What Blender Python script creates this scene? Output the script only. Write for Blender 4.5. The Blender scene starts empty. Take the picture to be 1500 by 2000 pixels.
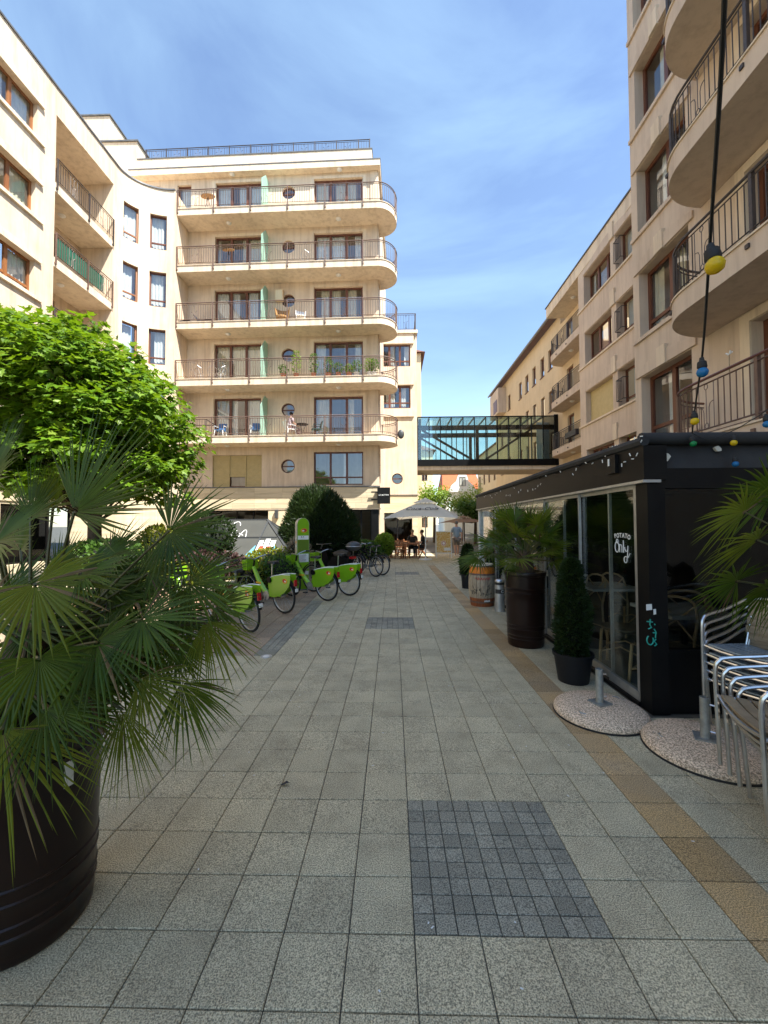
import bpy, bmesh, math, random
from mathutils import Vector, Matrix
random.seed(11)
R = math.radians
pi = math.pi
sc = bpy.context.scene
COL = sc.collection

# ------------------------------------------------------------------ camera
CAMH = 1.65
FPX = 790.0                    # focal length in pixels of a 1500 x 2000 frame
cam_d = bpy.data.cameras.new('camera')
cam = bpy.data.objects.new('camera', cam_d); COL.objects.link(cam)
cam_d.sensor_fit = 'VERTICAL'; cam_d.sensor_height = 24.0
cam_d.lens = 24.0 * FPX / 2000.0
cam_d.clip_start = 0.05; cam_d.clip_end = 6000
CM = (Matrix.Translation((0, 0, CAMH)) @ Matrix.Rotation(R(1.23), 4, 'Z')
      @ Matrix.Rotation(R(90 + 1.74), 4, 'X') @ Matrix.Rotation(-0.004, 4, 'Z'))
cam.matrix_world = CM
sc.camera = cam
CR = CM.to_3x3()
EYE = Vector((0, 0, CAMH))

def ray(px, py): return (CR @ Vector(((px - 750) / FPX, (1000 - py) / FPX, -1))).normalized()
def atY(px, py, Y): d = ray(px, py); return EYE + d * (Y / d.y)
def atX(px, py, X): d = ray(px, py); return EYE + d * (X / d.x)
def atZ(px, py, z=0.0): d = ray(px, py); return EYE + d * ((z - CAMH) / d.z)

# ------------------------------------------------------------------ light
SUN_EL, SUN_AZ = R(57), R(131)     # azimuth from +Y towards +X: behind the camera on its right
S = Vector((math.sin(SUN_AZ) * math.cos(SUN_EL), math.cos(SUN_AZ) * math.cos(SUN_EL), math.sin(SUN_EL)))
sl = bpy.data.lights.new('sun', 'SUN'); sl.energy = 5.0; sl.angle = R(0.53); sl.color = (1.0, 0.955, 0.89)
so = bpy.data.objects.new('sun', sl); COL.objects.link(so)
so.rotation_euler = S.to_track_quat('Z', 'Y').to_euler(); so.location = (20, -20, 40)

w = bpy.data.worlds.new('World'); sc.world = w; w.use_nodes = True
nt = w.node_tree; nt.nodes.clear()
def N(t, ty, **kw):
    n = t.nodes.new(ty)
    for k, v in kw.items(): setattr(n, k, v)
    return n
sky = N(nt, 'ShaderNodeTexSky', sky_type='NISHITA', sun_disc=False, sun_elevation=SUN_EL, sun_rotation=SUN_AZ)
sky.air_density = 1.0; sky.dust_density = 0.2; sky.ozone_density = 1.0; sky.altitude = 120
bg = N(nt, 'ShaderNodeBackground'); bg.inputs['Strength'].default_value = 0.12
wo = N(nt, 'ShaderNodeOutputWorld')
tc = N(nt, 'ShaderNodeTexCoord')
mp = N(nt, 'ShaderNodeMapping'); mp.inputs['Scale'].default_value = (0.8, 1.6, 3.4); mp.inputs['Rotation'].default_value = (0.25, 0.3, 0.5)
nz = N(nt, 'ShaderNodeTexNoise'); nz.inputs['Scale'].default_value = 1.5; nz.inputs['Detail'].default_value = 7; nz.inputs['Roughness'].default_value = 0.55; nz.inputs['Distortion'].default_value = 0.5
cr = N(nt, 'ShaderNodeValToRGB'); cr.color_ramp.elements[0].position = 0.42; cr.color_ramp.elements[0].color = (0.0,)*3 + (1,)
cr.color_ramp.elements[1].position = 0.70; cr.color_ramp.elements[1].color = (0.30,)*3 + (1,)
mx = N(nt, 'ShaderNodeMix', data_type='RGBA'); mx.inputs[7].default_value = (3.0, 4.5, 5.4, 1)   # thin cloud, in the sky's own units
L = nt.links.new
L(tc.outputs['Generated'], mp.inputs['Vector']); L(mp.outputs[0], nz.inputs['Vector']); L(nz.outputs['Fac'], cr.inputs[0])
L(cr.outputs[0], mx.inputs[0]); L(sky.outputs[0], mx.inputs[6]); L(mx.outputs[2], bg.inputs['Color']); L(bg.outputs[0], wo.inputs['Surface'])

sc.view_settings.view_transform = 'Standard'; sc.view_settings.look = 'None'
sc.view_settings.exposure = 1.42; sc.view_settings.gamma = 1.0
try: sc.view_settings.use_curve_mapping = False
except Exception: pass
sc.cycles.use_denoising = True
sc.cycles.max_bounces = 7; sc.cycles.transparent_max_bounces = 16; sc.cycles.caustics_reflective = False; sc.cycles.caustics_refractive = False
sc.cycles.sample_clamp_indirect = 6.0

# ------------------------------------------------------------------ materials
def mat(name, c, c2=None, scale=3.0, rough=0.8, metal=0.0, bump=0.0, bscale=60.0, island=0.0, streak=0.0,
        stretch=(1, 1, 1), detail=5.0, spec=0.5, coat=0.0, sub=None, lo=0.35, hi=0.65, speck=None):
    m = bpy.data.materials.new(name); m.use_nodes = True
    t = m.node_tree; b = t.nodes['Principled BSDF']; l = t.links.new
    b.inputs['Roughness'].default_value = rough; b.inputs['Metallic'].default_value = metal
    b.inputs['Specular IOR Level'].default_value = spec
    if coat: b.inputs['Coat Weight'].default_value = coat; b.inputs['Coat Roughness'].default_value = 0.08
    geo = N(t, 'ShaderNodeNewGeometry')
    c = tuple(c) + (1,)
    col = None
    if c2 is not None:
        mpn = N(t, 'ShaderNodeMapping'); mpn.inputs['Scale'].default_value = stretch
        n = N(t, 'ShaderNodeTexNoise'); n.inputs['Scale'].default_value = scale; n.inputs['Detail'].default_value = detail; n.inputs['Roughness'].default_value = 0.6
        r = N(t, 'ShaderNodeMapRange'); r.inputs[1].default_value = lo; r.inputs[2].default_value = hi
        mi = N(t, 'ShaderNodeMix', data_type='RGBA'); mi.inputs[6].default_value = c; mi.inputs[7].default_value = tuple(c2) + (1,)
        l(geo.outputs['Position'], mpn.inputs[0]); l(mpn.outputs[0], n.inputs['Vector']); l(n.outputs['Fac'], r.inputs[0]); l(r.outputs[0], mi.inputs[0])
        col = mi.outputs[2]
    if streak > 0:     # rain streaks running down a wall
        mp2 = N(t, 'ShaderNodeMapping'); mp2.inputs['Scale'].default_value = (2.2, 2.2, 0.16)
        n2 = N(t, 'ShaderNodeTexNoise'); n2.inputs['Scale'].default_value = 2.0; n2.inputs['Detail'].default_value = 8; n2.inputs['Roughness'].default_value = 0.7
        r2 = N(t, 'ShaderNodeMapRange'); r2.inputs[1].default_value = 0.46; r2.inputs[2].default_value = 0.8; r2.inputs[4].default_value = streak
        m2 = N(t, 'ShaderNodeMix', data_type='RGBA', blend_type='MULTIPLY'); m2.inputs[7].default_value = (0.55, 0.5, 0.45, 1)
        l(geo.outputs['Position'], mp2.inputs[0]); l(mp2.outputs[0], n2.inputs['Vector']); l(n2.outputs['Fac'], r2.inputs[0]); l(r2.outputs[0], m2.inputs[0])
        if col is not None: l(col, m2.inputs[6])
        else: m2.inputs[6].default_value = c
        col = m2.outputs[2]
    if speck is not None:   # (scale, dark colour, light colour, amount)
        n4 = N(t, 'ShaderNodeTexNoise'); n4.inputs['Scale'].default_value = speck[0]; n4.inputs['Detail'].default_value = 2
        r4 = N(t, 'ShaderNodeMapRange'); r4.inputs[1].default_value = 0.36; r4.inputs[2].default_value = 0.64
        mm = N(t, 'ShaderNodeMix', data_type='RGBA'); mm.inputs[6].default_value = tuple(speck[1]) + (1,); mm.inputs[7].default_value = tuple(speck[2]) + (1,)
        m4 = N(t, 'ShaderNodeMix', data_type='RGBA', blend_type='MULTIPLY'); m4.inputs[0].default_value = speck[3]
        l(geo.outputs['Position'], n4.inputs['Vector']); l(n4.outputs['Fac'], r4.inputs[0]); l(r4.outputs[0], mm.inputs[0]); l(mm.outputs[2], m4.inputs[7])
        if col is not None: l(col, m4.inputs[6])
        else: m4.inputs[6].default_value = c
        col = m4.outputs[2]
    if island > 0:     # each piece a little lighter or darker
        r3 = N(t, 'ShaderNodeMapRange'); r3.inputs[3].default_value = 1 - island; r3.inputs[4].default_value = 1 + island
        m3 = N(t, 'ShaderNodeMix', data_type='RGBA', blend_type='MULTIPLY'); m3.inputs[0].default_value = 1
        oi = N(t, 'ShaderNodeObjectInfo'); ad = N(t, 'ShaderNodeMath', operation='ADD'); fr = N(t, 'ShaderNodeMath', operation='FRACT')
        l(geo.outputs['Random Per Island'], ad.inputs[0]); l(oi.outputs['Random'], ad.inputs[1]); l(ad.outputs[0], fr.inputs[0])
        l(fr.outputs[0], r3.inputs[0]); l(r3.outputs[0], m3.inputs[7])
        if col is not None: l(col, m3.inputs[6])
        else: m3.inputs[6].default_value = c
        col = m3.outputs[2]
    if col is not None: l(col, b.inputs['Base Color'])
    else: b.inputs['Base Color'].default_value = c
    if bump > 0:
        n5 = N(t, 'ShaderNodeTexNoise'); n5.inputs['Scale'].default_value = bscale; n5.inputs['Detail'].default_value = 4
        bp = N(t, 'ShaderNodeBump'); bp.inputs['Strength'].default_value = bump; bp.inputs['Distance'].default_value = 0.01
        l(geo.outputs['Position'], n5.inputs['Vector']); l(n5.outputs['Fac'], bp.inputs['Height']); l(bp.outputs[0], b.inputs['Normal'])
    if sub:            # thin leaf: light shines through
        tr = N(t, 'ShaderNodeBsdfTranslucent'); tr.inputs['Color'].default_value = tuple(sub) + (1,)
        ms = N(t, 'ShaderNodeMixShader'); ms.inputs[0].default_value = 0.35
        out = t.nodes['Material Output']
        l(b.outputs[0], ms.inputs[1]); l(tr.outputs[0], ms.inputs[2]); l(ms.outputs[0], out.inputs['Surface'])
    return m

def glass(name, tint=(0.9, 0.95, 0.95), base=0.08, rough=0.02, ior=1.5, dirt=0.0):
    m = bpy.data.materials.new(name); m.use_nodes = True
    t = m.node_tree; t.nodes.clear(); l = t.links.new
    o = N(t, 'ShaderNodeOutputMaterial'); tr = N(t, 'ShaderNodeBsdfTransparent'); tr.inputs[0].default_value = tuple(tint) + (1,)
    g = N(t, 'ShaderNodeBsdfGlossy'); g.inputs['Roughness'].default_value = rough; g.inputs['Color'].default_value = (0.95, 0.97, 1, 1)
    # Schlick reflection, the same from both sides of the pane
    ge = N(t, 'ShaderNodeNewGeometry'); dt = N(t, 'ShaderNodeVectorMath', operation='DOT_PRODUCT')
    l(ge.outputs['Normal'], dt.inputs[0]); l(ge.outputs['Incoming'], dt.inputs[1])
    ab = N(t, 'ShaderNodeMath', operation='ABSOLUTE'); l(dt.outputs['Value'], ab.inputs[0])
    om = N(t, 'ShaderNodeMath', operation='SUBTRACT'); om.inputs[0].default_value = 1.0; l(ab.outputs[0], om.inputs[1])
    pw = N(t, 'ShaderNodeMath', operation='POWER'); pw.inputs[1].default_value = 5.0; l(om.outputs[0], pw.inputs[0])
    f0 = base + ((ior-1)/(ior+1))**2
    ad = N(t, 'ShaderNodeMath', operation='MULTIPLY_ADD'); ad.inputs[1].default_value = 1-f0; ad.inputs[2].default_value = f0; ad.use_clamp = True
    fr = pw
    nn = N(t, 'ShaderNodeTexNoise'); nn.inputs['Scale'].default_value = 1.3; bp = N(t, 'ShaderNodeBump'); bp.inputs['Strength'].default_value = 0.03; bp.inputs['Distance'].default_value = 0.05
    l(nn.outputs['Fac'], bp.inputs['Height']); l(bp.outputs[0], g.inputs['Normal'])
    mi = N(t, 'ShaderNodeMixShader')
    l(fr.outputs[0], ad.inputs[0]); l(ad.outputs[0], mi.inputs[0]); l(tr.outputs[0], mi.inputs[1]); l(g.outputs[0], mi.inputs[2])
    l(mi.outputs[0], o.inputs['Surface'])
    return m

M = {}
M['stucco'] = mat('stucco', (0.73, 0.60, 0.445), (0.63, 0.505, 0.37), 0.9, 0.9, bump=0.3, bscale=60, streak=0.75)
M['stucco_trim'] = mat('stucco_trim', (0.75, 0.63, 0.47), (0.68, 0.56, 0.42), 1.2, 0.9, bump=0.2, bscale=90, streak=0.8)
M['stucco_pink'] = mat('stucco_pink', (0.64, 0.52, 0.40), (0.56, 0.45, 0.35), 0.8, 0.9, bump=0.35, bscale=45, streak=0.65)
M['stucco_yellow'] = mat('stucco_yellow', (0.70, 0.55, 0.35), (0.63, 0.49, 0.31), 0.8, 0.9, bump=0.2, streak=0.3)
M['stucco_cream'] = mat('stucco_cream', (0.78, 0.70, 0.50), (0.70, 0.62, 0.42), 0.8, 0.9, bump=0.2, streak=0.3)
M['white_wall'] = mat('white_wall', (0.80, 0.79, 0.74), (0.74, 0.72, 0.66), 1.0, 0.9, streak=0.3)
M['stone'] = mat('stone', (0.66, 0.56, 0.38), (0.52, 0.43, 0.28), 2.2, 0.75, bump=0.15, bscale=40, stretch=(0.25, 0.25, 3.5), island=0.10)
M['coping'] = mat('coping', (0.10, 0.105, 0.11), (0.16, 0.16, 0.16), 3, 0.55, metal=0.3)
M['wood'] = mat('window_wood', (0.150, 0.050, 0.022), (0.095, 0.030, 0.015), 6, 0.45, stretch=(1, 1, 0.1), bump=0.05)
M['wood_light'] = mat('lighter_wood', (0.30, 0.12, 0.035), (0.20, 0.07, 0.02), 6, 0.5, stretch=(1, 1, 0.1), bump=0.05)  # a lighter brown than the other window wood
M['iron'] = mat('painted_iron', (0.045, 0.038, 0.038), (0.07, 0.055, 0.05), 9, 0.5, metal=0.2)
M['iron_brown'] = mat('brown_iron', (0.12, 0.072, 0.055), (0.16, 0.10, 0.075), 9, 0.5, metal=0.1)
M['rail_wood'] = mat('handrail', (0.12, 0.04, 0.025), None, rough=0.45)
M['black_metal'] = mat('black_metal', (0.005, 0.005, 0.0055), (0.008, 0.008, 0.008), 4, 0.42, spec=0.15, bump=0.03)
M['black_fabric'] = mat('black_fabric', (0.014, 0.014, 0.015), (0.028, 0.028, 0.028), 2.5, 0.8, bump=0.3, bscale=25)
M['alu'] = mat('aluminium', (0.70, 0.71, 0.72), (0.58, 0.59, 0.60), 12, 0.28, metal=1.0)
M['alu_dull'] = mat('aluminium_rail', (0.50, 0.51, 0.51), (0.40, 0.41, 0.41), 10, 0.45, metal=0.8)
M['galv'] = mat('galvanised', (0.36, 0.38, 0.37), (0.26, 0.28, 0.27), 22, 0.5, metal=0.7)
M['curtain'] = mat('curtain', (0.66, 0.67, 0.64), (0.56, 0.57, 0.55), 3, 0.9)
M['curtain_cream'] = mat('curtain_cream', (0.62, 0.57, 0.43), (0.52, 0.48, 0.36), 3, 0.9)
M['shutter'] = mat('shutter', (0.52, 0.41, 0.19), (0.46, 0.36, 0.16), 5, 0.6)
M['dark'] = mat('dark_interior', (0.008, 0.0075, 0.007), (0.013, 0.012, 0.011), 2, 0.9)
M['glass_win'] = glass('window_glass', (0.88, 0.91, 0.90), 0.10)
M['glass_shop'] = glass('shop_glass', (0.88, 0.92, 0.90), 0.03, 0.008, 1.42)
M['glass_dark'] = glass('dark_glass', (0.55, 0.58, 0.57), -0.01, 0.012, 1.45)
M['glass_teal'] = glass('teal_glass', (0.86, 0.94, 0.91), 0.05, 0.01, 1.4)
M['glass_mint'] = mat('frosted_glass', (0.40, 0.62, 0.52), (0.46, 0.68, 0.58), 2, 0.35, sub=(0.5, 0.75, 0.62))
M['lamp_white'] = mat('lamp_opal', (0.72, 0.70, 0.66), None, rough=0.4)
M['roof_tile'] = mat('roof_tile', (0.50, 0.11, 0.03), (0.38, 0.08, 0.03), 4, 0.8, bump=0.4, bscale=12)
M['roof_brown'] = mat('roof_brown', (0.16, 0.07, 0.045), (0.11, 0.05, 0.035), 4, 0.8, bump=0.4, bscale=12)
M['zinc'] = mat('zinc', (0.25, 0.25, 0.24), (0.18, 0.18, 0.18), 5, 0.5, metal=0.5)
GRAN = (185, (0.38, 0.38, 0.36), (1.5, 1.47, 1.40), 0.95)
M['slab_grey'] = mat('paving_grey', (0.53, 0.475, 0.325), (0.44, 0.395, 0.275), 2.2, 0.85, bump=0.6, bscale=185, island=0.075, streak=0.42, speck=GRAN, detail=7)
M['slab_ochre'] = mat('paving_ochre', (0.45, 0.30, 0.135), (0.38, 0.285, 0.17), 1.7, 0.85, bump=0.5, bscale=330, island=0.22, speck=GRAN)
M['slab_brown'] = mat('paving_brown', (0.38, 0.29, 0.20), (0.31, 0.235, 0.165), 2.6, 0.85, bump=0.5, bscale=330, island=0.13, speck=GRAN)
M['slab_dark'] = mat('paving_dark', (0.30, 0.29, 0.232), (0.24, 0.234, 0.19), 3.0, 0.8, bump=0.5, bscale=330, island=0.16, speck=GRAN)
M['joint'] = mat('joint_sand', (0.11, 0.10, 0.075), (0.07, 0.065, 0.05), 8, 0.95, bump=0.4, bscale=200)
M['asphalt'] = mat('plain_ground', (0.16, 0.155, 0.14), (0.12, 0.115, 0.10), 2, 0.9, bump=0.4, bscale=120)
M['pot_brown'] = mat('brown_pot', (0.016, 0.0065, 0.0045), (0.011, 0.005, 0.0035), 3, 0.30, bump=0.05, bscale=40, spec=0.3)
M['pot_black'] = mat('black_plastic', (0.008, 0.009, 0.011), None, rough=0.45, spec=0.3)
M['soil'] = mat('soil', (0.035, 0.024, 0.016), (0.06, 0.042, 0.028), 18, 0.95, bump=0.8, bscale=60)
M['palm'] = mat('palm_leaf', (0.036, 0.078, 0.007), (0.085, 0.130, 0.011), 3.5, 0.42, spec=0.28, sub=(0.13, 0.20, 0.010), island=0.30)
M['palm_new'] = mat('palm_leaf_yellowish', (0.10, 0.145, 0.011), (0.16, 0.185, 0.016), 5, 0.45, spec=0.28, sub=(0.22, 0.27, 0.02), island=0.25)
M['palm_dry'] = mat('dry_palm_leaf', (0.16, 0.10, 0.035), (0.10, 0.065, 0.025), 8, 0.7, island=0.3)
M['petiole'] = mat('petiole', (0.06, 0.07, 0.02), (0.09, 0.08, 0.025), 6, 0.5)
M['fibre'] = mat('palm_fibre', (0.055, 0.032, 0.018), (0.09, 0.055, 0.03), 20, 0.95, bump=0.9, bscale=50)
M['maple'] = mat('maple_leaf', (0.060, 0.138, 0.006), (0.105, 0.200, 0.008), 2.2, 0.5, spec=0.3, sub=(0.22, 0.36, 0.010), island=0.38)
M['leaf_bright'] = mat('street_tree_leaf', (0.115, 0.215, 0.020), (0.19, 0.28, 0.03), 1.2, 0.5, sub=(0.30, 0.45, 0.04), island=0.3)
M['leaf_yellow'] = mat('yellow_shrub_leaf', (0.23, 0.235, 0.018), (0.15, 0.20, 0.02), 3, 0.5, sub=(0.34, 0.36, 0.03), island=0.3)
M['leaf_mid'] = mat('shrub_leaf', (0.055, 0.125, 0.022), (0.09, 0.17, 0.03), 3, 0.45, sub=(0.12, 0.25, 0.03), island=0.35)
M['leaf_red'] = mat('dark_red_leaf', (0.050, 0.022, 0.020), (0.07, 0.035, 0.025), 3, 0.5, island=0.35)
M['yew'] = mat('yew_needle', (0.013, 0.029, 0.007), (0.024, 0.045, 0.009), 4, 0.5, spec=0.3, sub=(0.035, 0.06, 0.01), island=0.40)
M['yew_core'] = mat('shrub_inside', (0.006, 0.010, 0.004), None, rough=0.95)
M['bark'] = mat('bark', (0.10, 0.075, 0.05), (0.06, 0.045, 0.03), 10, 0.95, bump=0.8, bscale=25)
M['terrazzo'] = mat('exposed_aggregate', (0.58, 0.47, 0.35), None, rough=0.8, bump=0.6, bscale=150, speck=(95, (0.42, 0.38, 0.34), (1.45, 1.42, 1.38), 1.0))
M['rubber'] = mat('rubber', (0.012, 0.012, 0.012), None, rough=0.7)
M['bike_green'] = mat('green_paint', (0.22, 0.45, 0.010), (0.18, 0.40, 0.010), 2, 0.3, coat=0.3)
M['red_plastic'] = mat('red_plastic', (0.42, 0.012, 0.018), None, rough=0.25)
M['decal_red'] = mat('decal_red', (0.50, 0.04, 0.02), None, rough=0.5)
M['decal_white'] = mat('decal_white', (0.78, 0.78, 0.75), None, rough=0.5)
M['decal_yellow'] = mat('decal_yellow', (0.70, 0.33, 0.02), None, rough=0.5)
M['decal_black'] = mat('decal_black', (0.02, 0.02, 0.02), None, rough=0.5)
M['decal_blue'] = mat('decal_blue', (0.10, 0.42, 0.66), (0.16, 0.5, 0.72), 4, 0.5)
M['decal_teal'] = mat('decal_teal', (0.02, 0.33, 0.27), None, rough=0.5)
M['chalk'] = mat('white_paint', (0.72, 0.74, 0.72), None, rough=0.6)
M['canvas'] = mat('canvas', (0.82, 0.77, 0.64), (0.74, 0.70, 0.58), 2.5, 0.9, sub=(0.5, 0.48, 0.4))
M['canvas_tan'] = mat('canvas_tan', (0.40, 0.26, 0.17), None, rough=0.9, sub=(0.4, 0.25, 0.15))
M['grey_panel'] = mat('grey_panel', (0.052, 0.054, 0.047), (0.042, 0.044, 0.038), 1.5, 0.7)
M['grey_bar'] = mat('grey_bar', (0.06, 0.065, 0.068), None, rough=0.5, metal=0.3)
M['peach'] = mat('peach_wall', (0.56, 0.36, 0.23), (0.48, 0.31, 0.20), 2, 0.9, streak=0.4)
M['slat_wood'] = mat('weathered_wood', (0.33, 0.26, 0.165), (0.22, 0.165, 0.10), 5, 0.7, stretch=(1.5, 1.5, 12), bump=0.15, bscale=70, island=0.12)
M['slat_grey'] = mat('grey_slat', (0.30, 0.37, 0.42), (0.25, 0.31, 0.36), 5, 0.4, metal=0.4, island=0.08)
M['bentwood'] = mat('bentwood', (0.42, 0.30, 0.17), (0.30, 0.20, 0.11), 7, 0.55)
M['rattan'] = mat('rattan_seat', (0.12, 0.085, 0.05), (0.08, 0.055, 0.03), 30, 0.7)
M['table_top'] = mat('table_top', (0.40, 0.39, 0.36), (0.33, 0.32, 0.30), 6, 0.35)
M['terrace_wood'] = mat('terrace_wood', (0.30, 0.12, 0.045), (0.22, 0.085, 0.03), 6, 0.6)
M['barrel_wood'] = mat('barrel_wood', (0.44, 0.36, 0.25), (0.20, 0.15, 0.10), 14, 0.8, stretch=(2, 2, 0.6), bump=0.4, bscale=40, island=0.15, lo=0.4, hi=0.75)
M['barrel_orange'] = mat('barrel_orange', (0.72, 0.22, 0.015), (0.52, 0.14, 0.012), 9, 0.6, bump=0.3, bscale=40, island=0.12)
M['barrel_rust'] = mat('barrel_rust', (0.30, 0.085, 0.022), (0.20, 0.05, 0.015), 9, 0.6, bump=0.3, bscale=40, island=0.12)
M['mesh_green'] = mat('green_screen', (0.012, 0.085, 0.050), (0.02, 0.13, 0.075), 14, 0.8, bump=0.8, bscale=40)
M['skin'] = mat('skin', (0.50, 0.29, 0.20), (0.46, 0.25, 0.17), 12, 0.55)
M['shirt_blue'] = mat('blue_shirt', (0.28, 0.37, 0.45), (0.24, 0.32, 0.40), 5, 0.9, bump=0.3, bscale=20)
M['shorts_grey'] = mat('grey_shorts', (0.20, 0.175, 0.15), (0.17, 0.15, 0.13), 5, 0.9)
M['hair_grey'] = mat('grey_hair', (0.16, 0.14, 0.12), None, rough=0.9)
M['hair_dark'] = mat('dark_hair', (0.03, 0.02, 0.015), None, rough=0.8)
M['cloth_dark'] = mat('dark_cloth', (0.02, 0.02, 0.024), None, rough=0.9)
M['cloth_print'] = mat('printed_cloth', (0.50, 0.42, 0.40), (0.16, 0.08, 0.11), 22, 0.9, lo=0.45, hi=0.55)
M['cloth_white'] = mat('white_cloth', (0.72, 0.72, 0.70), None, rough=0.9)
M['plastic_blue'] = mat('blue_plastic', (0.035, 0.13, 0.30), None, rough=0.5)
M['plastic_green'] = mat('dark_green_plastic', (0.012, 0.05, 0.048), None, rough=0.4)
M['plastic_white'] = mat('white_plastic', (0.70, 0.71, 0.70), None, rough=0.4)
M['terracotta'] = mat('terracotta', (0.42, 0.15, 0.07), (0.34, 0.12, 0.06), 5, 0.85)
M['wicker'] = mat('wicker', (0.40, 0.23, 0.08), (0.28, 0.15, 0.05), 30, 0.8)
M['cushion_red'] = mat('red_cushion', (0.48, 0.015, 0.02), None, rough=0.85)
def bulb_mat(n, c):
    return mat(n, c, None, rough=0.25, sub=c)
M['bulb_yellow'] = bulb_mat('yellow_bulb', (0.78, 0.56, 0.01))
M['bulb_blue'] = bulb_mat('blue_bulb', (0.02, 0.20, 0.46))
M['bulb_green'] = bulb_mat('green_bulb', (0.01, 0.28, 0.08))
# poster: busy yellow print
def poster_mat():
    m = mat('yellow_poster', (0.62, 0.33, 0.03), (0.75, 0.62, 0.36), 26, 0.6, lo=0.46, hi=0.54, detail=3); return m
M['poster'] = poster_mat()

# ------------------------------------------------------------------ mesh helpers
class MB:
    def __init__(s): s.v = []; s.f = []; s.smooth = False
    def add(s, vs, fs):
        o = len(s.v); s.v.extend([tuple(v) for v in vs]); s.f.extend([tuple(i + o for i in f) for f in fs]); return s
    def box(s, a, b):
        x0, y0, z0 = a; x1, y1, z1 = b
        return s.add([(x0,y0,z0),(x1,y0,z0),(x1,y1,z0),(x0,y1,z0),(x0,y0,z1),(x1,y0,z1),(x1,y1,z1),(x0,y1,z1)],
                     [(0,3,2,1),(4,5,6,7),(0,1,5,4),(1,2,6,5),(2,3,7,6),(3,0,4,7)])
    def cbox(s, c, d): return s.box([c[i]-d[i]/2 for i in range(3)], [c[i]+d[i]/2 for i in range(3)])
    def mbox(s, fm, s0, s1, z0, z1, t0, t1):      # box in wall coordinates
        vs = [fm(a, z, t) for z in (z0, z1) for (a, t) in ((s0, t1), (s1, t1), (s1, t0), (s0, t0))]
        return s.add(vs, [(0,3,2,1),(4,5,6,7),(0,1,5,4),(1,2,6,5),(2,3,7,6),(3,0,4,7)])
    def prism(s, pts, z0, z1):
        n = len(pts)
        vs = [(p[0], p[1], z0) for p in pts] + [(p[0], p[1], z1) for p in pts]
        fs = [tuple(range(n-1, -1, -1)), tuple(range(n, 2*n))] + [(i, (i+1) % n, n + (i+1) % n, n + i) for i in range(n)]
        return s.add(vs, fs)
    def bar(s, p, q, wd, ht=None, up=Vector((0, 0, 1))):      # rectangular bar from p to q
        p = Vector(p); q = Vector(q); ht = ht or wd; d = (q - p).normalized()
        if abs(d.dot(up)) > 0.98: up = Vector((0, 1, 0))
        a = d.cross(up).normalized() * wd / 2; b = a.cross(d).normalized() * ht / 2
        vs = [p-a-b, p+a-b, p+a+b, p-a+b, q-a-b, q+a-b, q+a+b, q-a+b]
        return s.add(vs, [(0,3,2,1),(4,5,6,7),(0,1,5,4),(1,2,6,5),(2,3,7,6),(3,0,4,7)])
    def tube(s, pts, r, n=6, cap=True, closed=False):
        pts = [Vector(p) for p in pts]; m = len(pts)
        rs = r if isinstance(r, (list, tuple)) else [r] * m
        o = len(s.v); ref = None
        for i, p in enumerate(pts):
            if closed: d = pts[(i+1) % m] - pts[i-1]
            else: d = (pts[i+1] if i < m-1 else p) - (pts[i-1] if i else p)
            d = d.normalized() if d.length > 1e-9 else Vector((0, 0, 1))
            if ref is None:
                ref = Vector((0, 0, 1)) if abs(d.z) < 0.9 else Vector((1, 0, 0))
                a = d.cross(ref).normalized()
            else:
                a = (a - d * a.dot(d)); a = a.normalized() if a.length > 1e-6 else d.orthogonal().normalized()
            b = d.cross(a)
            for k in range(n):
                t = 2*pi*k/n; s.v.append(tuple(p + (a*math.cos(t) + b*math.sin(t)) * rs[i]))
        for i in range(m if closed else m-1):
            j = (i+1) % m
            for k in range(n):
                k2 = (k+1) % n; s.f.append((o+i*n+k, o+i*n+k2, o+j*n+k2, o+j*n+k))
        if cap and not closed:
            s.f.append(tuple(o+k for k in range(n-1, -1, -1))); s.f.append(tuple(o+(m-1)*n+k for k in range(n)))
        return s
    def lathe(s, prof, n=24, c=(0, 0, 0), a0=0, a1=2*pi):
        full = abs(a1 - a0 - 2*pi) < 1e-6; m = n if full else n + 1
        o = len(s.v)
        for (r, z) in prof:
            for k in range(m):
                t = a0 + (a1-a0)*k/n; s.v.append((c[0]+r*math.cos(t), c[1]+r*math.sin(t), c[2]+z))
        for i in range(len(prof)-1):
            for k in range(n):
                k2 = (k+1) % m; s.f.append((o+i*m+k, o+i*m+k2, o+(i+1)*m+k2, o+(i+1)*m+k))
        return s
    def disc(s, c, r, z, n=24, up=True):
        o = len(s.v)
        s.v += [(c[0]+r*math.cos(2*pi*k/n), c[1]+r*math.sin(2*pi*k/n), z) for k in range(n)]
        f = tuple(o+k for k in range(n)); s.f.append(f if up else f[::-1]); return s
    def plate(s, poly, fm, t0, t1):       # polygon given in wall coords (s,z), extruded along t
        n = len(poly)
        vs = [fm(a, z, t1) for a, z in poly] + [fm(a, z, t0) for a, z in poly]
        return s.add(vs, [tuple(range(n)), tuple(range(2*n-1, n-1, -1))] + [(i, n+i, n+(i+1) % n, (i+1) % n) for i in range(n)])
    def sphere(s, c, r, n=10, m=6, sq=(1, 1, 1)):
        prof = [(math.sin(pi*i/m), -math.cos(pi*i/m)) for i in range(m+1)]
        o = len(s.v); 
        for (rr, zz) in prof:
            for k in range(n):
                t = 2*pi*k/n; s.v.append((c[0]+r*sq[0]*rr*math.cos(t), c[1]+r*sq[1]*rr*math.sin(t), c[2]+r*sq[2]*zz))
        for i in range(m):
            for k in range(n):
                k2 = (k+1) % n; s.f.append((o+i*n+k, o+i*n+k2, o+(i+1)*n+k2, o+(i+1)*n+k))
        return s
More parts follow.
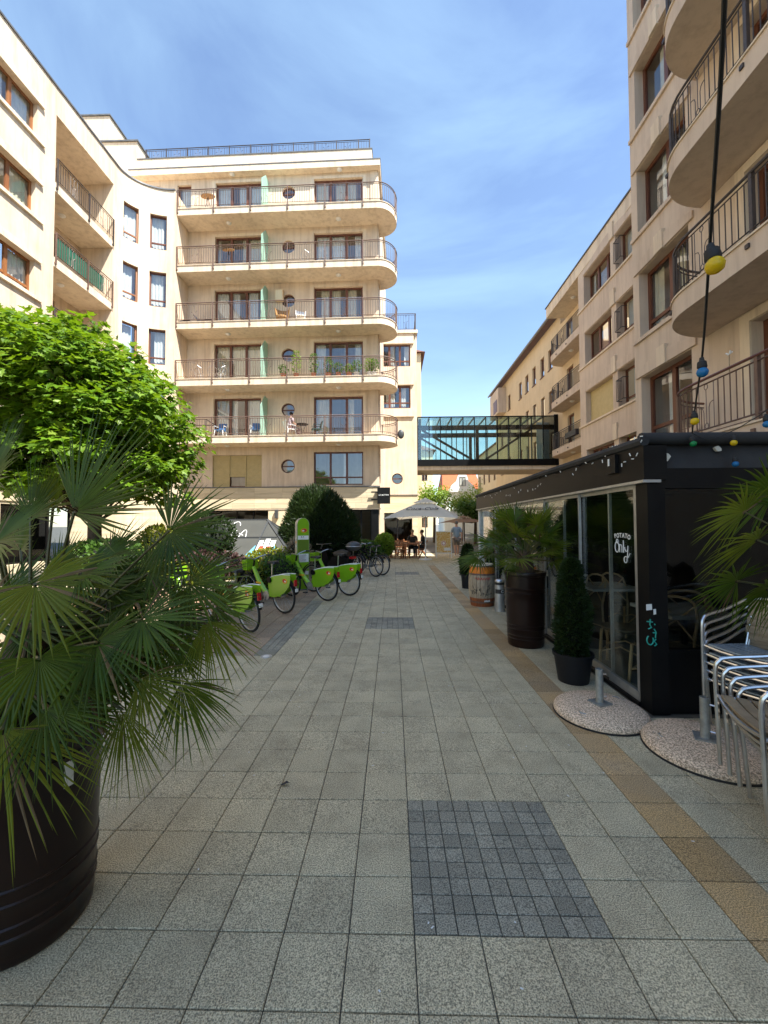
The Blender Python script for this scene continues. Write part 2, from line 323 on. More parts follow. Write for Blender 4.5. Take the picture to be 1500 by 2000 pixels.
    def build(s, name, m, parent=None, smooth=False, loc=None):
        me = bpy.data.meshes.new(name); me.from_pydata(s.v, [], s.f); me.update()
        if isinstance(m, str): m = M[m]
        me.materials.append(m)
        if smooth or s.smooth:
            me.polygons.foreach_set('use_smooth', [True]*len(me.polygons))
            try: me.set_sharp_from_angle(angle=R(40))
            except Exception: pass
        o = bpy.data.objects.new(name, me); COL.objects.link(o)
        if parent is not None: o.parent = parent
        if loc is not None: o.location = loc
        return o

def tag(o, label, cat, group=None, kind=None):
    if label: o['label'] = label
    if cat: o['category'] = cat
    if group: o['group'] = group
    if kind: o['kind'] = kind
    return o
def thing(name, label, cat, loc=(0, 0, 0), rz=0.0, group=None):
    o = bpy.data.objects.new(name, None); COL.objects.link(o); o.empty_display_size = 0.2
    o.location = loc; o.rotation_euler = (0, 0, rz)
    return tag(o, label, cat, group)
def struct(o): o['kind'] = 'structure'; return o
def copy_tree(o, parent=None):
    c = o.copy(); COL.objects.link(c); c.parent = parent
    for ch in [x for x in o.children]: copy_tree(ch, c)
    return c
def text_mesh(name, body, size, m, parent, mw, shear=0.0, extrude=0.001, align='CENTER', bold=0.0):
    cu = bpy.data.curves.new(name, 'FONT'); cu.body = body; cu.size = size; cu.extrude = extrude; cu.shear = shear
    cu.align_x = align; cu.align_y = 'CENTER'; cu.offset = bold; cu.resolution_u = 3
    t = bpy.data.objects.new(name, cu); COL.objects.link(t)
    me = bpy.data.meshes.new_from_object(t.evaluated_get(bpy.context.evaluated_depsgraph_get()))
    bpy.data.objects.remove(t); bpy.data.curves.remove(cu)
    me.name = name; me.materials.clear(); me.materials.append(M[m]); me.transform(mw)
    o = bpy.data.objects.new(name, me); COL.objects.link(o); o.parent = parent; return o
def frame_mat(o, x, y, z):       # matrix with given axes
    m = Matrix.Identity(4)
    for i, a in enumerate((x, y, z)):
        for k in range(3): m[k][i] = a[k]
    for k in range(3): m[k][3] = o[k]
    return m

# ------------------------------------------------------------------ wall / window / railing builders
def flat_map(O, u, n):
    O = Vector(O); u = Vector(u).normalized(); n = Vector(n).normalized()
    return lambda s, z, t: (O.x + u.x*s + n.x*t, O.y + u.y*s + n.y*t, z)

def wall(parent, fm, s0, s1, z0, z1, holes, depth, m, name='wall', extra=(), circles=()):
    """outer skin with real openings and reveals"""
    hs = list(holes) + [(c[0]-c[2]*1.25, c[0]+c[2]*1.25, c[1]-c[2]*1.25, c[1]+c[2]*1.25) for c in circles]
    Sx = sorted({round(x, 4) for x in [s0, s1] + list(extra) + [h[0] for h in hs] + [h[1] for h in hs] if s0 - 1e-6 <= x <= s1 + 1e-6})
    Zx = sorted({round(x, 4) for x in [z0, z1] + [h[2] for h in hs] + [h[3] for h in hs] if z0 - 1e-6 <= x <= z1 + 1e-6})
    b = MB()
    for i in range(len(Sx)-1):
        for j in range(len(Zx)-1):
            cs, cz = (Sx[i]+Sx[i+1])/2, (Zx[j]+Zx[j+1])/2
            if any(h[0] < cs < h[1] and h[2] < cz < h[3] for h in hs): continue
            b.add([fm(Sx[i], Zx[j], 0), fm(Sx[i+1], Zx[j], 0), fm(Sx[i+1], Zx[j+1], 0), fm(Sx[i], Zx[j+1], 0)], [(0, 1, 2, 3)])
    for h in holes:
        ss = [h[0]] + [x for x in Sx if h[0]+1e-4 < x < h[1]-1e-4] + [h[1]]
        for a, c in zip(ss[:-1], ss[1:]):
            b.add([fm(a, h[2], 0), fm(c, h[2], 0), fm(c, h[2], -depth), fm(a, h[2], -depth)], [(0, 3, 2, 1)])
            b.add([fm(a, h[3], 0), fm(c, h[3], 0), fm(c, h[3], -depth), fm(a, h[3], -depth)], [(0, 1, 2, 3)])
        b.add([fm(h[0], h[2], 0), fm(h[0], h[3], 0), fm(h[0], h[3], -depth), fm(h[0], h[2], -depth)], [(0, 3, 2, 1)])
        b.add([fm(h[1], h[2], 0), fm(h[1], h[3], 0), fm(h[1], h[3], -depth), fm(h[1], h[2], -depth)], [(0, 1, 2, 3)])
    for (cs, cz, r) in circles:
        n = 32; q = r*1.25; o = len(b.v); vs = []
        for k in range(n):
            t = 2*pi*k/n; cx, sy = math.cos(t), math.sin(t); mxx = max(abs(cx), abs(sy))
            vs += [fm(cs+q*cx/mxx, cz+q*sy/mxx, 0), fm(cs+r*cx, cz+r*sy, 0), fm(cs+r*cx, cz+r*sy, -depth)]
        fs = []
        for k in range(n):
            k2 = (k+1) % n
            fs += [(3*k, 3*k2, 3*k2+1, 3*k+1), (3*k+1, 3*k2+1, 3*k2+2, 3*k+2)]
        b.add(vs, fs)
    return b.build(name, m, parent)

def window(parent, fm, s0, s1, z0, z1, t=-0.15, cols=3, fw=0.06, transom=None, m='wood', curtain='curtain', cover=(1.0,),
           name='window', glassm='glass_win', sill=False, bar_at=None):
    b = MB(); d0, d1 = t-0.04, t+0.03
    b.mbox(fm, s0, s1, z0, z0+fw, d0, d1); b.mbox(fm, s0, s1, z1-fw, z1, d0, d1)
    b.mbox(fm, s0, s0+fw, z0+fw, z1-fw, d0, d1); b.mbox(fm, s1-fw, s1, z0+fw, z1-fw, d0, d1)
    wd = (s1-s0)/cols
    for k in range(1, cols):
        c = s0+wd*k; b.mbox(fm, c-fw*0.75, c+fw*0.75, z0+fw, z1-fw, d0, d1+0.004)
    if transom is not None:
        b.mbox(fm, s0+fw, s1-fw, transom-fw/2, transom+fw/2, d0+0.002, d1-0.004)
    if sill: b.mbox(fm, s0-0.04, s1+0.04, z0-0.05, z0-0.001, t, 0.06)
    o = b.build(name, m, parent)
    for k in range(cols):
        a, c = s0+wd*k+fw*0.7, s0+wd*(k+1)-fw*0.7
        rows = [(z0+fw*0.8, z1-fw*0.8)] if transom is None else [(z0+fw*0.8, transom-fw*0.4), (transom+fw*0.4, z1-fw*0.8)]
        g = MB()
        for (za, zb) in rows:
            g.add([fm(a, za, t-0.01), fm(c, za, t-0.01), fm(c, zb, t-0.01), fm(a, zb, t-0.01)], [(0, 1, 2, 3)])
        g.build('pane', glassm, o)
        if curtain:
            cv = cover[k % len(cover)]
            if cv <= 0: continue
            side = random.random() < 0.5
            a2, c2 = (a, a+(c-a)*cv) if side else (c-(c-a)*cv, c)
            q = MB(); nn = max(6, int((c2-a2)/0.04)); vs = []; ph = random.random()*6
            for i in range(nn+1):
                x = a2+(c2-a2)*i/nn; tt = t-0.13+0.02*math.sin(i*1.9+ph)+0.012*math.sin(i*0.7+ph*2)
                vs += [fm(x, z0+0.03, tt), fm(x, z1-0.04, tt)]
            q.add(vs, [(2*i, 2*i+2, 2*i+3, 2*i+1) for i in range(nn)])
            q.build('curtain', curtain, o, smooth=True)
    return o

def round_window(parent, fm, cs, cz, r, t=-0.14):
    b = MB(); n = 28
    for (r0, r1, d0, d1) in ((r-0.055, r+0.01, t-0.03, t+0.03),):
        vs = []
        for k in range(n):
            a = 2*pi*k/n
            for (rr, dd) in ((r0, d1), (r1, d1), (r0, d0)): vs.append(fm(cs+rr*math.cos(a), cz+rr*math.sin(a), dd))
        b.add(vs, [f for k in range(n) for f in ((3*k, 3*k+1, 3*((k+1) % n)+1, 3*((k+1) % n)), (3*k, 3*((k+1) % n), 3*((k+1) % n)+2, 3*k+2))])
    b.mbox(fm, cs-r+0.03, cs+r-0.03, cz-0.03, cz+0.03, t-0.03, t+0.028)
    o = b.build('round_window', 'wood', parent)
    g = MB(); g.add([fm(cs+(r-0.04)*math.cos(2*pi*k/n), cz+(r-0.04)*math.sin(2*pi*k/n), t-0.01) for k in range(n)], [tuple(range(n))])
    g.build('pane', 'glass_win', o)
    return o

def path_len(pts):
    L_ = [0]
    for a, b in zip(pts[:-1], pts[1:]): L_.append(L_[-1] + math.hypot(b[0]-a[0], b[1]-a[1]))
    return L_
def path_at(pts, Ls, d):
    d = max(0, min(d, Ls[-1]-1e-6))
    for i in range(len(pts)-1):
        if Ls[i+1] >= d:
            f = (d-Ls[i])/max(1e-9, Ls[i+1]-Ls[i]); a, b = pts[i], pts[i+1]
            dx, dy = b[0]-a[0], b[1]-a[1]; l = math.hypot(dx, dy)
            return (a[0]+dx*f, a[1]+dy*f), (dx/l, dy/l)
    return pts[-1], (1, 0)

def railing(parent, pts, z, h=1.0, gap=0.115, posts=(), m='iron', th=0.011, motif=(), topm=None, top_th=0.045, post_th=0.045, drop=0.28, side=1):
    Ls = path_len(pts); T = Ls[-1]
    b = MB()
    n = max(2, int(T/0.18))
    P = [path_at(pts, Ls, T*i/n)[0] for i in range(n+1)]
    for (zz, wd, ht) in ((z+h-0.11, 0.022, 0.022), (z+0.10, 0.022, 0.022), (z+0.03, 0.012, 0.012)):
        b.tube([(p[0], p[1], zz) for p in P], wd*0.7, 4)
    skip = [(c-0.21, c+0.21) for c in motif]
    k = int(T/gap)
    for i in range(k+1):
        d = (i+0.5)*T/(k+1)
        if any(a < d < c for a, c in skip): continue
        p, _ = path_at(pts, Ls, d)
        b.box((p[0]-th/2, p[1]-th/2, z+0.10), (p[0]+th/2, p[1]+th/2, z+h-0.11))
    for c in motif:       # bars that bend over beside a stem with two rings
        def q(off, zz):
            p, _ = path_at(pts, Ls, c+off); return (p[0], p[1], zz)
        zt, zb = z+h-0.11, z+0.10
        b.tube([q(0, zb+0.10), q(0, zt-0.11)], th*0.6, 4)
        for (zc, rr) in ((zt-0.06, 0.05), (zb+0.05, 0.05)):
            b.tube([q(rr*0.8*math.cos(2*pi*i/10), zc+rr*math.sin(2*pi*i/10)) for i in range(10)], th*0.6, 4, closed=True)
        for sg in (-1, 1):
            zm = z+h*0.55 if sg > 0 else z+h*0.48
            b.tube([q(sg*0.06, zb), q(sg*0.06, zm-0.09), q(sg*0.085, zm-0.02), q(sg*0.12, zm), q(sg*0.17, zm+0.01)], th*0.6, 4)
            b.tube([q(sg*0.17, zb), q(sg*0.17, zt)], th*0.6, 4)
    o = b.build('railing', m, parent)
    t = MB(); t.tube([(p[0], p[1], z+h-0.02) for p in P], top_th*0.5, 6); t.build('handrail', topm or m, parent)
    pm = MB()
    for d in posts:
        p, dr = path_at(pts, Ls, d)
        nx, ny = dr[1]*side, -dr[0]*side
        p2 = (p[0]+nx*0.02, p[1]+ny*0.02)
        pm = MB(); e = post_th/2
        pm.box((p2[0]-e, p2[1]-e, z-drop), (p2[0]+e, p2[1]+e, z+h-0.02))
        pm.cbox((p2[0]-nx*0.05, p2[1]-ny*0.05, z-drop+0.05), (0.07+abs(nx)*0.05, 0.07+abs(ny)*0.05, 0.07))
        pm.build('post', m, parent)
    return o

def ceiling_lamp(parent, x, y, z, r=0.14):
    b = MB(); b.lathe([(0.001, -0.09), (r*0.55, -0.075), (r*0.85, -0.03), (r, -0.022), (r, 0.0)], 14, (x, y, z))
    return b.build('ceiling_lamp', 'lamp_white', parent, smooth=True)
class Wall:
    def __init__(s, O, u):
        s.O = Vector((O[0], O[1], 0)); s.u = Vector((u[0], u[1], 0)).normalized(); s.n = Vector((s.u.y, -s.u.x, 0)); s.fm = flat_map(s.O, s.u, s.n)
    def hit(s, px, py, t=0):
        d = ray(px, py); k = (s.O + s.n*t - EYE).dot(s.n) / d.dot(s.n); p = EYE + d*k
        return (p - s.O).dot(s.u), p.z
    def at(s, a, t): p = s.fm(a, 0, t); return (p[0], p[1])

# ------------------------------------------------------------------ ground and paving
TS = 0.2645
J0 = atZ(795.7, 1562)                       # a slab corner read off the photograph
JX, JY = J0.x, J0.y
g = MB(); g.add([(-400, -200, -0.03), (400, -200, -0.03), (400, 900, -0.03), (-400, 900, -0.03)], [(0, 1, 2, 3)])
struct(g.build('ground', 'asphalt'))
pv = MB(); pv.add([(-13.5, -2, -0.010), (12, -2, -0.010), (12, 62, -0.010), (-13.5, 62, -0.010)], [(0, 1, 2, 3)])
pavement = struct(pv.build('pavement', 'joint'))

def slab_geo(wx, wy, gap, bev=0.005):
    x, y = wx/2-gap/2, wy/2-gap/2
    vs = [(-x,-y,-0.02),(x,-y,-0.02),(x,y,-0.02),(-x,y,-0.02),(-x,-y,-bev*0.7),(x,-y,-bev*0.7),(x,y,-bev*0.7),(-x,y,-bev*0.7)]
    i = bev; vs += [(-x+i,-y+i,0),(x-i,-y+i,0),(x-i,y-i,0),(-x+i,y-i,0)]
    fs = [(0,1,5,4),(1,2,6,5),(2,3,7,6),(3,0,4,7),(4,5,9,8),(5,6,10,9),(6,7,11,10),(7,4,8,11),(8,9,10,11)]
    return vs, fs
patches = {}
def patch_cells(i0, ycen_row):
    for a in range(3):
        for b in range(3): patches[(i0+a, ycen_row+b)] = True
patch_cells(0, -3)                                             # the dark patch in front
r2 = round((atZ(760, 1230).y - JY)/TS); patch_cells(-2, r2)
r3 = round((atZ(790, 1122).y - JY)/TS); patch_cells(0, r3)
strip_r0 = round((atZ(520, 1284).y - JY)/TS); strip_r1 = round((atZ(612, 1182).y - JY)/TS)
def cell_kind(i, k):
    if (i, k) in patches: return 'paver'
    if i == -7 and strip_r0 < k <= strip_r1: return 'paver'
    if i == -7 and k in (strip_r0, strip_r1+1): return 'slab_dark'
    if i == 5 and k < 52: return 'slab_ochre'
    if i < -7 and k == strip_r0+0: return 'slab_dark' if i % 2 else 'slab_brown'
    if i < -7 and k > strip_r0: return 'slab_brown'
    return 'slab_grey'
cells = []
for k in range(-8, 78):
    for i in range(-24, 26):
        x, y = JX+TS*(i+0.5), JY+TS*(k+0.5)
        if y < 0.55 or y > 24: continue
        if x > 2.26 and 3.5 < y < 10.7: continue
        if x > 6.6 and y < 10.8: continue
        if x < -6.2 or (x > 3.9 and y < 3.5): continue
        cells.append((i, k, x, y))
def inview(x, y):
    p = CR.transposed() @ (Vector((x, y, 0)) - EYE); 
    if p.z > -0.05: return False
    return abs(p.x/-p.z) < 0.98 and abs(p.y/-p.z) < 1.32
near = sorted([c for c in cells if cell_kind(c[0], c[1]) != 'paver' and inview(c[2], c[3])], key=lambda c: (c[2]**2*0.3+c[3]**2))[:300]
near_set = {(c[0], c[1]) for c in near}
slab_mesh = {}
rest = {}
def put(b, vs, fs, x, y, rot, dz, tilt):
    ca, sa = math.cos(rot), math.sin(rot)
    b.add([(x+vx*ca-vy*sa, y+vx*sa+vy*ca, vz+dz+vx*tilt[0]+vy*tilt[1]) for vx, vy, vz in vs], fs)
rg = random.Random(5)
SV, SF = slab_geo(TS, TS, 0.005, 0.004)
PVs, PFs = slab_geo(TS/3, TS/3, 0.005, 0.003)
for (i, k, x, y) in cells:
    kd = cell_kind(i, k)
    if kd == 'paver':
        for a in range(3):
            for b in range(3):
                px_, py_ = x+(a-1)*TS/3, y+(b-1)*TS/3; dz = rg.uniform(-0.0025, 0.0)
                if (0 <= i <= 2 and -3 <= k <= -1):
                    if 'paver' not in slab_mesh:
                        me = bpy.data.meshes.new('paver'); me.from_pydata(PVs, [], PFs); me.materials.append(M['slab_dark']); slab_mesh['paver'] = me
                    o = bpy.data.objects.new('paver', slab_mesh['paver']); COL.objects.link(o); o.parent = pavement
                    o.location = (px_, py_, dz); o.rotation_euler = (0, 0, rg.uniform(-0.012, 0.012))
                else:
                    put(rest.setdefault('slab_dark', MB()), PVs, PFs, px_, py_, rg.uniform(-0.012, 0.012), dz, (0, 0))
        continue
    rot = rg.uniform(-0.004, 0.004); dz = rg.uniform(-0.002, 0.0); tl = (rg.uniform(-0.006, 0.006), rg.uniform(-0.006, 0.006))
    if (i, k) in near_set:
        if kd not in slab_mesh:
            me = bpy.data.meshes.new('paving_slab'); me.from_pydata(SV, [], SF); me.materials.append(M[kd]); slab_mesh[kd] = me
        o = bpy.data.objects.new('paving_slab', slab_mesh[kd]); COL.objects.link(o); o.parent = pavement
        o.location = (x, y, dz); o.rotation_euler = (tl[1], -tl[0], rot)
    else:
        put(rest.setdefault(kd, MB()), SV, SF, x, y, rot, dz, tl)
for kd, b in rest.items():
    o = b.build('paving_rest', kd, pavement); o['kind'] = 'stuff'
def street_band(x0, x1, y0, y1, name):
    b = MB(); b.add([(x0, y0, -0.004), (x1, y0, -0.004), (x1, y1, -0.004), (x0, y1, -0.004)], [(0, 1, 2, 3)])
    return struct(b.build(name, 'asphalt'))
street_band(-3, 11, 24.1, 60, 'street')
# a small floor light set into the dark strip
fl = thing('floor_light', 'small round floor light set in the dark paving strip', 'floor light', (0, 0, 0))
p = atZ(520, 1282); b = MB(); b.lathe([(0.0, 0.008), (0.035, 0.008), (0.045, 0.002)], 16, (p.x, p.y, 0)); b.build('lens', 'lamp_white', fl)
b = MB(); b.lathe([(0.045, 0.004), (0.07, 0.005), (0.075, -0.002)], 16, (p.x, p.y, 0)); b.build('ring', 'alu_dull', fl)

# ------------------------------------------------------------------ levels
FL = [18.05, 15.05, 12.08, 9.12, 6.16, 3.22]

# ================================================================== corner apartment block with the rounded balconies
C0 = atY(740, 700, 21.2)
aC = R(1.4)
WC = Wall((C0.x, 21.2), (math.cos(aC), -math.sin(aC)))
bc = thing('apartment_building', 'sunlit cream apartment block with long round-ended balconies on five floors', 'building', (C0.x, 21.2, 0))
def P(o): o.parent = None; return o
# children are built in world coordinates; keep them there
def reparent(root):
    inv = Matrix.Translation(-root.location) if root.rotation_euler.z == 0 else root.matrix_basis.inverted()
    for ch in root.children: ch.matrix_parent_inverse = inv
SL = WC.hit(262, 330)[0]          # left end of the wall
doorL = (WC.hit(418, 776)[0], WC.hit(510, 776)[0]); doorR = (WC.hit(613, 776)[0], WC.hit(709, 776)[0])
circS = WC.hit(562.5, 798)[0]; SE = -10.42
holes, circles = [], []
for i, F in enumerate(FL[:5]):
    holes += [(doorL[0], doorL[1], F+0.02, F+2.3), (doorR[0], doorR[1], F+0.02, F+2.3)]
    circles.append((circS, F+1.63, 0.36))
holes += [(doorL[0]-0.05, doorL[1]+0.05, 3.68, 5.38), (doorR[0], doorR[1], 3.74, 5.50)]
circles.append((circS, 4.76, 0.37))
tw = [(WC.hit(283, 350)[0], WC.hit(311, 350)[0]), (WC.hit(347, 350)[0], WC.hit(374, 350)[0])]
holes += [(tw[0][0], tw[0][1], FL[0]+0.9, FL[0]+2.3), (tw[1][0], tw[1][1], FL[0]+0.02, FL[0]+2.3)]
# ground floor shop openings
shopA = (WC.hit(395, 1000)[0], WC.hit(524, 1000)[0]); shopB = (WC.hit(682, 1000)[0], WC.hit(733, 1000)[0])
wall(bc, WC.fm, SL, 0, 3.62, 20.75, [h for h in holes], 0.22, 'stucco', circles=circles)
wall(bc, WC.fm, SL, 0, 0, 2.5, [(shopA[0], shopA[1], 0.35, 2.42), (shopB[0], shopB[1], 0.0, 2.5)], 0.35, 'stone', name='ground_floor_wall')
# stone cladding: courses of long slabs
rs = random.Random(3)
for j in range(4):
    z0 = 2.5+j*0.28; s = SL
    while s < 0.0:
        w_ = rs.choice((0.9, 1.2, 1.5)); e = min(s+w_, 0.03)
        if e-s > 0.1:
            q = MB(); q.mbox(WC.fm, s+0.003, e-0.003, z0+0.003, z0+0.277, -0.05, 0.045+rs.uniform(0, 0.006)); q.build('cladding_stone', 'stone', bc)
        s = e
q = MB(); q.mbox(WC.fm, SL, 0.04, 3.62, 3.67, -0.05, 0.09); q.build('ledge', 'coping', bc)
q = MB(); q.mbox(WC.fm, SL, 0.06, 2.44, 2.497, -0.3, 0.03); q.build('soffit', 'stucco_trim', bc)
# side, back, roof
q = MB()
A0, B0 = WC.at(0, 0), WC.at(0, -9); A1, B1 = WC.at(SL, 0), WC.at(SL, -9)
for (pA, pB, z0, z1) in ((A0, B0, 0, 20.75), (B0, B1, 0, 20.75), (B1, A1, 0, 20.75)):
    q.add([(pA[0], pA[1], z0), (pB[0], pB[1], z0), (pB[0], pB[1], z1), (pA[0], pA[1], z1)], [(0, 1, 2, 3)])
q.build('side_wall', 'stucco', bc)
q = MB(); q.mbox(WC.fm, SL-0.05, 0.12, 20.66, 20.98, -9, 0.38); q.build('cornice', 'stucco_trim', bc)
q = MB(); q.mbox(WC.fm, SL-0.07, 0.14, 20.981, 21.03, -9, 0.40); q.build('cornice_coping', 'coping', bc)
q = MB(); q.mbox(WC.fm, SL+0.1, -0.35, 21.03, 22.02, -8.7, -0.12); q.build('parapet', 'stucco_trim', bc)
q = MB(); q.mbox(WC.fm, SL+0.07, -0.32, 22.021, 22.07, -8.73, -0.09); q.build('parapet_coping', 'coping', bc)
rr = MB(); rr.mbox(WC.fm, SL+0.4, -0.4, 22.071, 22.10, -0.34, -0.26); rr = rr.build('roof_railing', 'iron', bc)
rp = [WC.at(SL+0.45, -0.3), WC.at(-0.45, -0.3)]
railing(rr, rp, 22.07, h=0.68, gap=0.14, posts=[0.03]+[1.2*k for k in range(1, 11)]+[path_len(rp)[-1]-0.03], motif=[0.6+1.2*k for k in range(10)], drop=0.02, th=0.014)
# raised frames around the doors
for i, F in enumerate(FL[:5]):
    for (a, c) in (doorL, doorR):
        q = MB(); q.mbox(WC.fm, a-0.2, a-0.004, F+0.002, F+2.46, -0.02, 0.03); q.mbox(WC.fm, c+0.004, c+0.2, F+0.002, F+2.46, -0.02, 0.03); q.mbox(WC.fm, a-0.004, c+0.004, F+2.304, F+2.46, -0.02, 0.03)
        q.build('door_surround', 'stucco_trim', bc)
q = MB(); q.mbox(WC.fm, -0.42, -0.05, 3.68, 20.65, -0.02, 0.05); q.build('corner_pilaster', 'stucco', bc)
cur = ['curtain', 'curtain_cream']
for i, F in enumerate(FL[:5]):
    window(bc, WC.fm, doorL[0], doorL[1], F+0.02, F+2.3, cols=3, fw=0.085, name='balcony_door', curtain=cur[i % 2], cover=((0.9, 0.55, 0.8), (0.2, 0.3, 0.9), (0.8, 0.5, 0.7), (1, 1, 1), (0.95, 0.4, 0.9))[i])
    window(bc, WC.fm, doorR[0], doorR[1], F+0.02, F+2.3, cols=3, fw=0.085, name='balcony_door', curtain=cur[(i+1) % 2], cover=((0.9, 0.7, 0.6), (0.9, 0.9, 0.5), (0.6, 0.6, 0.6), (0.7, 0.1, 0.5), (0.9, 0.0, 0.4))[i])
    round_window(bc, WC.fm, circS, F+1.63, 0.36)
round_window(bc, WC.fm, circS, 4.76, 0.37)
window(bc, WC.fm, doorR[0], doorR[1], 3.74, 5.50, cols=3, fw=0.07, transom=4.15, cover=(0, 0.2, 0))
window(bc, WC.fm, tw[0][0], tw[0][1], FL[0]+0.9, FL[0]+2.3, cols=1, cover=(1,))
window(bc, WC.fm, tw[1][0], tw[1][1], FL[0]+0.02, FL[0]+2.3, cols=1, name='balcony_door', cover=(0.9,))
# roller shutters (three boxes, the middle one half up)
wS = (doorL[1]-doorL[0]+0.1)/3
window(bc, WC.fm, doorL[0]-0.05, doorL[1]+0.05, 3.68, 5.38, t=-0.17, cols=3, fw=0.05, m='wood', curtain=None)
for k in range(3):
    a = doorL[0]-0.05+wS*k; zb = 3.70 if k != 1 else 4.25
    sh = MB(); sh.mbox(WC.fm, a+0.02, a+wS-0.02, zb-0.03, zb, -0.12, -0.07); sh = sh.build('roller_shutter', 'shutter', bc)
    z = zb
    while z < 5.36:
        q = MB(); q.mbox(WC.fm, a+0.03, a+wS-0.03, z+0.004, min(z+0.078, 5.37), -0.115, -0.085); q.build('slat', 'shutter', sh); z += 0.08
    q = MB(); q.mbox(WC.fm, a-0.015, a+0.025, 3.685, 5.375, -0.125, -0.05); q.build('guide_rail', 'shutter', sh)
# shop front and entrance
window(bc, WC.fm, shopA[0], shopA[1], 0.35, 2.42, t=-0.28, cols=4, fw=0.05, m='black_metal', curtain=None, name='shop_window', glassm='glass_dark')
window(bc, WC.fm, shopB[0]+0.05, shopB[1]-0.22, 0.03, 2.44, t=-0.3, cols=2, fw=0.06, m='black_metal', curtain=None, name='entrance_door', glassm='glass_dark')
q = MB(); q.mbox(WC.fm, shopB[1]-0.2, -0.03, 0, 2.44, -0.3, 0.02); q.build('black_pier', 'black_metal', bc)
# wall lamps
for px_ in (541, 218):
    s_, z_ = WC.hit(px_, 1004)
    if px_ < 300: continue
    q = MB(); q.mbox(WC.fm, s_-0.08, s_+0.08, z_-0.22, z_+0.22, 0.002, 0.16); q.build('wall_lamp', 'grey_bar', bc)
# balconies
def balcony_c(F, first=False):
    t0 = 1.2; L0 = SE+0.02
    pts = [WC.at(L0, t0)]
    arc = []
    for k in range(0, 19):
        a = pi/2 - k*(pi*0.98)/18
        rx, ry = (0.98, 1.2) if a > 0 else (0.98, 0.95)
        arc.append(WC.at(0.0+rx*math.cos(a), ry*math.sin(a)))
    pts += arc
    poly = [WC.at(L0, 0.005)] + pts + [WC.at(0.004, -0.95), WC.at(0.004, 0.005)]
    q = MB(); q.prism(poly, F-0.36, F-0.03); slab = q.build('balcony', 'stucco_trim', bc)
    # thin metal drip edge on top
    poly2 = [WC.at(L0, 0.006)] + [WC.at(L0, t0+0.03)] + [WC.at(0.0+(0.98+0.03)*math.cos(pi/2-k*(pi*0.98)/18), ((1.2 if pi/2-k*(pi*0.98)/18 > 0 else 0.95)+0.03)*math.sin(pi/2-k*(pi*0.98)/18)) for k in range(19)] + [WC.at(0.005, -0.95), WC.at(0.005, 0.006)]
    q = MB(); q.prism(poly2, F-0.029, F); q.build('drip_edge', 'stucco_trim', slab)
    path = [WC.at(L0+0.03, t0+0.02)] + [WC.at(0.0+(0.98+0.0)*math.cos(pi/2-k*(pi*0.98)/18), ((1.2 if pi/2-k*(pi*0.98)/18 > 0 else 0.95)+0.02)*math.sin(pi/2-k*(pi*0.98)/18)) for k in range(19)]
    T = path_len(path)[-1]; step = 1.93
    railing(slab, path, F, h=0.98, gap=0.125, posts=[0.02]+[step*k for k in range(1, int(T/step)+1)], motif=[step*(k+0.5) for k in range(0, int(T/step)+1, 2)], m='iron_brown', th=0.016, top_th=0.05, side=1)
    if F < 17.7:
        pass
    for s_ in ((doorL[0]+doorL[1])/2-0.3, (doorR[0]+doorR[1])/2+0.1):
        x, y = WC.at(s_, 0.55); ceiling_lamp(slab, x, y, F-0.362)
    # frosted glass screen between the two flats
    sd = doorL[1]+0.33
    q = MB(); q.add([WC.fm(sd, F+0.01, 0.01), WC.fm(sd, F+0.01, 1.05), WC.fm(sd, F+1.6, 1.05), WC.fm(sd, F+2.25, 0.45), WC.fm(sd, F+2.25, 0.01),
                     WC.fm(sd+0.02, F+0.01, 0.01), WC.fm(sd+0.02, F+0.01, 1.05), WC.fm(sd+0.02, F+1.6, 1.05), WC.fm(sd+0.02, F+2.25, 0.45), WC.fm(sd+0.02, F+2.25, 0.01)],
                    [(0,1,2,3,4), (9,8,7,6,5), (0,5,6,1), (1,6,7,2), (2,7,8,3), (3,8,9,4)])
    q.build('glass_screen', 'glass_mint', slab)
    return slab
for F in FL[:5]: balcony_c(F)
for zz in (6.0, 8.96, 11.9, 14.9, 17.85):          # shallow plaster joints on the wall beside the pilaster
    q = MB(); q.mbox(WC.fm, SL+0.05, SE-0.05, zz, zz+0.03, 0.001, 0.012); q.build('plaster_joint', 'stucco_trim', bc)
for s_ in ((doorL[0]+doorL[1])/2-0.3, (doorR[0]+doorR[1])/2+0.1):
    x, y = WC.at(s_, 0.2); ceiling_lamp(bc, x, y, 20.658)
reparent(bc)

# black blade sign on the corner
sg_ = thing('blade_sign', 'square black sign projecting from the stone corner on two brackets', 'sign', (0, 0, 0))
p0, p1 = atY(737, 984, 21.0), atY(762, 952, 21.0)
q = MB(); q.box((p0.x, 20.96, p0.z), (p1.x, 21.04, p1.z)); q.build('board', 'black_metal', sg_)
for zf in (0.28, 0.72):
    z = p0.z+(p1.z-p0.z)*zf; q = MB(); q.box((p0.x-0.32, 20.97, z-0.035), (p0.x-0.001, 21.03, z+0.035)); q.build('bracket', 'black_metal', sg_)
mw = frame_mat(((p0.x+p1.x)/2, 20.957, (p0.z+p1.z)/2+0.03), (1, 0, 0), (0, 0, 1), (0, -1, 0))
text_mesh('lettering', 'LA BETTINI', 0.105, 'chalk', sg_, mw)

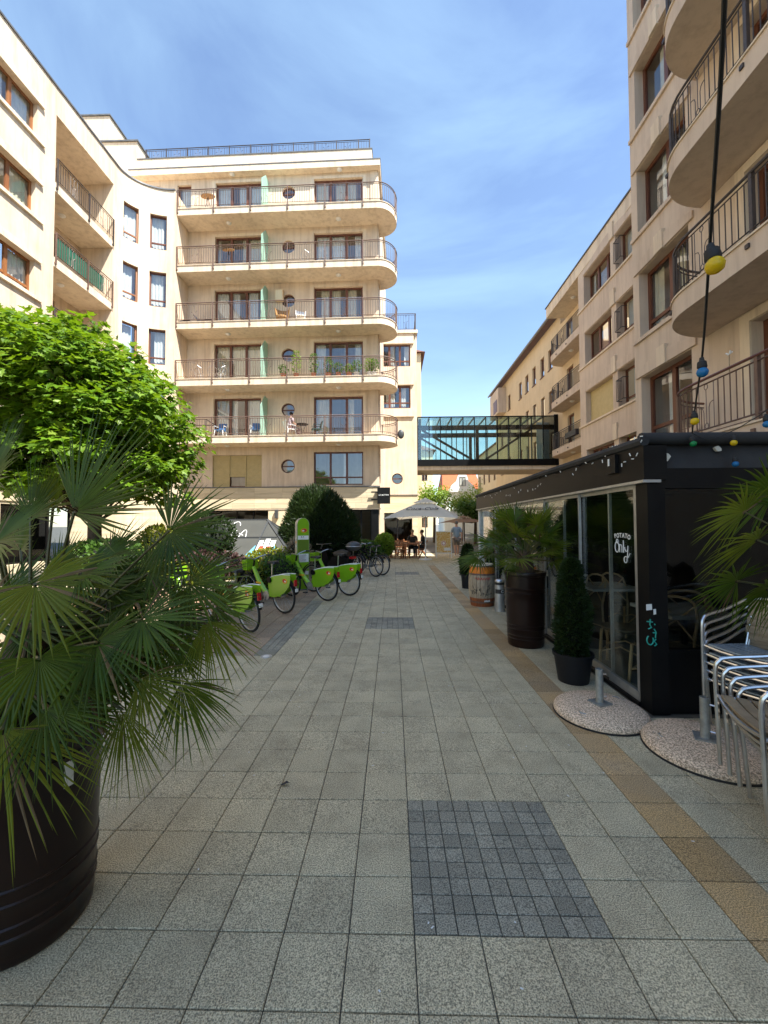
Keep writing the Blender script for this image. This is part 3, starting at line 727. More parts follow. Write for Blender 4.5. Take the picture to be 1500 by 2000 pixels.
# ================================================================== rear block behind the corner, where the bridge starts
YB = 26.6
WB = Wall((atY(815, 900, YB).x, YB), (1, 0))
bb = thing('apartment_building', 'narrow cream block with two bay windows and a round window beside the bridge', 'building', (WB.O.x, YB, 0))
wS0 = -4.2
cw = WB.hit(776, 935)
wall(bb, WB.fm, wS0, 0, 3.6, 14.3, [(-2.5, -0.42, 12.1, 13.6), (-2.5, -0.42, 9.3, 10.85)], 0.2, 'stucco', circles=[(cw[0], cw[1], 0.36)])
wall(bb, WB.fm, wS0, 0, 0, 3.55, [(-2.3, -0.35, 0.1, 2.4)], 0.3, 'stone', name='ground_floor_wall')
for z in (12.1, 9.3): window(bb, WB.fm, -2.5, -0.42, z, z+1.52, t=-0.1, cols=3, fw=0.09, transom=z+0.4, cover=(0.3, 0.5, 0.6))
round_window(bb, WB.fm, cw[0], cw[1], 0.36)
window(bb, WB.fm, -2.3, -0.35, 0.1, 2.4, t=-0.2, cols=2, fw=0.06, m='black_metal', curtain=None, name='shop_window', glassm='glass_dark')
q = MB(); q.mbox(WB.fm, wS0, 0.02, 3.55, 3.6, -0.1, 0.05); q.build('ledge', 'coping', bb)
q = MB(); q.mbox(WB.fm, -2.7, -0.2, 8.75, 9.29, 0.002, 0.12); q.mbox(WB.fm, -2.7, -0.2, 10.87, 12.09, 0.002, 0.12); q.mbox(WB.fm, -2.7, -0.2, 13.63, 14.30, 0.002, 0.12); q.build('bay_panel', 'stucco_trim', bb)
q = MB(); q.mbox(WB.fm, wS0, 0.06, 14.3, 14.5, -12, 0.2); q.build('roof_slab', 'stucco_trim', bb)
q = MB()
for (a, c) in (((0, 0), (0, -12)), ((0, -12), (wS0, -12)), ((wS0, -12), (wS0, 0))):
    pA, pB = WB.at(*a), WB.at(*c); q.add([(pA[0], pA[1], 0), (pB[0], pB[1], 0), (pB[0], pB[1], 14.3), (pA[0], pA[1], 14.3)], [(0, 1, 2, 3)])
q.build('side_wall', 'stucco', bb)
q = MB(); q.mbox(WB.fm, -2.65, 0.0, 14.501, 14.53, 0.06, 0.14); q = q.build('roof_railing', 'iron', bb)
railing(q, [WB.at(-2.6, 0.1), WB.at(-0.05, 0.1), WB.at(-0.05, -3)], 14.5, h=1.15, gap=0.15, posts=[0.02, 1.25, 2.5, 4.0], motif=[0.65, 1.9], drop=0.02, th=0.016)
reparent(bb)

# ================================================================== left block with loggias and the curved wall
XL = -13.1
WL = Wall((XL, 18.62), (0, -1))           # u towards the camera: outward normal is -x, so build with a flipped map
fmL = lambda s, z, t: (XL + t, 18.62 + s, z)          # s along +y (negative towards the camera), t towards the street
bl = thing('apartment_building', 'sunlit cream block with stacked loggias and a concave wall behind the maple', 'building', (XL, 18.62, 0))
HT = 18.85
def yL(px, py=300): return atX(px, py, XL).y - 18.62
lg = (yL(109), yL(223))
wn = (-7.1, yL(73, 235))
Lh = [(lg[0], lg[1], 3.7, 17.75)]
for F in FL[1:5]: Lh.append((wn[0], wn[1], F+0.97, F+2.25))
def wallL(s0, s1, z0, z1, hs, dep, m, nm): return wall(bl, fmL, s0, s1, z0, z1, hs, dep, m, name=nm)
wallL(-21, 0, 3.62, HT, Lh, 0.28, 'stucco', 'wall')
wallL(-21, 0, 0, 2.5, [(-9, -6, 0.3, 2.4), (-5.4, -2.2, 0.3, 2.4)], 0.3, 'stone', 'ground_floor_wall')
for (a, c) in ((-9, -6), (-5.4, -2.2)):
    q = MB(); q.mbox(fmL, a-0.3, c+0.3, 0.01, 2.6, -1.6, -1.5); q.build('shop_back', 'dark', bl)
    window(bl, fmL, a, c, 0.3, 2.4, t=-0.25, cols=3, fw=0.06, m='black_metal', curtain=None, name='shop_window', glassm='glass_dark')
for k, F in enumerate(FL[1:5]):
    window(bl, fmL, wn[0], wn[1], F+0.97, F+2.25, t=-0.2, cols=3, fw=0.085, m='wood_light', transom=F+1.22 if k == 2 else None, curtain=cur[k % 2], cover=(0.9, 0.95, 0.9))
    # shallow hood and sill ledge
    q = MB(); q.mbox(fmL, wn[0]-0.1, wn[1]+0.22, F+2.255, F+2.42, 0.003, 0.10); q.mbox(fmL, wn[0]-0.1, wn[1]-0.6, F+2.42, F+2.56, 0.003, 0.06); q.build('window_hood', 'stucco_trim', bl)
    q = MB(); q.mbox(fmL, wn[0]-0.1, wn[1]+0.28, F+0.82, F+0.95, 0.003, 0.09); q.build('window_sill', 'stucco_trim', bl)
# loggia insides
q = MB(); D = 1.55
q.add([fmL(lg[0], 3.7, -0.28), fmL(lg[0], 17.75, -0.28), fmL(lg[0], 17.75, -D), fmL(lg[0], 3.7, -D)], [(0, 3, 2, 1)])
q.add([fmL(lg[1], 3.7, -0.28), fmL(lg[1], 17.75, -0.28), fmL(lg[1], 17.75, -D), fmL(lg[1], 3.7, -D)], [(0, 1, 2, 3)])
q.add([fmL(lg[0], 17.75, -0.28), fmL(lg[1], 17.75, -0.28), fmL(lg[1], 17.75, -D), fmL(lg[0], 17.75, -D)], [(0, 1, 2, 3)])
q.build('loggia_side', 'stucco', bl)
fmLb = lambda s, z, t: (XL - D + t, 18.62 + s, z)
lh = []
for F in FL[1:5]: lh.append((lg[0]+0.35, lg[0]+1.9, F+0.02, F+2.3))
wall(bl, fmLb, lg[0], lg[1], 3.7, 17.75, lh, 0.15, 'stucco', name='loggia_back')
for k, F in enumerate(FL[1:5]):
    window(bl, fmLb, lg[0]+0.35, lg[0]+1.9, F+0.02, F+2.3, t=-0.1, cols=2, fw=0.085, name='balcony_door', cover=(0.8, 0.6))
    q = MB(); q.mbox(fmL, lg[0]+0.003, lg[1]-0.003, F-0.36, F, -D+0.003, 0.012); sl_ = q.build('balcony', 'stucco_trim', bl)
    pth = [(XL+0.035, 18.62+lg[0]+0.03), (XL+0.035, 18.62+lg[1]+0.02)]
    T = lg[1]-lg[0]
    railing(sl_, pth, F, h=1.0, gap=0.12, posts=[0.02, T*0.52, T-0.05], motif=[T*0.26, T*0.78], m='iron_brown' if k % 2 else 'iron', th=0.016, side=1)
    ceiling_lamp(sl_, XL-0.75, 18.62+(lg[0]+lg[1])/2-0.4, F-0.362)
    if k == 1:
        q = MB(); q.mbox(fmL, lg[0]+0.08, lg[1]-0.55, F+0.1, F+0.86, 0.0, 0.012); q.build('privacy_screen', 'mesh_green', sl_)
# coping
q = MB(); q.mbox(fmL, -21, 0.0, HT, HT+0.07, -0.4, 0.05); q.build('coping', 'coping', bl)
# curved wall: quarter ellipse
ecx, ecy, ea, eb = SE + C0.x, 18.62, -XL + (SE + C0.x), 1.45
ea = abs(XL - ecx)
def curve_pt(th, t):
    x, y = ecx - ea*math.cos(th), ecy + eb*math.sin(th)
    nx, ny = math.cos(th)*eb, -math.sin(th)*ea; l = math.hypot(nx, ny)
    return x + nx/l*t, y + ny/l*t
NS = 96; tab = [0.0]
for k in range(NS):
    a, c = curve_pt(pi/2*k/NS, 0), curve_pt(pi/2*(k+1)/NS, 0); tab.append(tab[-1]+math.hypot(c[0]-a[0], c[1]-a[1]))
CL = tab[-1]
def th_of(s):
    for k in range(NS):
        if tab[k+1] >= s: return pi/2*(k+(s-tab[k])/(tab[k+1]-tab[k]))/NS
    return pi/2
def fmV(s, z, t):
    x, y = curve_pt(th_of(max(0, min(CL, s))), t); return (x, y, z)
def s_for_px(px):
    best = 0; e = 1e9
    for k in range(400):
        s = CL*k/400; x, y, _ = fmV(s, 0, 0)
        v = CR.transposed() @ (Vector((x, y, 13.0)) - EYE); q_ = abs(750+FPX*v.x/-v.z-px)
        if q_ < e: e, best = q_, s
    return best
nv = [(s_for_px(239), s_for_px(269)), (s_for_px(291), s_for_px(324))]
vh = [(a, c, F+0.65, F+2.45) for F in FL[1:5] for (a, c) in nv]
wall(bl, fmV, 0, CL, 3.62, HT, vh, 0.2, 'stucco', name='curved_wall', extra=[CL*k/40 for k in range(41)])
wall(bl, fmV, 0, CL, 0, 2.5, [], 0.2, 'stone', name='ground_floor_wall', extra=[CL*k/40 for k in range(41)])
for k, F in enumerate(FL[1:5]):
    for j, (a, c) in enumerate(nv):
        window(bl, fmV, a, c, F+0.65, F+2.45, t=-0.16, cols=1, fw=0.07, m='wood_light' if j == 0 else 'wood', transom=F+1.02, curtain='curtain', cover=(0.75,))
q = MB()
for k in range(40): q.mbox(fmV, CL*k/40, CL*(k+1)/40, HT, HT+0.07, -0.35, 0.05)
q.build('coping_curved', 'coping', bl)
# end wall of the curve, back to the corner block, and stone course
q = MB()
eX, eY, _ = fmV(CL, 0, 0); yb = WC.at(SE, 0)[1]+0.3
q.add([(eX, eY, 0), (eX, yb, 0), (eX, yb, HT), (eX, eY, HT)], [(0, 1, 2, 3)])
q.add([(eX-0.35, eY+0.02, HT-0.01), (eX, eY, HT-0.01), (eX, yb, HT-0.01), (eX-0.35, yb, HT-0.01)], [(0, 1, 2, 3)])
q.add([(XL-10, -2.2, HT-0.02), (XL, -2.2, HT-0.02), (XL, 18.62, HT-0.02), (XL-10, 18.62, HT-0.02)], [(0, 1, 2, 3)])
cvp = [fmV(CL*k/24, HT-0.02, -0.01) for k in range(25)]
for k in range(24): q.add([cvp[k], cvp[k+1], (cvp[k+1][0], yb, HT-0.02), (cvp[k][0], yb, HT-0.02)], [(0, 1, 2, 3)])
q.add([(XL-10, 18.62, HT-0.02), (XL, 18.62, HT-0.02), (XL, yb, HT-0.02), (XL-10, yb, HT-0.02)], [(0, 1, 2, 3)])
q.add([(XL-10, -2.2, 0), (XL-10, yb, 0), (XL-10, yb, HT), (XL-10, -2.2, HT)], [(0, 1, 2, 3)])
q.add([(XL-10, -2.2, 0), (XL, -2.2, 0), (XL, -2.2, HT), (XL-10, -2.2, HT)], [(0, 1, 2, 3)])
q.build('end_wall', 'stucco', bl)
for (fmx, a0, a1, stp) in ((fmL, -9, 0, 0), (fmV, 0, CL, 0)):
    for j in range(4):
        s = a0
        while s < a1-0.05:
            e = min(s+rs.choice((0.7, 0.9, 1.1)), a1); q = MB()
            nseg = 1 if fmx is fmL else 4
            for m_ in range(nseg): q.mbox(fmx, s+0.003+(e-s-0.006)*m_/nseg, s+0.003+(e-s-0.006)*(m_+1)/nseg, 2.503+j*0.28, 2.777+j*0.28, -0.05, 0.04)
            q.build('cladding_stone', 'stone', bl); s = e
reparent(bl)
# roof-top blocks behind
def roof_block(x0, x1, y0, y1, z0, z1, label):
    t = thing('roof_block', label, 'building', (x0, y0, z0))
    q = MB(); q.box((x0, y0, z0), (x1, y1, z1)); q.build('wall', 'stucco', t)
    q = MB(); q.box((x0-0.08, y0-0.08, z1), (x1+0.08, y1+0.08, z1+0.08)); q.build('coping', 'coping', t)
    return t
a = atY(165, 228, 24); c = atY(214, 228, 24)
t = roof_block(a.x-2, c.x, 24, 27.5, 16, a.z, 'tall plain stair tower rising behind the parapet of the loggia block')
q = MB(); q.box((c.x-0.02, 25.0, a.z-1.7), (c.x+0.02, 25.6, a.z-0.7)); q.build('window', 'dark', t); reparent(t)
a = atY(200, 279, 22.4); c = atY(268, 277, 22.4)
reparent(roof_block(a.x-1, c.x, 22.4, 26, 16, c.z, 'low plain roof block next to the railed roof terrace'))
# ================================================================== right-hand block standing over the pergola
XR = 6.8
fmR = lambda s, z, t: (XR - t, 11.35 - s, z)         # s towards the camera, t towards the street
br = thing('apartment_building', 'shaded beige block with round-ended balconies rising over the pergola', 'building', (XR, 11.35, 0))
HR = 20.6  # top is out of view; height chosen so the block shades the street
def sR(px): return 11.35 - atX(px, 1024, XR).y
wr = (sR(1259), sR(1360))
dr_ = (sR(1480), sR(1480)+1.9)
bf = [3.21, 6.10, 8.99, 11.88, 14.77]
hs = []
for F in bf:
    hs.append((wr[0], wr[1], F+0.62, F+2.4)); hs.append((dr_[0], dr_[1], F+0.02, F+2.25)); hs.append((dr_[1]+1.6, dr_[1]+3.2, F+0.02, F+2.25))
wall(br, fmR, 0, 26, 0, HR, hs, 0.32, 'stucco_pink')
q = MB()
q.add([(XR, 11.35, 0), (XR+9, 11.35, 0), (XR+9, 11.35, HR), (XR, 11.35, HR)], [(0, 1, 2, 3)])
q.add([(XR, -14.65, 0), (XR+9, -14.65, 0), (XR+9, -14.65, HR), (XR, -14.65, HR)], [(0, 1, 2, 3)])
q.add([(XR+9, -14.65, 0), (XR+9, 11.35, 0), (XR+9, 11.35, HR), (XR+9, -14.65, HR)], [(0, 1, 2, 3)])
q.add([(XR, -14.65, HR), (XR+9, -14.65, HR), (XR+9, 11.35, HR), (XR, 11.35, HR)], [(0, 1, 2, 3)])
q.build('side_wall', 'stucco_pink', br)
q = MB(); q.mbox(fmR, 0, 26, HR-0.001, HR+0.3, -0.3, 0.25); q.build('cornice', 'stucco_trim', br)
for k, F in enumerate(bf):
    window(br, fmR, wr[0], wr[1], F+0.62, F+2.4, t=-0.27, cols=2, fw=0.09, transom=F+1.0 if k in (0, 1) else None, cover=(0.5, 0.3), curtain=cur[k % 2])
    for (a, c) in ((dr_[0], dr_[1]), (dr_[1]+1.6, dr_[1]+3.2)):
        window(br, fmR, a, c, F+0.02, F+2.25, t=-0.25, cols=2, fw=0.09, name='balcony_door', cover=(0.3, 0.0), curtain='curtain_cream')
    # flat relief round the window: sill line, segmental lintel and keystone
    q = MB(); q.mbox(fmR, wr[0]-0.25, wr[1]+0.25, F+0.50, F+0.60, 0.002, 0.06); q.build('window_sill', 'stucco_pink', br)
    q = MB(); mid = (wr[0]+wr[1])/2; hw = (wr[1]-wr[0])/2+0.18
    pl = [(mid-hw, F+2.42), (mid+hw, F+2.42)] + [(mid+hw*(1-2*i/10), F+2.58+0.20*math.sin(pi*i/10)) for i in range(11)]
    q.plate(pl[::-1], fmR, 0.002, 0.05); q.build('lintel', 'stucco_pink', br)
    q = MB(); q.mbox(fmR, mid-0.16, mid+0.16, F+2.40, F+2.88, 0.003, 0.09); q.build('keystone', 'stucco_trim', br)
    q = MB(); q.mbox(fmR, dr_[0]-0.22, dr_[0]-0.004, F+0.002, F+2.42, 0.002, 0.04); q.mbox(fmR, dr_[1]+0.004, dr_[1]+0.22, F+0.002, F+2.42, 0.002, 0.04); q.mbox(fmR, dr_[0]-0.004, dr_[1]+0.004, F+2.26, F+2.42, 0.002, 0.04); q.build('door_surround', 'stucco_trim', br)
# flower shapes stuck on one glass door
q = MB(); F = 3.21; cy_, cz_ = dr_[0]+0.32, F+1.45
for k in range(5):
    a = 2*pi*k/5+0.3; pts = [(cy_+0.12*math.cos(a)+0.085*math.cos(t_)*math.cos(a)-0.045*math.sin(t_)*math.sin(a), cz_+0.12*math.sin(a)+0.085*math.cos(t_)*math.sin(a)+0.045*math.sin(t_)*math.cos(a)) for t_ in [2*pi*i/10 for i in range(10)]]
    q.plate(pts[::-1], fmR, -0.225, -0.22)
q.build('flower_sticker', 'chalk', br)
for F in bf[:4]:
    bz0 = F-0.42; yf, yn = 8.83, 3.6; pr = 1.25
    pts = []
    for k in range(13):           # far rounded end
        a = pi/2*k/12
        pts.append((XR-pr*math.sin(a), yf-1.15+1.15*math.cos(a)))
    pts.append((XR-pr, yn)); 
    poly = pts + [(XR-0.004, yn), (XR-0.004, yf)]
    q = MB(); q.prism(poly, bz0, F-0.03); slab = q.build('balcony', 'stucco_pink', br)
    q = MB(); q.prism([(x-0.03 if x < XR-0.02 else x, y) for x, y in pts] + [(XR-0.005, yn), (XR-0.005, yf)], F-0.029, F); q.build('drip_edge', 'stucco_trim', slab)
    path = [(x+0.06 if x < XR-0.02 else XR-0.06, y) for x, y in pts]
    low = F < 4
    T = path_len(path)[-1]; fst = path_len(path)[8]
    railing(slab, path, F+0.02, h=1.02, gap=0.125, posts=[fst, fst+2.0, fst+4.0], motif=[fst+1.0, fst+3.0], m='iron_brown' if low else 'iron', th=0.013, topm='rail_wood' if low else None, top_th=0.05, post_th=0.06, drop=0.22, side=-1)
reparent(br)
# antenna-like stake on the lowest balcony rail
ws = thing('garden_stake', 'thin stake with a small white flower top on the lowest balcony rail', 'garden stake')
p = atX(1424, 690, XR-1.15); q = MB(); q.tube([(p.x, p.y, 3.4), (p.x, p.y, p.z-0.02)], 0.006, 5); q.build('stick', 'slat_wood', ws)
q = MB()
for k in range(4):
    a = k*pi/2+0.4; q.tube([(p.x, p.y, p.z-0.02), (p.x+0.0, p.y+0.07*math.cos(a), p.z+0.03*math.sin(a)+0.01)], [0.006, 0.012], 5)
q.build('flower', 'chalk', ws)

# ================================================================== middle block on the right
XM = 9.7
bm_ = thing('apartment_building', 'beige block with recessed wide windows and a drawn yellow blind', 'building', (XM, 20.9, 0))
fmM = lambda s, z, t: (XM - t, 20.9 - s, z)
def sM(px): return 20.9 - atX(px, 1024, XM).y
w1 = (sM(1149), sM(1203)); w2 = (sM(1213), sM(1213)+1.7)
HM = 15.05
hs = []
for F in FL[1:5]:
    hs += [(w1[0], w1[1], F+0.45, F+2.05), (w2[0], w2[1], F+0.45, F+2.05)]
hs = [h for h in hs if h[3] < HM-0.3]
hs += [(w1[0], w1[1], 3.6, 5.3), (w2[0], w2[1], 3.6, 5.3)]
wall(bm_, fmM, 0, 9.6, 0, HM, hs, 0.40, 'stucco_pink')
k = 0
for F in FL[2:5]:
    if F == FL[4]:
        window(bm_, fmM, w1[0], w1[1], F+0.45, F+2.05, t=-0.38, cols=3, fw=0.08, curtain=None)
        bl_ = MB(); bl_.mbox(fmM, w1[0]+0.02, w1[1]-0.02, F+0.55, F+2.04, -0.26, -0.235); bl_ = bl_.build('roller_blind', 'shutter', bm_)
        q = MB(); q.mbox(fmM, w1[0]+0.01, w1[1]-0.01, F+0.46, F+0.55, -0.28, -0.22); q.build('bottom_bar', 'wood', bl_)
    else:
        window(bm_, fmM, w1[0], w1[1], F+0.45, F+2.05, t=-0.36, cols=3, fw=0.09, transom=F+0.80, cover=(0.3, 0, 0.2))
    window(bm_, fmM, w2[0], w2[1], F+0.45, F+2.05, t=-0.36, cols=2, fw=0.09, transom=F+0.80, cover=(0.6, 0.6))
window(bm_, fmM, w1[0], w1[1], 3.6, 5.3, t=-0.36, cols=4, fw=0.09, cover=(0.6, 0, 0.7, 0), curtain='curtain_cream')
window(bm_, fmM, w2[0], w2[1], 3.6, 5.3, t=-0.36, cols=2, fw=0.09, cover=(0,))
for F in FL[2:6]:
    q = MB(); q.mbox(fmM, 0.0, 9.6, F+0.36, F+0.44, 0.002, 0.07); q.build('string_course', 'stucco_trim', bm_)
    md = (w1[1]+w2[0])/2
    q = MB(); pl = [(w1[0], F+2.08), (w2[1], F+2.08)] + [(w2[1]+(w1[0]-w2[1])*i/12, F+2.2+0.35*math.sin(pi*i/12)) for i in range(13)]
    q.plate(pl[::-1], fmM, 0.002, 0.04); q.build('lintel', 'stucco_pink', bm_)
    q = MB(); q.mbox(fmM, md-0.16, md+0.16, F+2.05, F+2.75, 0.003, 0.09); q.build('keystone', 'stucco_trim', bm_)
q = MB()
for (pA, pB) in (((XM, 20.9), (XM+1.25, 20.9)), ((XM+9, 11.3), (XM+9, 20.9)), ((XM, 11.3), (XM+9, 11.3))):
    q.add([(pA[0], pA[1], 0), (pB[0], pB[1], 0), (pB[0], pB[1], HM), (pA[0], pA[1], HM)], [(0, 1, 2, 3)])
q.build('side_wall', 'stucco_pink', bm_)
q = MB(); q.box((XM-0.02, 11.3, HM-0.55), (XM+9, 25.2, HM+0.05)); q.build('roof_slab', 'stucco_trim', bm_)
q = MB(); q.box((XM-0.08, 11.3, HM+0.051), (XM+9, 25.26, HM+0.11)); q.build('coping', 'coping', bm_)
# window guards beside the near corner
for F in FL[2:5]:
    gx, gy = XM-0.24, 20.9-w2[0]-0.55
    q = MB()
    for zz in (F+0.62, F+1.5):
        q.tube([(XM-0.01, gy-0.25, zz), (gx, gy-0.25, zz), (gx, gy+0.25, zz), (XM-0.01, gy+0.25, zz)], 0.018, 4)
    for d in range(6):
        yy = gy-0.25+0.1*d; q.box((gx-0.009, yy-0.009, F+0.62), (gx+0.009, yy+0.009, F+1.5))
    q.build('window_guard', 'iron', bm_)
# recess wall with the small balconies
XF = 10.9
fmF = lambda s, z, t: (XF - t, 42.5 - s, z)
hsr = []
for F in FL[1:5]: hsr += [(42.5-23.2, 42.5-22.3, F+0.02, F+2.15), (42.5-25.2, 42.5-24.3, F+0.02, F+2.15)]
hsr = [h for h in hsr if h[3] < 14.4]
wall(bm_, fmF, 42.5-26.0, 42.5-20.9, 0, 14.5, hsr, 0.2, 'stucco_yellow', name='recess_wall')
for h in hsr: window(bm_, fmF, h[0], h[1], h[2], h[3], t=-0.15, cols=1, fw=0.09, name='balcony_door', cover=(0.4,))
for F in FL[2:5]:
    pts = []
    for k in range(11):
        a = pi/2*k/10; pts.append((XF-1.0*math.sin(a), 25.0+0.9*math.cos(a)))
    pts.append((XF-1.0, 20.96))
    q = MB(); q.prism(pts + [(XF-0.004, 20.96)], F-0.38, F); slab = q.build('balcony', 'stucco_pink', bm_)
    path = [(x+0.05, y) for x, y in pts]; T = path_len(path)[-1]
    railing(slab, path, F, h=1.0, gap=0.13, posts=[0.9, 2.2, 3.6, T-0.05], motif=[1.5, 2.9], m='iron', th=0.02, post_th=0.06, side=-1)
    ceiling_lamp(slab, XF-0.5, 23.4, F-0.381)
    if F == FL[4]:
        q = MB(); q.box((XF-1.0-0.16, 21.6, F+0.25), (XF-1.0+0.02, 22.9, F+0.55)); q.build('flower_box', 'iron', slab)
x, y = XM+0.6, 22.8; ceiling_lamp(bm_, x, y, HM-0.551)
reparent(bm_)

# ================================================================== far yellow block on the right, with eaves
bfr = thing('apartment_building', 'long yellow block with rows of small windows under a tiled eave beyond the bridge', 'building', (XF, 42.5, 0))
HF = 15.2
hs = []
for row, zb in enumerate((12.25, 9.35, 6.5, 3.7)):
    for k, px_ in enumerate((1020, 1033, 1047.5, 1064, 1080)):
        yc = atX(px_, 1024, XF).y; s_ = 42.5-yc
        if yc < 26.7: continue
        hs.append((s_-0.36, s_+0.36, zb, zb+1.4))
hs += [(42.5-40.6, 42.5-39.8, z, z+1.4) for z in (12.25, 9.35, 6.5, 3.7)] + [(42.5-38, 42.5-37.2, z, z+1.4) for z in (12.25, 9.35, 6.5, 3.7)]
wall(bfr, fmF, 0, 42.5-26.0, 0, HF, hs, 0.18, 'stucco_yellow')
for h in hs: window(bfr, fmF, h[0], h[1], h[2], h[3], t=-0.14, cols=1, fw=0.07, cover=(0.5,), sill=True)
q = MB()
for (pA, pB, z1) in (((XF, 42.5), (XF+9, 42.5), HF), ((XF+9, 26), (XF+9, 42.5), HF), ((XF, 26.0), (XF+9, 26.0), HF)):
    q.add([(pA[0], pA[1], 0), (pB[0], pB[1], 0), (pB[0], pB[1], z1), (pA[0], pA[1], z1)], [(0, 1, 2, 3)])
q.build('side_wall', 'stucco_yellow', bfr)
q = MB(); q.add([(XF-0.55, 25.3, HF-0.05), (XF-0.55, 43, HF-0.05), (XF+4.5, 43, HF+1.9), (XF+4.5, 25.3, HF+1.9), (XF-0.55, 25.3, HF+0.1), (XF-0.55, 43, HF+0.1), (XF+4.5, 43, HF+2.05), (XF+4.5, 25.3, HF+2.05)],
               [(0,1,2,3),(7,6,5,4),(0,4,5,1),(1,5,6,2),(2,6,7,3),(3,7,4,0)]); rf = q.build('roof', 'roof_brown', bfr)
q = MB(); q.tube([(XF-0.62, 25.2, HF-0.02), (XF-0.62, 43.1, HF-0.02)], 0.08, 8); q.build('gutter', 'zinc', rf)
q = MB(); q.box((XF-0.75, 38.6, 12.3), (XF-0.003, 41.8, 14.7)); q.build('bay', 'stucco_pink', bfr)
q = MB(); q.box((XF-0.78, 39.0, 12.5), (XF-0.752, 40.4, 13.7)); q.build('bay_window', 'wood', bfr)
reparent(bfr)

# ================================================================== glazed footbridge
br0 = atY(815, 915, YB+0.02); br1 = atY(1088, 812, YB+0.02)
X0, X1 = br0.x+0.01, XF-0.01
ZB, ZT = atY(950, 909, YB).z, atY(950, 812, YB).z
DB = 3.0; y0, y1 = YB+0.02, YB+0.02+DB
fb = thing('glass_footbridge', 'glazed steel footbridge with diagonal braces joining the two blocks', 'bridge', (X0, y0, ZB))
q = MB(); q.box((X0, y0, ZB), (X1, y1, ZB+0.42)); q.build('floor_beam', 'black_metal', fb)
q = MB(); q.box((X0, y0+0.12, ZB-0.26), (X1, y1-0.12, ZB-0.002)); q.build('soffit', 'stucco_trim', fb)
q = MB(); q.box((X0+0.02, y0+0.05, ZT-0.06), (X1, y0+0.13, ZT)); q.box((X0+0.02, y1-0.13, ZT-0.06), (X1, y1-0.05, ZT)); q.build('roof_edge', 'black_metal', fb)
q = MB(); q.box((X0+0.02, y0+0.25, ZT-0.85), (X1, y0+0.42, ZT-0.55)); q.box((X0+0.02, y1-0.42, ZT-0.85), (X1, y1-0.25, ZT-0.55)); q.build('top_beam', 'black_metal', fb)
nb = 11; stp = (X1-1.0-X0)/nb
for k in range(nb+1):
    x = X0+0.04+stp*k
    q = MB(); q.box((x-0.025, y0+0.03, ZB+0.421), (x+0.025, y0+0.15, ZT-0.061)); q.build('mullion', 'black_metal', fb)
    q = MB(); q.box((x-0.02, y1-0.15, ZB+0.421), (x+0.02, y1-0.03, ZT-0.061)); q.build('mullion', 'black_metal', fb)
    q = MB(); q.box((x-0.025, y0+0.131, ZT-0.12), (x+0.025, y1-0.131, ZT-0.02)); q.build('rafter', 'black_metal', fb)
    if k < nb:
        q = MB(); q.box((x+0.028, y0+0.085, ZB+0.423), (x+stp-0.028, y0+0.097, ZT-0.064)); q.build('pane', 'glass_teal', fb)
        q = MB(); q.box((x+0.023, y1-0.097, ZB+0.423), (x+stp-0.023, y1-0.085, ZT-0.064)); q.build('pane', 'glass_teal', fb)
        q = MB(); q.box((x+0.028, y0+0.14, ZT-0.05), (x+stp-0.028, y1-0.14, ZT-0.038)); q.build('roof_pane', 'glass_teal', fb)
xm = X0+stp*5.35
for yy in (y0+0.33, y1-0.33):
    for (pa, pb) in (((X0+0.35, ZT-0.85), (xm-0.35, ZB+0.45)), ((xm+0.55, ZB+0.45), (X0+stp*10.1, ZT-0.85))):
        q = MB(); q.bar((pa[0], yy, pa[1]), (pb[0], yy, pb[1]), 0.13, 0.13, Vector((0, 1, 0))); q.build('brace', 'black_metal', fb)
    q = MB(); q.box((xm-0.1, yy-0.06, ZB+0.43), (xm+0.1, yy+0.06, ZT-0.86)); q.build('post', 'black_metal', fb)
    q = MB(); q.box((X0+0.1, yy-0.06, ZB+0.43), (X0+0.28, yy+0.06, ZT-0.1)); q.build('post', 'black_metal', fb)
xe = X0+0.04+stp*nb
q = MB(); q.box((xe+0.03, y0+0.05, ZB+0.423), (X1-0.002, y0+0.2, ZT-0.064)); q.build('end_panel', 'glass_dark', fb)
q = MB(); q.box((X1-0.26, y0-0.03, ZB-0.003), (X1-0.003, y0+0.04, ZT+0.05)); q.build('end_frame', 'black_metal', fb)
q = MB(); q.box((xe+0.1, y0+1.5, ZB+0.43), (X1-0.01, y0+1.6, ZT-0.1)); q.build('inner_wall', 'curtain', fb)
reparent(fb)

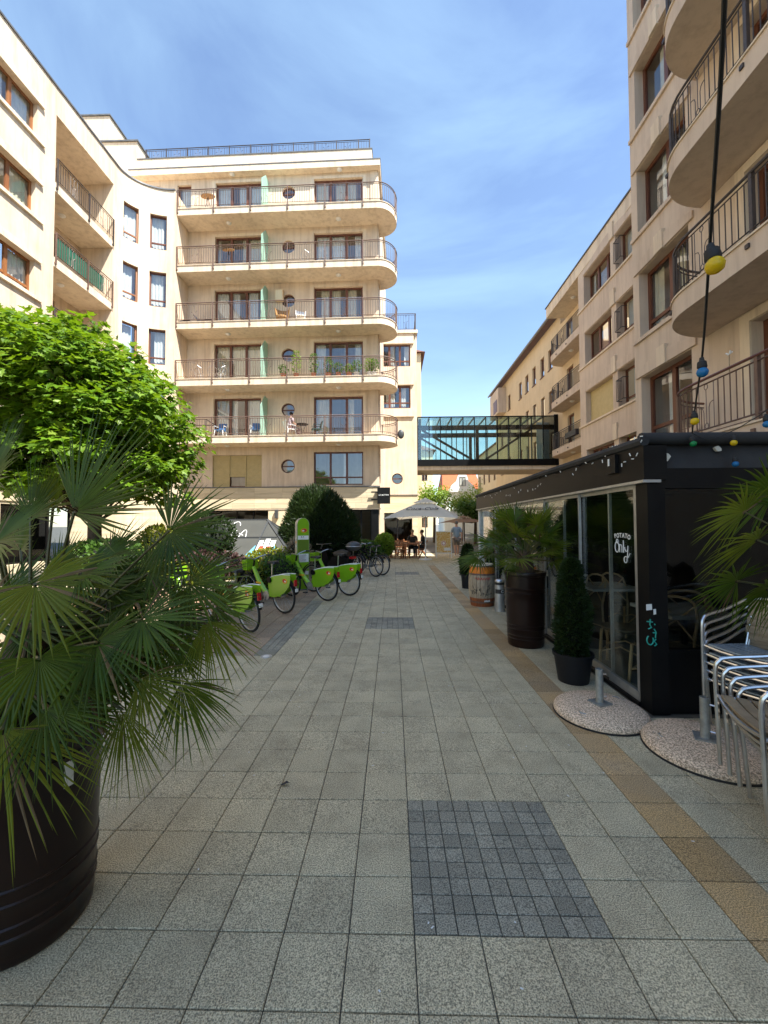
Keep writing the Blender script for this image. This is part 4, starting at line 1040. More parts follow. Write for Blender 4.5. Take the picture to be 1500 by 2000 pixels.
# ================================================================== beyond the bridge
def simple_house(name, label, x0, x1, y0, y1, h, wm, rows, front=True, side=None, mroof='roof_brown', wz=1.5):
    t = thing(name, label, 'building', (x0, y0, 0))
    fmA = lambda s, z, tt: (x0+s, y0-tt, z)
    hs = []
    if front:
        n = max(1, int((x1-x0)/1.9)); g_ = (x1-x0)/n
        for k in range(n):
            for z in rows: hs.append((g_*(k+0.5)-0.42, g_*(k+0.5)+0.42, z, z+wz))
    wall(t, fmA, 0, x1-x0, 0, h, hs, 0.2, wm)
    for hh in hs: window(t, fmA, hh[0], hh[1], hh[2], hh[3], t=-0.14, cols=2, fw=0.06, cover=(0.4,), m='chalk' if wm == 'white_wall' else 'wood')
    if side is not None:
        xs = x1 if side > 0 else x0
        if side > 0: fmS = lambda s, z, tt: (xs+tt, y0+s, z)
        else: fmS = lambda s, z, tt: (xs-tt, y1-s, z)
        hs2 = []; n = max(1, int((y1-y0)/2.6)); g_ = (y1-y0)/n
        for k in range(n):
            for z in rows: hs2.append((g_*(k+0.5)-0.5, g_*(k+0.5)+0.5, z, z+wz))
        wall(t, fmS, 0, y1-y0, 0, h, hs2, 0.2, wm, name='street_wall')
        for hh in hs2: window(t, fmS, hh[0], hh[1], hh[2], hh[3], t=-0.14, cols=2, fw=0.06, cover=(0.4,))
    q = MB(); 
    if side != -1: q.add([(x0, y0, 0), (x0, y1, 0), (x0, y1, h), (x0, y0, h)], [(0, 1, 2, 3)])
    if side != 1: q.add([(x1, y0, 0), (x1, y1, 0), (x1, y1, h), (x1, y0, h)], [(0, 1, 2, 3)])
    q.add([(x0, y1, 0), (x1, y1, 0), (x1, y1, h), (x0, y1, h)], [(0, 1, 2, 3)]); q.build('back_wall', wm, t)
    q = MB(); q.add([(x0-0.4, y0-0.4, h), (x1+0.4, y0-0.4, h), (x1+0.4, y1+0.4, h), (x0-0.4, y1+0.4, h), ((x0+x1)/2, y0+2, h+2.2), ((x0+x1)/2, y1-2, h+2.2)],
                    [(0, 1, 4), (1, 2, 5, 4), (2, 3, 5), (3, 0, 4, 5), (3, 2, 1, 0)]); q.build('roof', mroof, t)
    return t
reparent(simple_house('town_house', 'tall yellow house with a gutter corner showing behind the rear block', -6, atY(822, 700, 40).x, 40, 52, atY(822, 690, 40).z, 'stucco_yellow', (3.4, 6.4, 9.4, 12.4), side=1))
reparent(simple_house('town_house', 'pale cream house with tall windows seen under the left end of the bridge', -4, atY(846, 960, 54).x, 54, 66, 11.5, 'stucco_cream', (1.2, 4.2, 7.4), side=1))
reparent(simple_house('town_house', 'ochre house with ladder-like balconies under the right end of the bridge', atY(972, 960, 52).x, atY(972, 960, 52).x+12, 46, 64, 12, 'stucco_yellow', (1.2, 4.2, 7.4), side=-1))
# white gabled house with orange roof closing the street
yh = 66.0
pL, pR = atY(868, 960, yh), atY(938, 960, yh)
zE, zTop = atY(900, 958, yh).z, atY(900, 916, yh).z
gh = thing('gabled_house', 'white house with a curved gable and bright orange tiled roof closing the street', 'building', (pL.x, yh, 0))
fmG = lambda s, z, t: (pL.x+s, yh-t, z)
Wd = pR.x-pL.x
hsg = [(Wd*0.2-0.5, Wd*0.2+0.5, 3.4, 5.4), (Wd*0.5-0.5, Wd*0.5+0.5, 3.4, 5.4), (Wd*0.8-0.5, Wd*0.8+0.5, 3.4, 5.4)]
wall(gh, fmG, 0, Wd, 0, zE, hsg, 0.2, 'white_wall')
for h in hsg: window(gh, fmG, *h, t=-0.12, cols=2, fw=0.07, m='zinc', curtain=None)
cxg = Wd*0.5
pl = [(cxg-2.3, zE+0.002), (cxg+2.3, zE+0.002), (cxg+1.7, zE+0.9), (cxg+1.0, zE+1.5), (cxg+0.75, zE+2.3), (cxg+0.45, zE+2.9), (cxg, zE+3.2), (cxg-0.45, zE+2.9), (cxg-0.75, zE+2.3), (cxg-1.0, zE+1.5), (cxg-1.7, zE+0.9)]
q = MB(); q.plate(pl, fmG, -0.2, 0.25); q.build('gable', 'white_wall', gh)
q = MB(); q.mbox(fmG, -0.2, Wd+0.2, zE-0.25, zE, -0.1, 0.35); q.build('cornice', 'white_wall', gh)
wz_ = zE+0.7; window(gh, fmG, cxg-0.5, cxg+0.5, wz_, wz_+1.5, t=0.28, cols=2, fw=0.08, m='zinc', curtain=None)
q = MB(); q.add([(pL.x-0.3, yh, zE), (pR.x+0.3, yh, zE), (pR.x-0.2, yh+4.5, zTop+0.9), (pL.x+0.2, yh+4.5, zTop+0.9), (pL.x-0.3, yh+9, zE), (pR.x+0.3, yh+9, zE)],
               [(0, 1, 2, 3), (3, 2, 5, 4), (0, 3, 4), (1, 5, 2)]); q.build('roof', 'roof_tile', gh)
q = MB(); q.box((pL.x, yh+0.2, 0), (pL.x+0.1, yh+9, zE)); q.box((pR.x-0.1, yh+0.2, 0), (pR.x, yh+9, zE)); q.build('side_wall', 'white_wall', gh)
reparent(gh)
# ================================================================== glazed restaurant pergola
PX_, PY0, PY1, PXB = 2.23, 3.58, 10.6, 6.35
pg = thing('glazed_pergola', 'black-framed restaurant pergola with folding glass walls and a rolled fabric roof', 'pergola', (PX_, PY0, 0))
def pbox(a, b, name, m): q = MB(); q.box(a, b); return q.build(name, m, pg)
pbox((PX_-0.002, PY0, 0.0), (PX_+0.15, PY0+0.17, 2.12), 'corner_post', 'black_metal')
pbox((PX_, PY1-0.12, 0.0), (PX_+0.12, PY1, 2.28), 'post', 'chalk')
pbox((PXB-0.15, PY0, 0), (PXB, PY0+0.15, 2.2), 'post', 'black_metal')
for yy in (5.95, 8.3): pbox((PX_+0.06, yy, 0), (PX_+0.16, yy+0.1, 2.02), 'post', 'black_metal')
# long side fascia and gutter
pbox((PX_-0.04, PY0-0.02, 2.03), (PX_+0.16, PY1+0.02, 2.33), 'fascia_beam', 'black_metal')
pbox((PX_-0.055, PY0-0.03, 2.005), (PX_+0.10, PY1+0.03, 2.029), 'track_strip', 'alu_dull')
q = MB(); q.tube([(PX_-0.03, PY0-0.02, 2.37), (PX_-0.035, 6, 2.375), (PX_-0.03, PY1, 2.37)], 0.045, 8); q.build('fabric_roll', 'black_fabric', pg, smooth=True)
# front: beam, sloping fabric, roller
pbox((PX_+0.151, PY0+0.0, 1.955), (PXB, PY0+0.17, 2.13), 'front_beam', 'black_metal')
q = MB(); nn = 24; vs = []
for i in range(nn+1):
    x = PX_+0.02+(PXB-PX_-0.02)*i/nn; sg = 0.006*math.sin(i*2.1)+0.008*math.sin(i*0.9)
    vs += [(x, PY0+0.01, 2.132), (x, PY0+0.045+sg, 2.24+sg), (x, PY0+0.10, 2.36), (x, PY0+0.7, 2.42)]
q.add(vs, [f for i in range(nn) for f in ((4*i, 4*i+4, 4*i+5, 4*i+1), (4*i+1, 4*i+5, 4*i+6, 4*i+2), (4*i+2, 4*i+6, 4*i+7, 4*i+3))]); q.build('awning', 'black_fabric', pg, smooth=True)
q = MB(); q.tube([(PX_-0.02, PY0+0.05, 2.40), (PXB, PY0+0.05, 2.40)], 0.055, 10); q.build('awning_roller', 'black_fabric', pg, smooth=True)
q = MB(); q.add([(PX_, PY0+0.6, 2.41), (PXB, PY0+0.6, 2.41), (PXB, PY1, 2.41), (PX_, PY1, 2.41), (PX_, PY0+0.6, 2.39), (PXB, PY0+0.6, 2.39), (PXB, PY1, 2.39), (PX_, PY1, 2.39)], [(0,1,2,3),(7,6,5,4),(0,4,5,1),(1,5,6,2),(2,6,7,3),(3,7,4,0)]); q.build('roof_fabric', 'black_fabric', pg)
for k in range(6):
    yy = PY0+1.1+k*1.15; pbox((PX_+0.17, yy, 2.25), (PXB-0.02, yy+0.08, 2.36), 'roof_beam', 'black_metal')
# peeling patches on the awning
for (px_, py_, r_) in ((1302, 891, 0.042), (1408, 875, 0.03)):
    p = atY(px_, py_, PY0-0.001); q = MB(); n = 9; rr_ = random.Random(px_)
    q.plate([(p.x+r_*rr_.uniform(0.7, 1.1)*math.cos(2*pi*k/n), p.z+r_*rr_.uniform(0.7, 1.1)*math.sin(2*pi*k/n)) for k in range(n)], lambda s, z, t: (s, PY0-0.001+(z-2.13)*0.28-t, z), -0.004, 0.022); q.build('worn_patch', 'canvas', pg)
# front glazing
pbox((PX_+0.152, PY0+0.05, 0.52), (PXB-0.16, PY0+0.062, 1.953), 'front_pane', 'glass_dark')
pbox((PX_+0.152, PY0+0.03, 0.0), (PXB-0.16, PY0+0.09, 0.515), 'kick_panel', 'black_metal')
pbox((PX_+0.152, PY0+0.02, 0.51), (PXB-0.16, PY0+0.10, 0.545), 'mid_rail', 'black_metal')
for x in (PX_+1.3, PX_+2.4): pbox((x, PY0+0.015, 0.0), (x+0.06, PY0+0.105, 1.954), 'mullion', 'black_metal')
# side glazing: bottom track and sliding glass leaves
pbox((PX_-0.02, PY0+0.17, 0.0), (PX_+0.10, PY1-0.12, 0.035), 'floor_track', 'black_metal')
ye = [PY0+0.19]
for px_ in (1187, 1133, 1099, 1064): ye.append(atX(px_, 1200, PX_).y)
while ye[-1] < PY1-0.7: ye.append(ye[-1]+0.72)
ye.append(PY1-0.13)
panes = []
for k in range(len(ye)-1):
    a, c = ye[k], ye[k+1]; off = 0.0 if k % 2 == 0 else 0.028
    q = MB(); q.box((PX_+0.015+off, a+0.012, 0.10), (PX_+0.025+off, c-0.012, 1.99)); pn = q.build('glass_leaf', 'glass_shop', pg)
    q = MB(); q.box((PX_+0.0+off, a+0.004, 0.036), (PX_+0.042+off, c-0.004, 0.115)); q.build('leaf_rail', 'alu_dull', pn)
    q = MB(); q.box((PX_+0.004+off, a+0.004, 1.965), (PX_+0.038+off, c-0.004, 2.004)); q.build('leaf_rail', 'alu_dull', pn)
    e = 0.013 if k else 0.02
    q = MB(); q.box((PX_+0.006+off, a, 0.116), (PX_+0.036+off, a+e*1.6, 1.964)); q.build('leaf_edge', 'alu_dull', pn)
    panes.append(pn)
pbox((PX_+0.001, PY0+0.171, 0.036), (PX_+0.03, PY0+0.189, 2.0), 'edge_strip', 'alu_dull')
# back wall and far end, floor
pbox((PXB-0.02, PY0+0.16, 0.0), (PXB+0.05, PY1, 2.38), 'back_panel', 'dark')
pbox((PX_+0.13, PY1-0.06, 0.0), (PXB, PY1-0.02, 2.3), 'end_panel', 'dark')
q = MB(); q.add([(PX_+0.11, PY0+0.11, 0.003), (PXB-0.03, PY0+0.11, 0.003), (PXB-0.03, PY1-0.13, 0.003), (PX_+0.11, PY1-0.13, 0.003)], [(0, 1, 2, 3)]); q.build('floor', 'asphalt', pg)
# little fairy lights wired along the fascia
rl = random.Random(2); q = MB()
for k in range(70):
    y_ = PY0-0.03+7.0*(k/70.0)**1.6; z_ = 2.33+rl.uniform(-0.16, 0.07) if rl.random() < 0.6 else 2.38+rl.uniform(-0.02, 0.03)
    a = rl.uniform(0, pi); dy, dz = 0.016*math.cos(a), 0.016*math.sin(a)
    q.tube([(PX_-0.06, y_-dy, z_-dz), (PX_-0.06, y_+dy, z_+dz)], 0.005, 5)
o = q.build('fairy_lights', 'chalk', pg); o['kind'] = 'stuff'
q = MB(); pts = []
for k in range(60): pts.append((PX_-0.055+0.006*math.sin(k*1.7), PY0-0.02+7.0*k/60, 2.36+0.03*math.sin(k*1.1)+0.02*math.sin(k*2.3)))
q.tube(pts, 0.006, 4); q.build('fairy_light_cable', 'black_metal', pg)
pbox((PX_-0.075, 3.95, 2.14), (PX_-0.042, 4.11, 2.32), 'speaker', 'black_metal'); pbox((PX_-0.079, 4.05, 2.22), (PX_-0.0751, 4.075, 2.29), 'speaker_badge', 'chalk')
# chalk-white lettering on the first leaf
zt = atX(1213, 1046, PX_).z; yc = atX(1213, 1046, PX_).y
mw = frame_mat((PX_+0.008, yc, zt), (0, -1, 0), (0, 0, 1), (-1, 0, 0))
for k, ch in enumerate('POTATO'):
    a = (k-2.5)*0.11
    m2 = mw @ Matrix.Translation(((k-2.5)*0.047, -0.10*(1-math.cos(a*1.5))*1.0+(0.0 if k < 5 else -0.006), 0)) @ Matrix.Rotation(-a*0.8, 4, 'Z')
    text_mesh('lettering', ch, 0.062, 'chalk', panes[0], m2, bold=0.0012)
def scribble(strokes, rad, m, par, W, name='lettering'):
    q = MB()
    for st in strokes: q.tube([W @ Vector((x, y, 0)) for x, y in st], rad, 5)
    return q.build(name, m, par, smooth=True)
def arc(cx, cy, rx, ry, a0, a1, n=12): return [(cx+rx*math.cos(R(a0+(a1-a0)*i/n)), cy+ry*math.sin(R(a0+(a1-a0)*i/n))) for i in range(n+1)]
Wm = mw @ Matrix.Translation((0, -0.065, 0))
scribble([arc(-0.09, -0.05, 0.034, 0.052, 80, 440, 20), arc(-0.085, 0.008, 0.016, 0.02, 0, 400, 12),
          [(-0.045, -0.02), (-0.043, -0.10)], arc(-0.024, -0.05, 0.02, 0.025, 170, 10, 8)+[(-0.004, -0.10)],
          [(0.022, 0.02), (0.024, -0.10)], arc(0.07, -0.05, 0.026, 0.035, 170, 330, 8), [(0.098, -0.03), (0.088, -0.12), (0.078, -0.165)]+arc(0.055, -0.165, 0.025, 0.03, -10, -280, 12)+[(0.10, -0.14), (0.13, -0.10)]], 0.0045, 'chalk', panes[0], Wm)
# teal tag and torn stickers on the corner post
ptm = atY(1271, 1248, PY0-0.004)
Wt = frame_mat((ptm.x, PY0-0.004, ptm.z), (1, 0, 0), (0, 0, 1), (0, -1, 0))
scribble([[(-0.03, 0.15), (0.02, 0.145)], [(0.0, 0.17), (-0.005, 0.12), (0.01, 0.10), (-0.02, 0.085)], [(0.035, 0.13), (0.038, 0.12)], [(0.03, 0.085), (0.045, 0.06), (0.04, 0.01)], [(0.02, 0.055), (0.05, 0.05)], arc(-0.005, -0.01, 0.028, 0.04, 120, 390, 12), [(0.045, 0.0), (0.03, -0.02), (0.05, -0.045), (0.03, -0.06)]], 0.0055, 'decal_teal', pg, Wt, 'graffiti_tag')
for (px_, py_, w_, h_) in ((1268, 1186, 0.05, 0.055), (1279, 1195, 0.022, 0.05)):
    p = atY(px_, py_, PY0-0.002); q = MB(); q.plate([(p.x-w_/2, p.z-h_/2), (p.x+w_/2, p.z-h_/2*0.8), (p.x+w_/2*0.9, p.z+h_/2), (p.x-w_/2, p.z+h_/2*0.9)], lambda s, z, t: (s, PY0-0.0005-t, z), 0, 0.0015); q.build('sticker', 'chalk', pg)
reparent(pg)

# bentwood cross-back chairs and tables inside
def bent_chair():
    t = thing('cross_back_chair', '', 'chair')
    def leg(p, q_, r=0.015): q = MB(); q.tube([p, ((p[0]+q_[0])/2, (p[1]+q_[1])/2, (p[2]+q_[2])/2), q_], [r, r*1.15, r], 7); q.build('leg', 'bentwood', t, smooth=True)
    leg((0.2, 0.2, 0), (0.17, 0.18, 0.45)); leg((-0.2, 0.2, 0), (-0.17, 0.18, 0.45))
    for s_ in (-1, 1):
        q = MB(); q.tube([(s_*0.2, -0.26, 0), (s_*0.185, -0.2, 0.3), (s_*0.185, -0.19, 0.5), (s_*0.2, -0.23, 0.72), (s_*0.17, -0.26, 0.86)], 0.014, 7); q.build('leg', 'bentwood', t, smooth=True)
    q = MB(); q.tube([(-0.17, -0.26, 0.86), (-0.1, -0.27, 0.9), (0, -0.275, 0.91), (0.1, -0.27, 0.9), (0.17, -0.26, 0.86)], 0.014, 7); q.build('back_rail', 'bentwood', t, smooth=True)
    q = MB(); q.tube([(-0.185, -0.2, 0.52), (0, -0.25, 0.68), (0.17, -0.26, 0.85)], 0.009, 6); q.tube([(0.185, -0.2, 0.52), (0, -0.235, 0.68), (-0.17, -0.26, 0.85)], 0.009, 6); q.build('cross_back', 'bentwood', t, smooth=True)
    q = MB(); q.lathe([(0.0, 0.44), (0.2, 0.435), (0.225, 0.45), (0.22, 0.47), (0.0, 0.468)], 20); q.build('seat', 'rattan', t, smooth=True)
    q = MB(); q.tube([(0.185, 0.19, 0.2), (0, 0.12, 0.27), (-0.185, 0.19, 0.2)], 0.009, 6); q.tube([(0.185, 0.19, 0.2), (0.15, 0, 0.27), (0.19, -0.22, 0.2)], 0.009, 6); q.tube([(-0.185, 0.19, 0.2), (-0.15, 0, 0.27), (-0.19, -0.22, 0.2)], 0.009, 6); q.build('stretcher', 'bentwood', t, smooth=True)
    return t
bch = bent_chair()
spots = [(2.60, 4.02, 2.0), (2.62, 4.72, 0.9), (3.35, 4.75, -0.6), (2.7, 5.9, 1.8), (3.5, 6.2, -1.2), (2.7, 7.2, 1.4), (3.4, 4.05, -2.3)]
names = ['bentwood cross-back chair just inside the lettered glass leaf', 'bentwood cross-back chair behind the second glass leaf by the cone shrub', 'bentwood chair across the first table inside the pergola',
         'bentwood chair inside the pergola behind the tall brown pot', 'bentwood chair at the far side of the second pergola table', 'bentwood chair deep in the pergola near the striped barrel', 'bentwood chair inside the pergola near its dark front glass']
for k, (x, y, a) in enumerate(spots):
    o = bch if k == 0 else copy_tree(bch)
    o.location = (x, y, 0.003); o.rotation_euler = (0, 0, a); o['label'] = names[k]; o['group'] = 'chairs inside the pergola'
def cafe_table(x, y, label):
    t = thing('cafe_table', label, 'table', (x, y, 0.003), 0.0, 'tables inside the pergola')
    q = MB(); q.box((-0.35, -0.35, 0.71), (0.35, 0.35, 0.745)); q.build('table_top', 'table_top', t)
    q = MB(); q.tube([(0, 0, 0.02), (0, 0, 0.71)], 0.03, 8); q.build('column', 'black_metal', t)
    q = MB(); q.lathe([(0.0, 0.03), (0.05, 0.03), (0.2, 0.012), (0.21, 0.0)], 16); q.build('base', 'black_metal', t)
cafe_table(3.05, 4.35, 'pale square table behind the lettered glass leaf'); cafe_table(3.1, 6.0, 'pale square table behind the tall brown pot'); cafe_table(3.1, 7.6, 'pale square table deep inside the pergola')

# ================================================================== tall brown pots with fan palms
def pot_profile(): 
    pr = [(0.0, 0.0), (0.225, 0.0), (0.235, 0.012)]
    def r(z): return 0.235+0.034*(z/1.0)**0.8
    for z in (0.05, 0.10, 0.112, 0.118, 0.15, 0.157, 0.163, 0.235, 0.242, 0.248, 0.29, 0.296, 0.302, 0.40, 0.60, 0.715, 0.722, 0.728, 0.775, 0.782, 0.788, 0.87, 0.945):
        rr = r(z)
        if z in (0.112, 0.157, 0.242, 0.296, 0.722, 0.782): rr += 0.006
        pr.append((rr, z))
    pr += [(r(0.95)+0.010, 0.95), (r(0.98)+0.013, 0.985), (r(1)+0.008, 1.0), (r(1)-0.02, 1.0), (r(0.95)-0.03, 0.94)]
    return pr
def make_pot(parent, sc_=1.0):
    q = MB(); q.lathe([(a*sc_, b*sc_) for a, b in pot_profile()], 40); q.build('pot', 'pot_brown', parent, smooth=True)
    q = MB(); q.lathe([(0.25*sc_, 0.93*sc_), (0.15*sc_, 0.95*sc_), (0.0, 0.965*sc_)], 20); q.build('soil', 'soil', parent, smooth=True)

def frond(parent, base, hast, axis, nrm, rad, spread=110, nl=30, droop=0.3, m='palm', seed=0, fold=0.18, wid=1.0):
    """fan leaf: petiole from base to hast, leaflets fanned about axis in the plane with normal nrm (local coordinates of parent)"""
    rd = random.Random(seed); base, hast = Vector(base), Vector(hast); ax = Vector(axis).normalized()
    nr = Vector(nrm); nr = (nr - ax*nr.dot(ax)).normalized(); sd = nr.cross(ax).normalized()
    pq = MB(); mid = (base+hast)/2 + Vector((0, 0, 0.06*(hast-base).length))
    pts = [base*(1-t)**2+mid*2*t*(1-t)+hast*t*t for t in (0, 0.2, 0.4, 0.6, 0.8, 1)]
    pq.tube(pts, [0.010, 0.009, 0.008, 0.007, 0.006, 0.006], 5)
    f = pq.build('frond', 'petiole', parent, smooth=True)
    bg_ = MB(); bd_ = MB(); sp = R(spread)
    for k in range(nl):
        b = bd_ if rd.random() < 0.035 else bg_
        u = (k+0.5)/nl*2-1; a = u*sp + rd.uniform(-0.02, 0.02)
        ln = rad*(1-0.25*abs(u)**2.2)*rd.uniform(0.9, 1.06); da = sp/nl*1.0
        if rd.random() < 0.05: ln *= 0.6
        dr_k = droop*0.75*(0.5+0.9*rd.random())*(1+0.4*abs(u)); bend = rd.uniform(-0.05, 0.05); kink = rd.random() < 0.10
        d = ax*math.cos(a) + sd*math.sin(a); cup = 0.28*(1-math.cos(a))*0.5
        tp = sd*math.cos(a) - ax*math.sin(a)
        ws_ = []
        for (r_, wf) in ((0.05, 1.0), (0.24, 1.0), (0.44, 0.95), (0.64, 0.66), (0.84, 0.36), (1.0, 0.02)):
            rr = r_*ln
            wdt = 0.44*ln*da*wf*wid if r_ > 0.44 else rr*da*wid*1.02
            c = hast + d*rr + nr*(cup*rr*0.8) + tp*(bend*rr*r_)
            c = c + Vector((0, 0, -1))*(dr_k*ln*r_**2.2)
            if kink and r_ > 0.62: c = c + Vector((0, 0, -1))*(ln*0.35*(r_-0.55))
            ws_.append((c, wdt))
        o = len(b.v)
        for (c, wdt) in ws_:
            b.v.append(tuple(c - tp*wdt)); b.v.append(tuple(c + nr*wdt*2*fold*1.6)); b.v.append(tuple(c + tp*wdt))
        for i in range(len(ws_)-1):
            b.f.append((o+3*i, o+3*i+1, o+3*i+4, o+3*i+3)); b.f.append((o+3*i+1, o+3*i+2, o+3*i+5, o+3*i+4))
    bg_.build('leaflets', m, f)
    if bd_.v: bd_.build('dry_leaflets', 'palm_dry', f)
    return f

# the big palm on the left
LP = Vector((-1.555, 1.72, 0)); 
pl_ = thing('potted_palm', 'large dark fan palm spilling out of a tall brown pot with a paper label', 'potted palm', LP)
make_pot(pl_)
q = MB(); q.lathe([(0.0, 0.90), (0.11, 0.93), (0.12, 1.0), (0.10, 1.12), (0.075, 1.22), (0.0, 1.27)], 14); q.build('trunk', 'fibre', pl_, smooth=True)
CB = Vector((0, 0, 1.08))
def camdir(dx, dy, dz):          # image right, image up, towards the camera
    return (CR @ Vector((dx, dy, dz))).normalized()
def fr(px, py, dY, ang, rad, toward=0.1, tilt=0.25, droop=0.28, spread=110, m='palm', seed=1, nl=30, root=LP, cb=CB, fold=0.18, face=1.0, wid=1.0, par=None):
    h = atY(px, py, root.y+dY) - root
    ax = camdir(math.cos(R(ang)), math.sin(R(ang)), toward)
    rf_ = random.Random(seed*7); fc_ = face*rf_.uniform(0.75, 1.0); nr = camdir(-math.sin(R(ang))*tilt+rf_.uniform(-0.25, 0.25), math.cos(R(ang))*tilt, fc_) + Vector((0, 0, rf_.uniform(0.05, 0.3)))
    bs = cb + Vector((h.x, h.y, 0)).normalized()*0.04 + Vector((0, 0, random.Random(seed).uniform(-0.05, 0.1)))
    return frond(par or pl_, bs, h, ax, nr, rad, spread, nl, droop, m, seed, fold, wid)
specs = [ # px, py, dY, angle, radius, toward, tilt, droop, spread, material
 (145, 1000, -0.12, 50, 0.50, 0.05, 0.12, 0.02, 78, 'palm'),
 (104, 990, 0.10, 100, 0.22, 0.0, 0.4, 0.05, 95, 'palm_new'),
 (331, 1037, 0.10, 14, 0.36, 0.10, 0.45, 0.10, 118, 'palm'),
 (157, 1120, -0.14, 22, 0.30, 0.15, 0.7, 0.08, 70, 'palm'),
 (69, 1140, -0.25, -45, 0.30, 0.2, 0.6, 0.16, 122, 'palm_new'),
 (371, 1140, 0.12, 0, 0.30, 0.1, 0.6, 0.12, 110, 'palm'),
 (277, 1210, -0.10, -4, 0.29, 0.2, 0.6, 0.14, 105, 'palm'),
 (189, 1254, -0.18, -30, 0.28, 0.2, 0.6, 0.18, 110, 'palm'),
 (400, 1214, 0.08, -58, 0.30, 0.1, 0.35, 0.20, 58, 'palm_new'),
 (76, 1286, -0.30, -62, 0.25, 0.25, 0.6, 0.18, 118, 'palm'),
 (346, 1266, 0.05, -40, 0.19, 0.15, 0.4, 0.12, 95, 'palm'),
 (271, 1329, -0.08, -25, 0.28, 0.2, 0.5, 0.22, 66, 'palm_new'),
 (353, 1335, 0.05, -52, 0.30, 0.15, 0.35, 0.18, 64, 'palm'),
 (239, 1386, -0.08, -84, 0.35, 0.10, 0.25, 0.05, 44, 'palm_new'),
 (88, 1386, -0.30, -32, 0.27, 0.3, 0.7, 0.18, 78, 'palm'),
 (4, 1424, -0.38, -60, 0.38, 0.25, 0.5, 0.12, 66, 'palm_new'),
 (-25, 945, -0.10, 55, 0.34, 0.1, 0.45, 0.04, 80, 'palm'),
 (-10, 1060, -0.15, 30, 0.30, 0.15, 0.6, 0.08, 95, 'palm'),
 (-40, 1200, -0.25, -10, 0.32, 0.2, 0.7, 0.16, 110, 'palm'),
 (215, 1085, 0.25, 40, 0.26, -0.1, 0.6, 0.08, 95, 'palm'),
 (40, 1075, 0.22, 85, 0.28, -0.1, 0.5, 0.08, 90, 'palm'),
 (418, 1185, 0.22, 8, 0.24, 0.0, 0.5, 0.18, 100, 'palm'),
 (215, 1175, 0.10, 25, 0.30, 0.0, 0.6, 0.12, 110, 'palm'),
 (120, 1200, 0.2, 10, 0.32, 0.0, 0.6, 0.15, 110, 'palm'),
 (300, 1262, 0.2, -30, 0.28, 0.0, 0.6, 0.2, 110, 'palm'),
 (233, 1270, 0.12, -50, 0.28, 0.1, 0.6, 0.2, 110, 'palm'),
 (150, 1325, -0.1, -45, 0.26, 0.15, 0.7, 0.22, 110, 'palm'),
 (30, 1330, -0.2, -40, 0.30, 0.2, 0.7, 0.2, 115, 'palm'),
 (60, 1225, -0.05, 10, 0.30, 0.1, 0.7, 0.14, 110, 'palm'),
 (110, 1265, 0.15, -10, 0.34, 0.0, 0.7, 0.16, 115, 'palm'),
 (160, 1395, 0.05, -60, 0.22, 0.1, 0.6, 0.2, 100, 'palm'),
 (20, 1160, 0.1, 40, 0.30, 0.0, 0.5, 0.1, 110, 'palm'), (110, 1130, 0.18, 60, 0.28, 0.0, 0.5, 0.1, 110, 'palm'), (180, 1195, 0.15, 5, 0.30, 0.0, 0.5, 0.12, 115, 'palm'), (255, 1150, 0.2, 15, 0.28, 0.0, 0.5, 0.12, 110, 'palm'),
 (50, 1235, 0.1, -30, 0.30, 0.0, 0.5, 0.12, 115, 'palm'), (140, 1255, 0.05, -20, 0.30, 0.0, 0.5, 0.15, 115, 'palm'), (220, 1235, 0.05, -15, 0.28, 0.0, 0.5, 0.15, 115, 'palm'), (330, 1190, 0.15, -5, 0.27, 0.0, 0.5, 0.15, 110, 'palm'),
 (10, 1290, 0.0, -40, 0.30, 0.1, 0.5, 0.15, 115, 'palm'), (180, 1310, 0.0, -40, 0.27, 0.1, 0.5, 0.18, 110, 'palm'), (60, 1010, 0.1, 75, 0.30, 0.0, 0.3, 0.04, 80, 'palm'), (290, 1120, 0.1, 25, 0.28, 0.0, 0.4, 0.1, 105, 'palm'),
]
for k, s_ in enumerate(specs):
    fr(s_[0], s_[1], s_[2], s_[3], s_[4], s_[5], s_[6], s_[7], s_[8], s_[9], seed=100+k, nl=38 if s_[4] > 0.33 else 32, wid=1.0)
rp_ = random.Random(8)
for k in range(9):         # leaves on the far side of the crown
    a = rp_.uniform(0.2, 2.9); el = rp_.uniform(-0.1, 0.9); ln = rp_.uniform(0.35, 0.55)
    d = Vector((math.cos(a)*math.cos(el), math.sin(a)*math.cos(el), math.sin(el)))
    frond(pl_, CB+d*0.05, CB+d*ln, d, Vector((0, 0, 1))-d*d.z+Vector((0.2, 0, 0)), rp_.uniform(0.26, 0.34), 110, 28, 0.15, 'palm', 300+k)
pp = atZ(174, 1573, 0.62); 
q = MB(); 
for k in range(5):
    pass
lab = MB(); a0 = math.atan2(-0.33, 0.94)
rl_ = 0.2605
lab.add([(rl_*math.cos(a0+da), rl_*math.sin(a0+da), z) for z in (0.60, 0.70) for da in (-0.07, 0, 0.07)], [(0, 1, 4, 3), (1, 2, 5, 4)])
lab.build('paper_label', 'chalk', pl_)

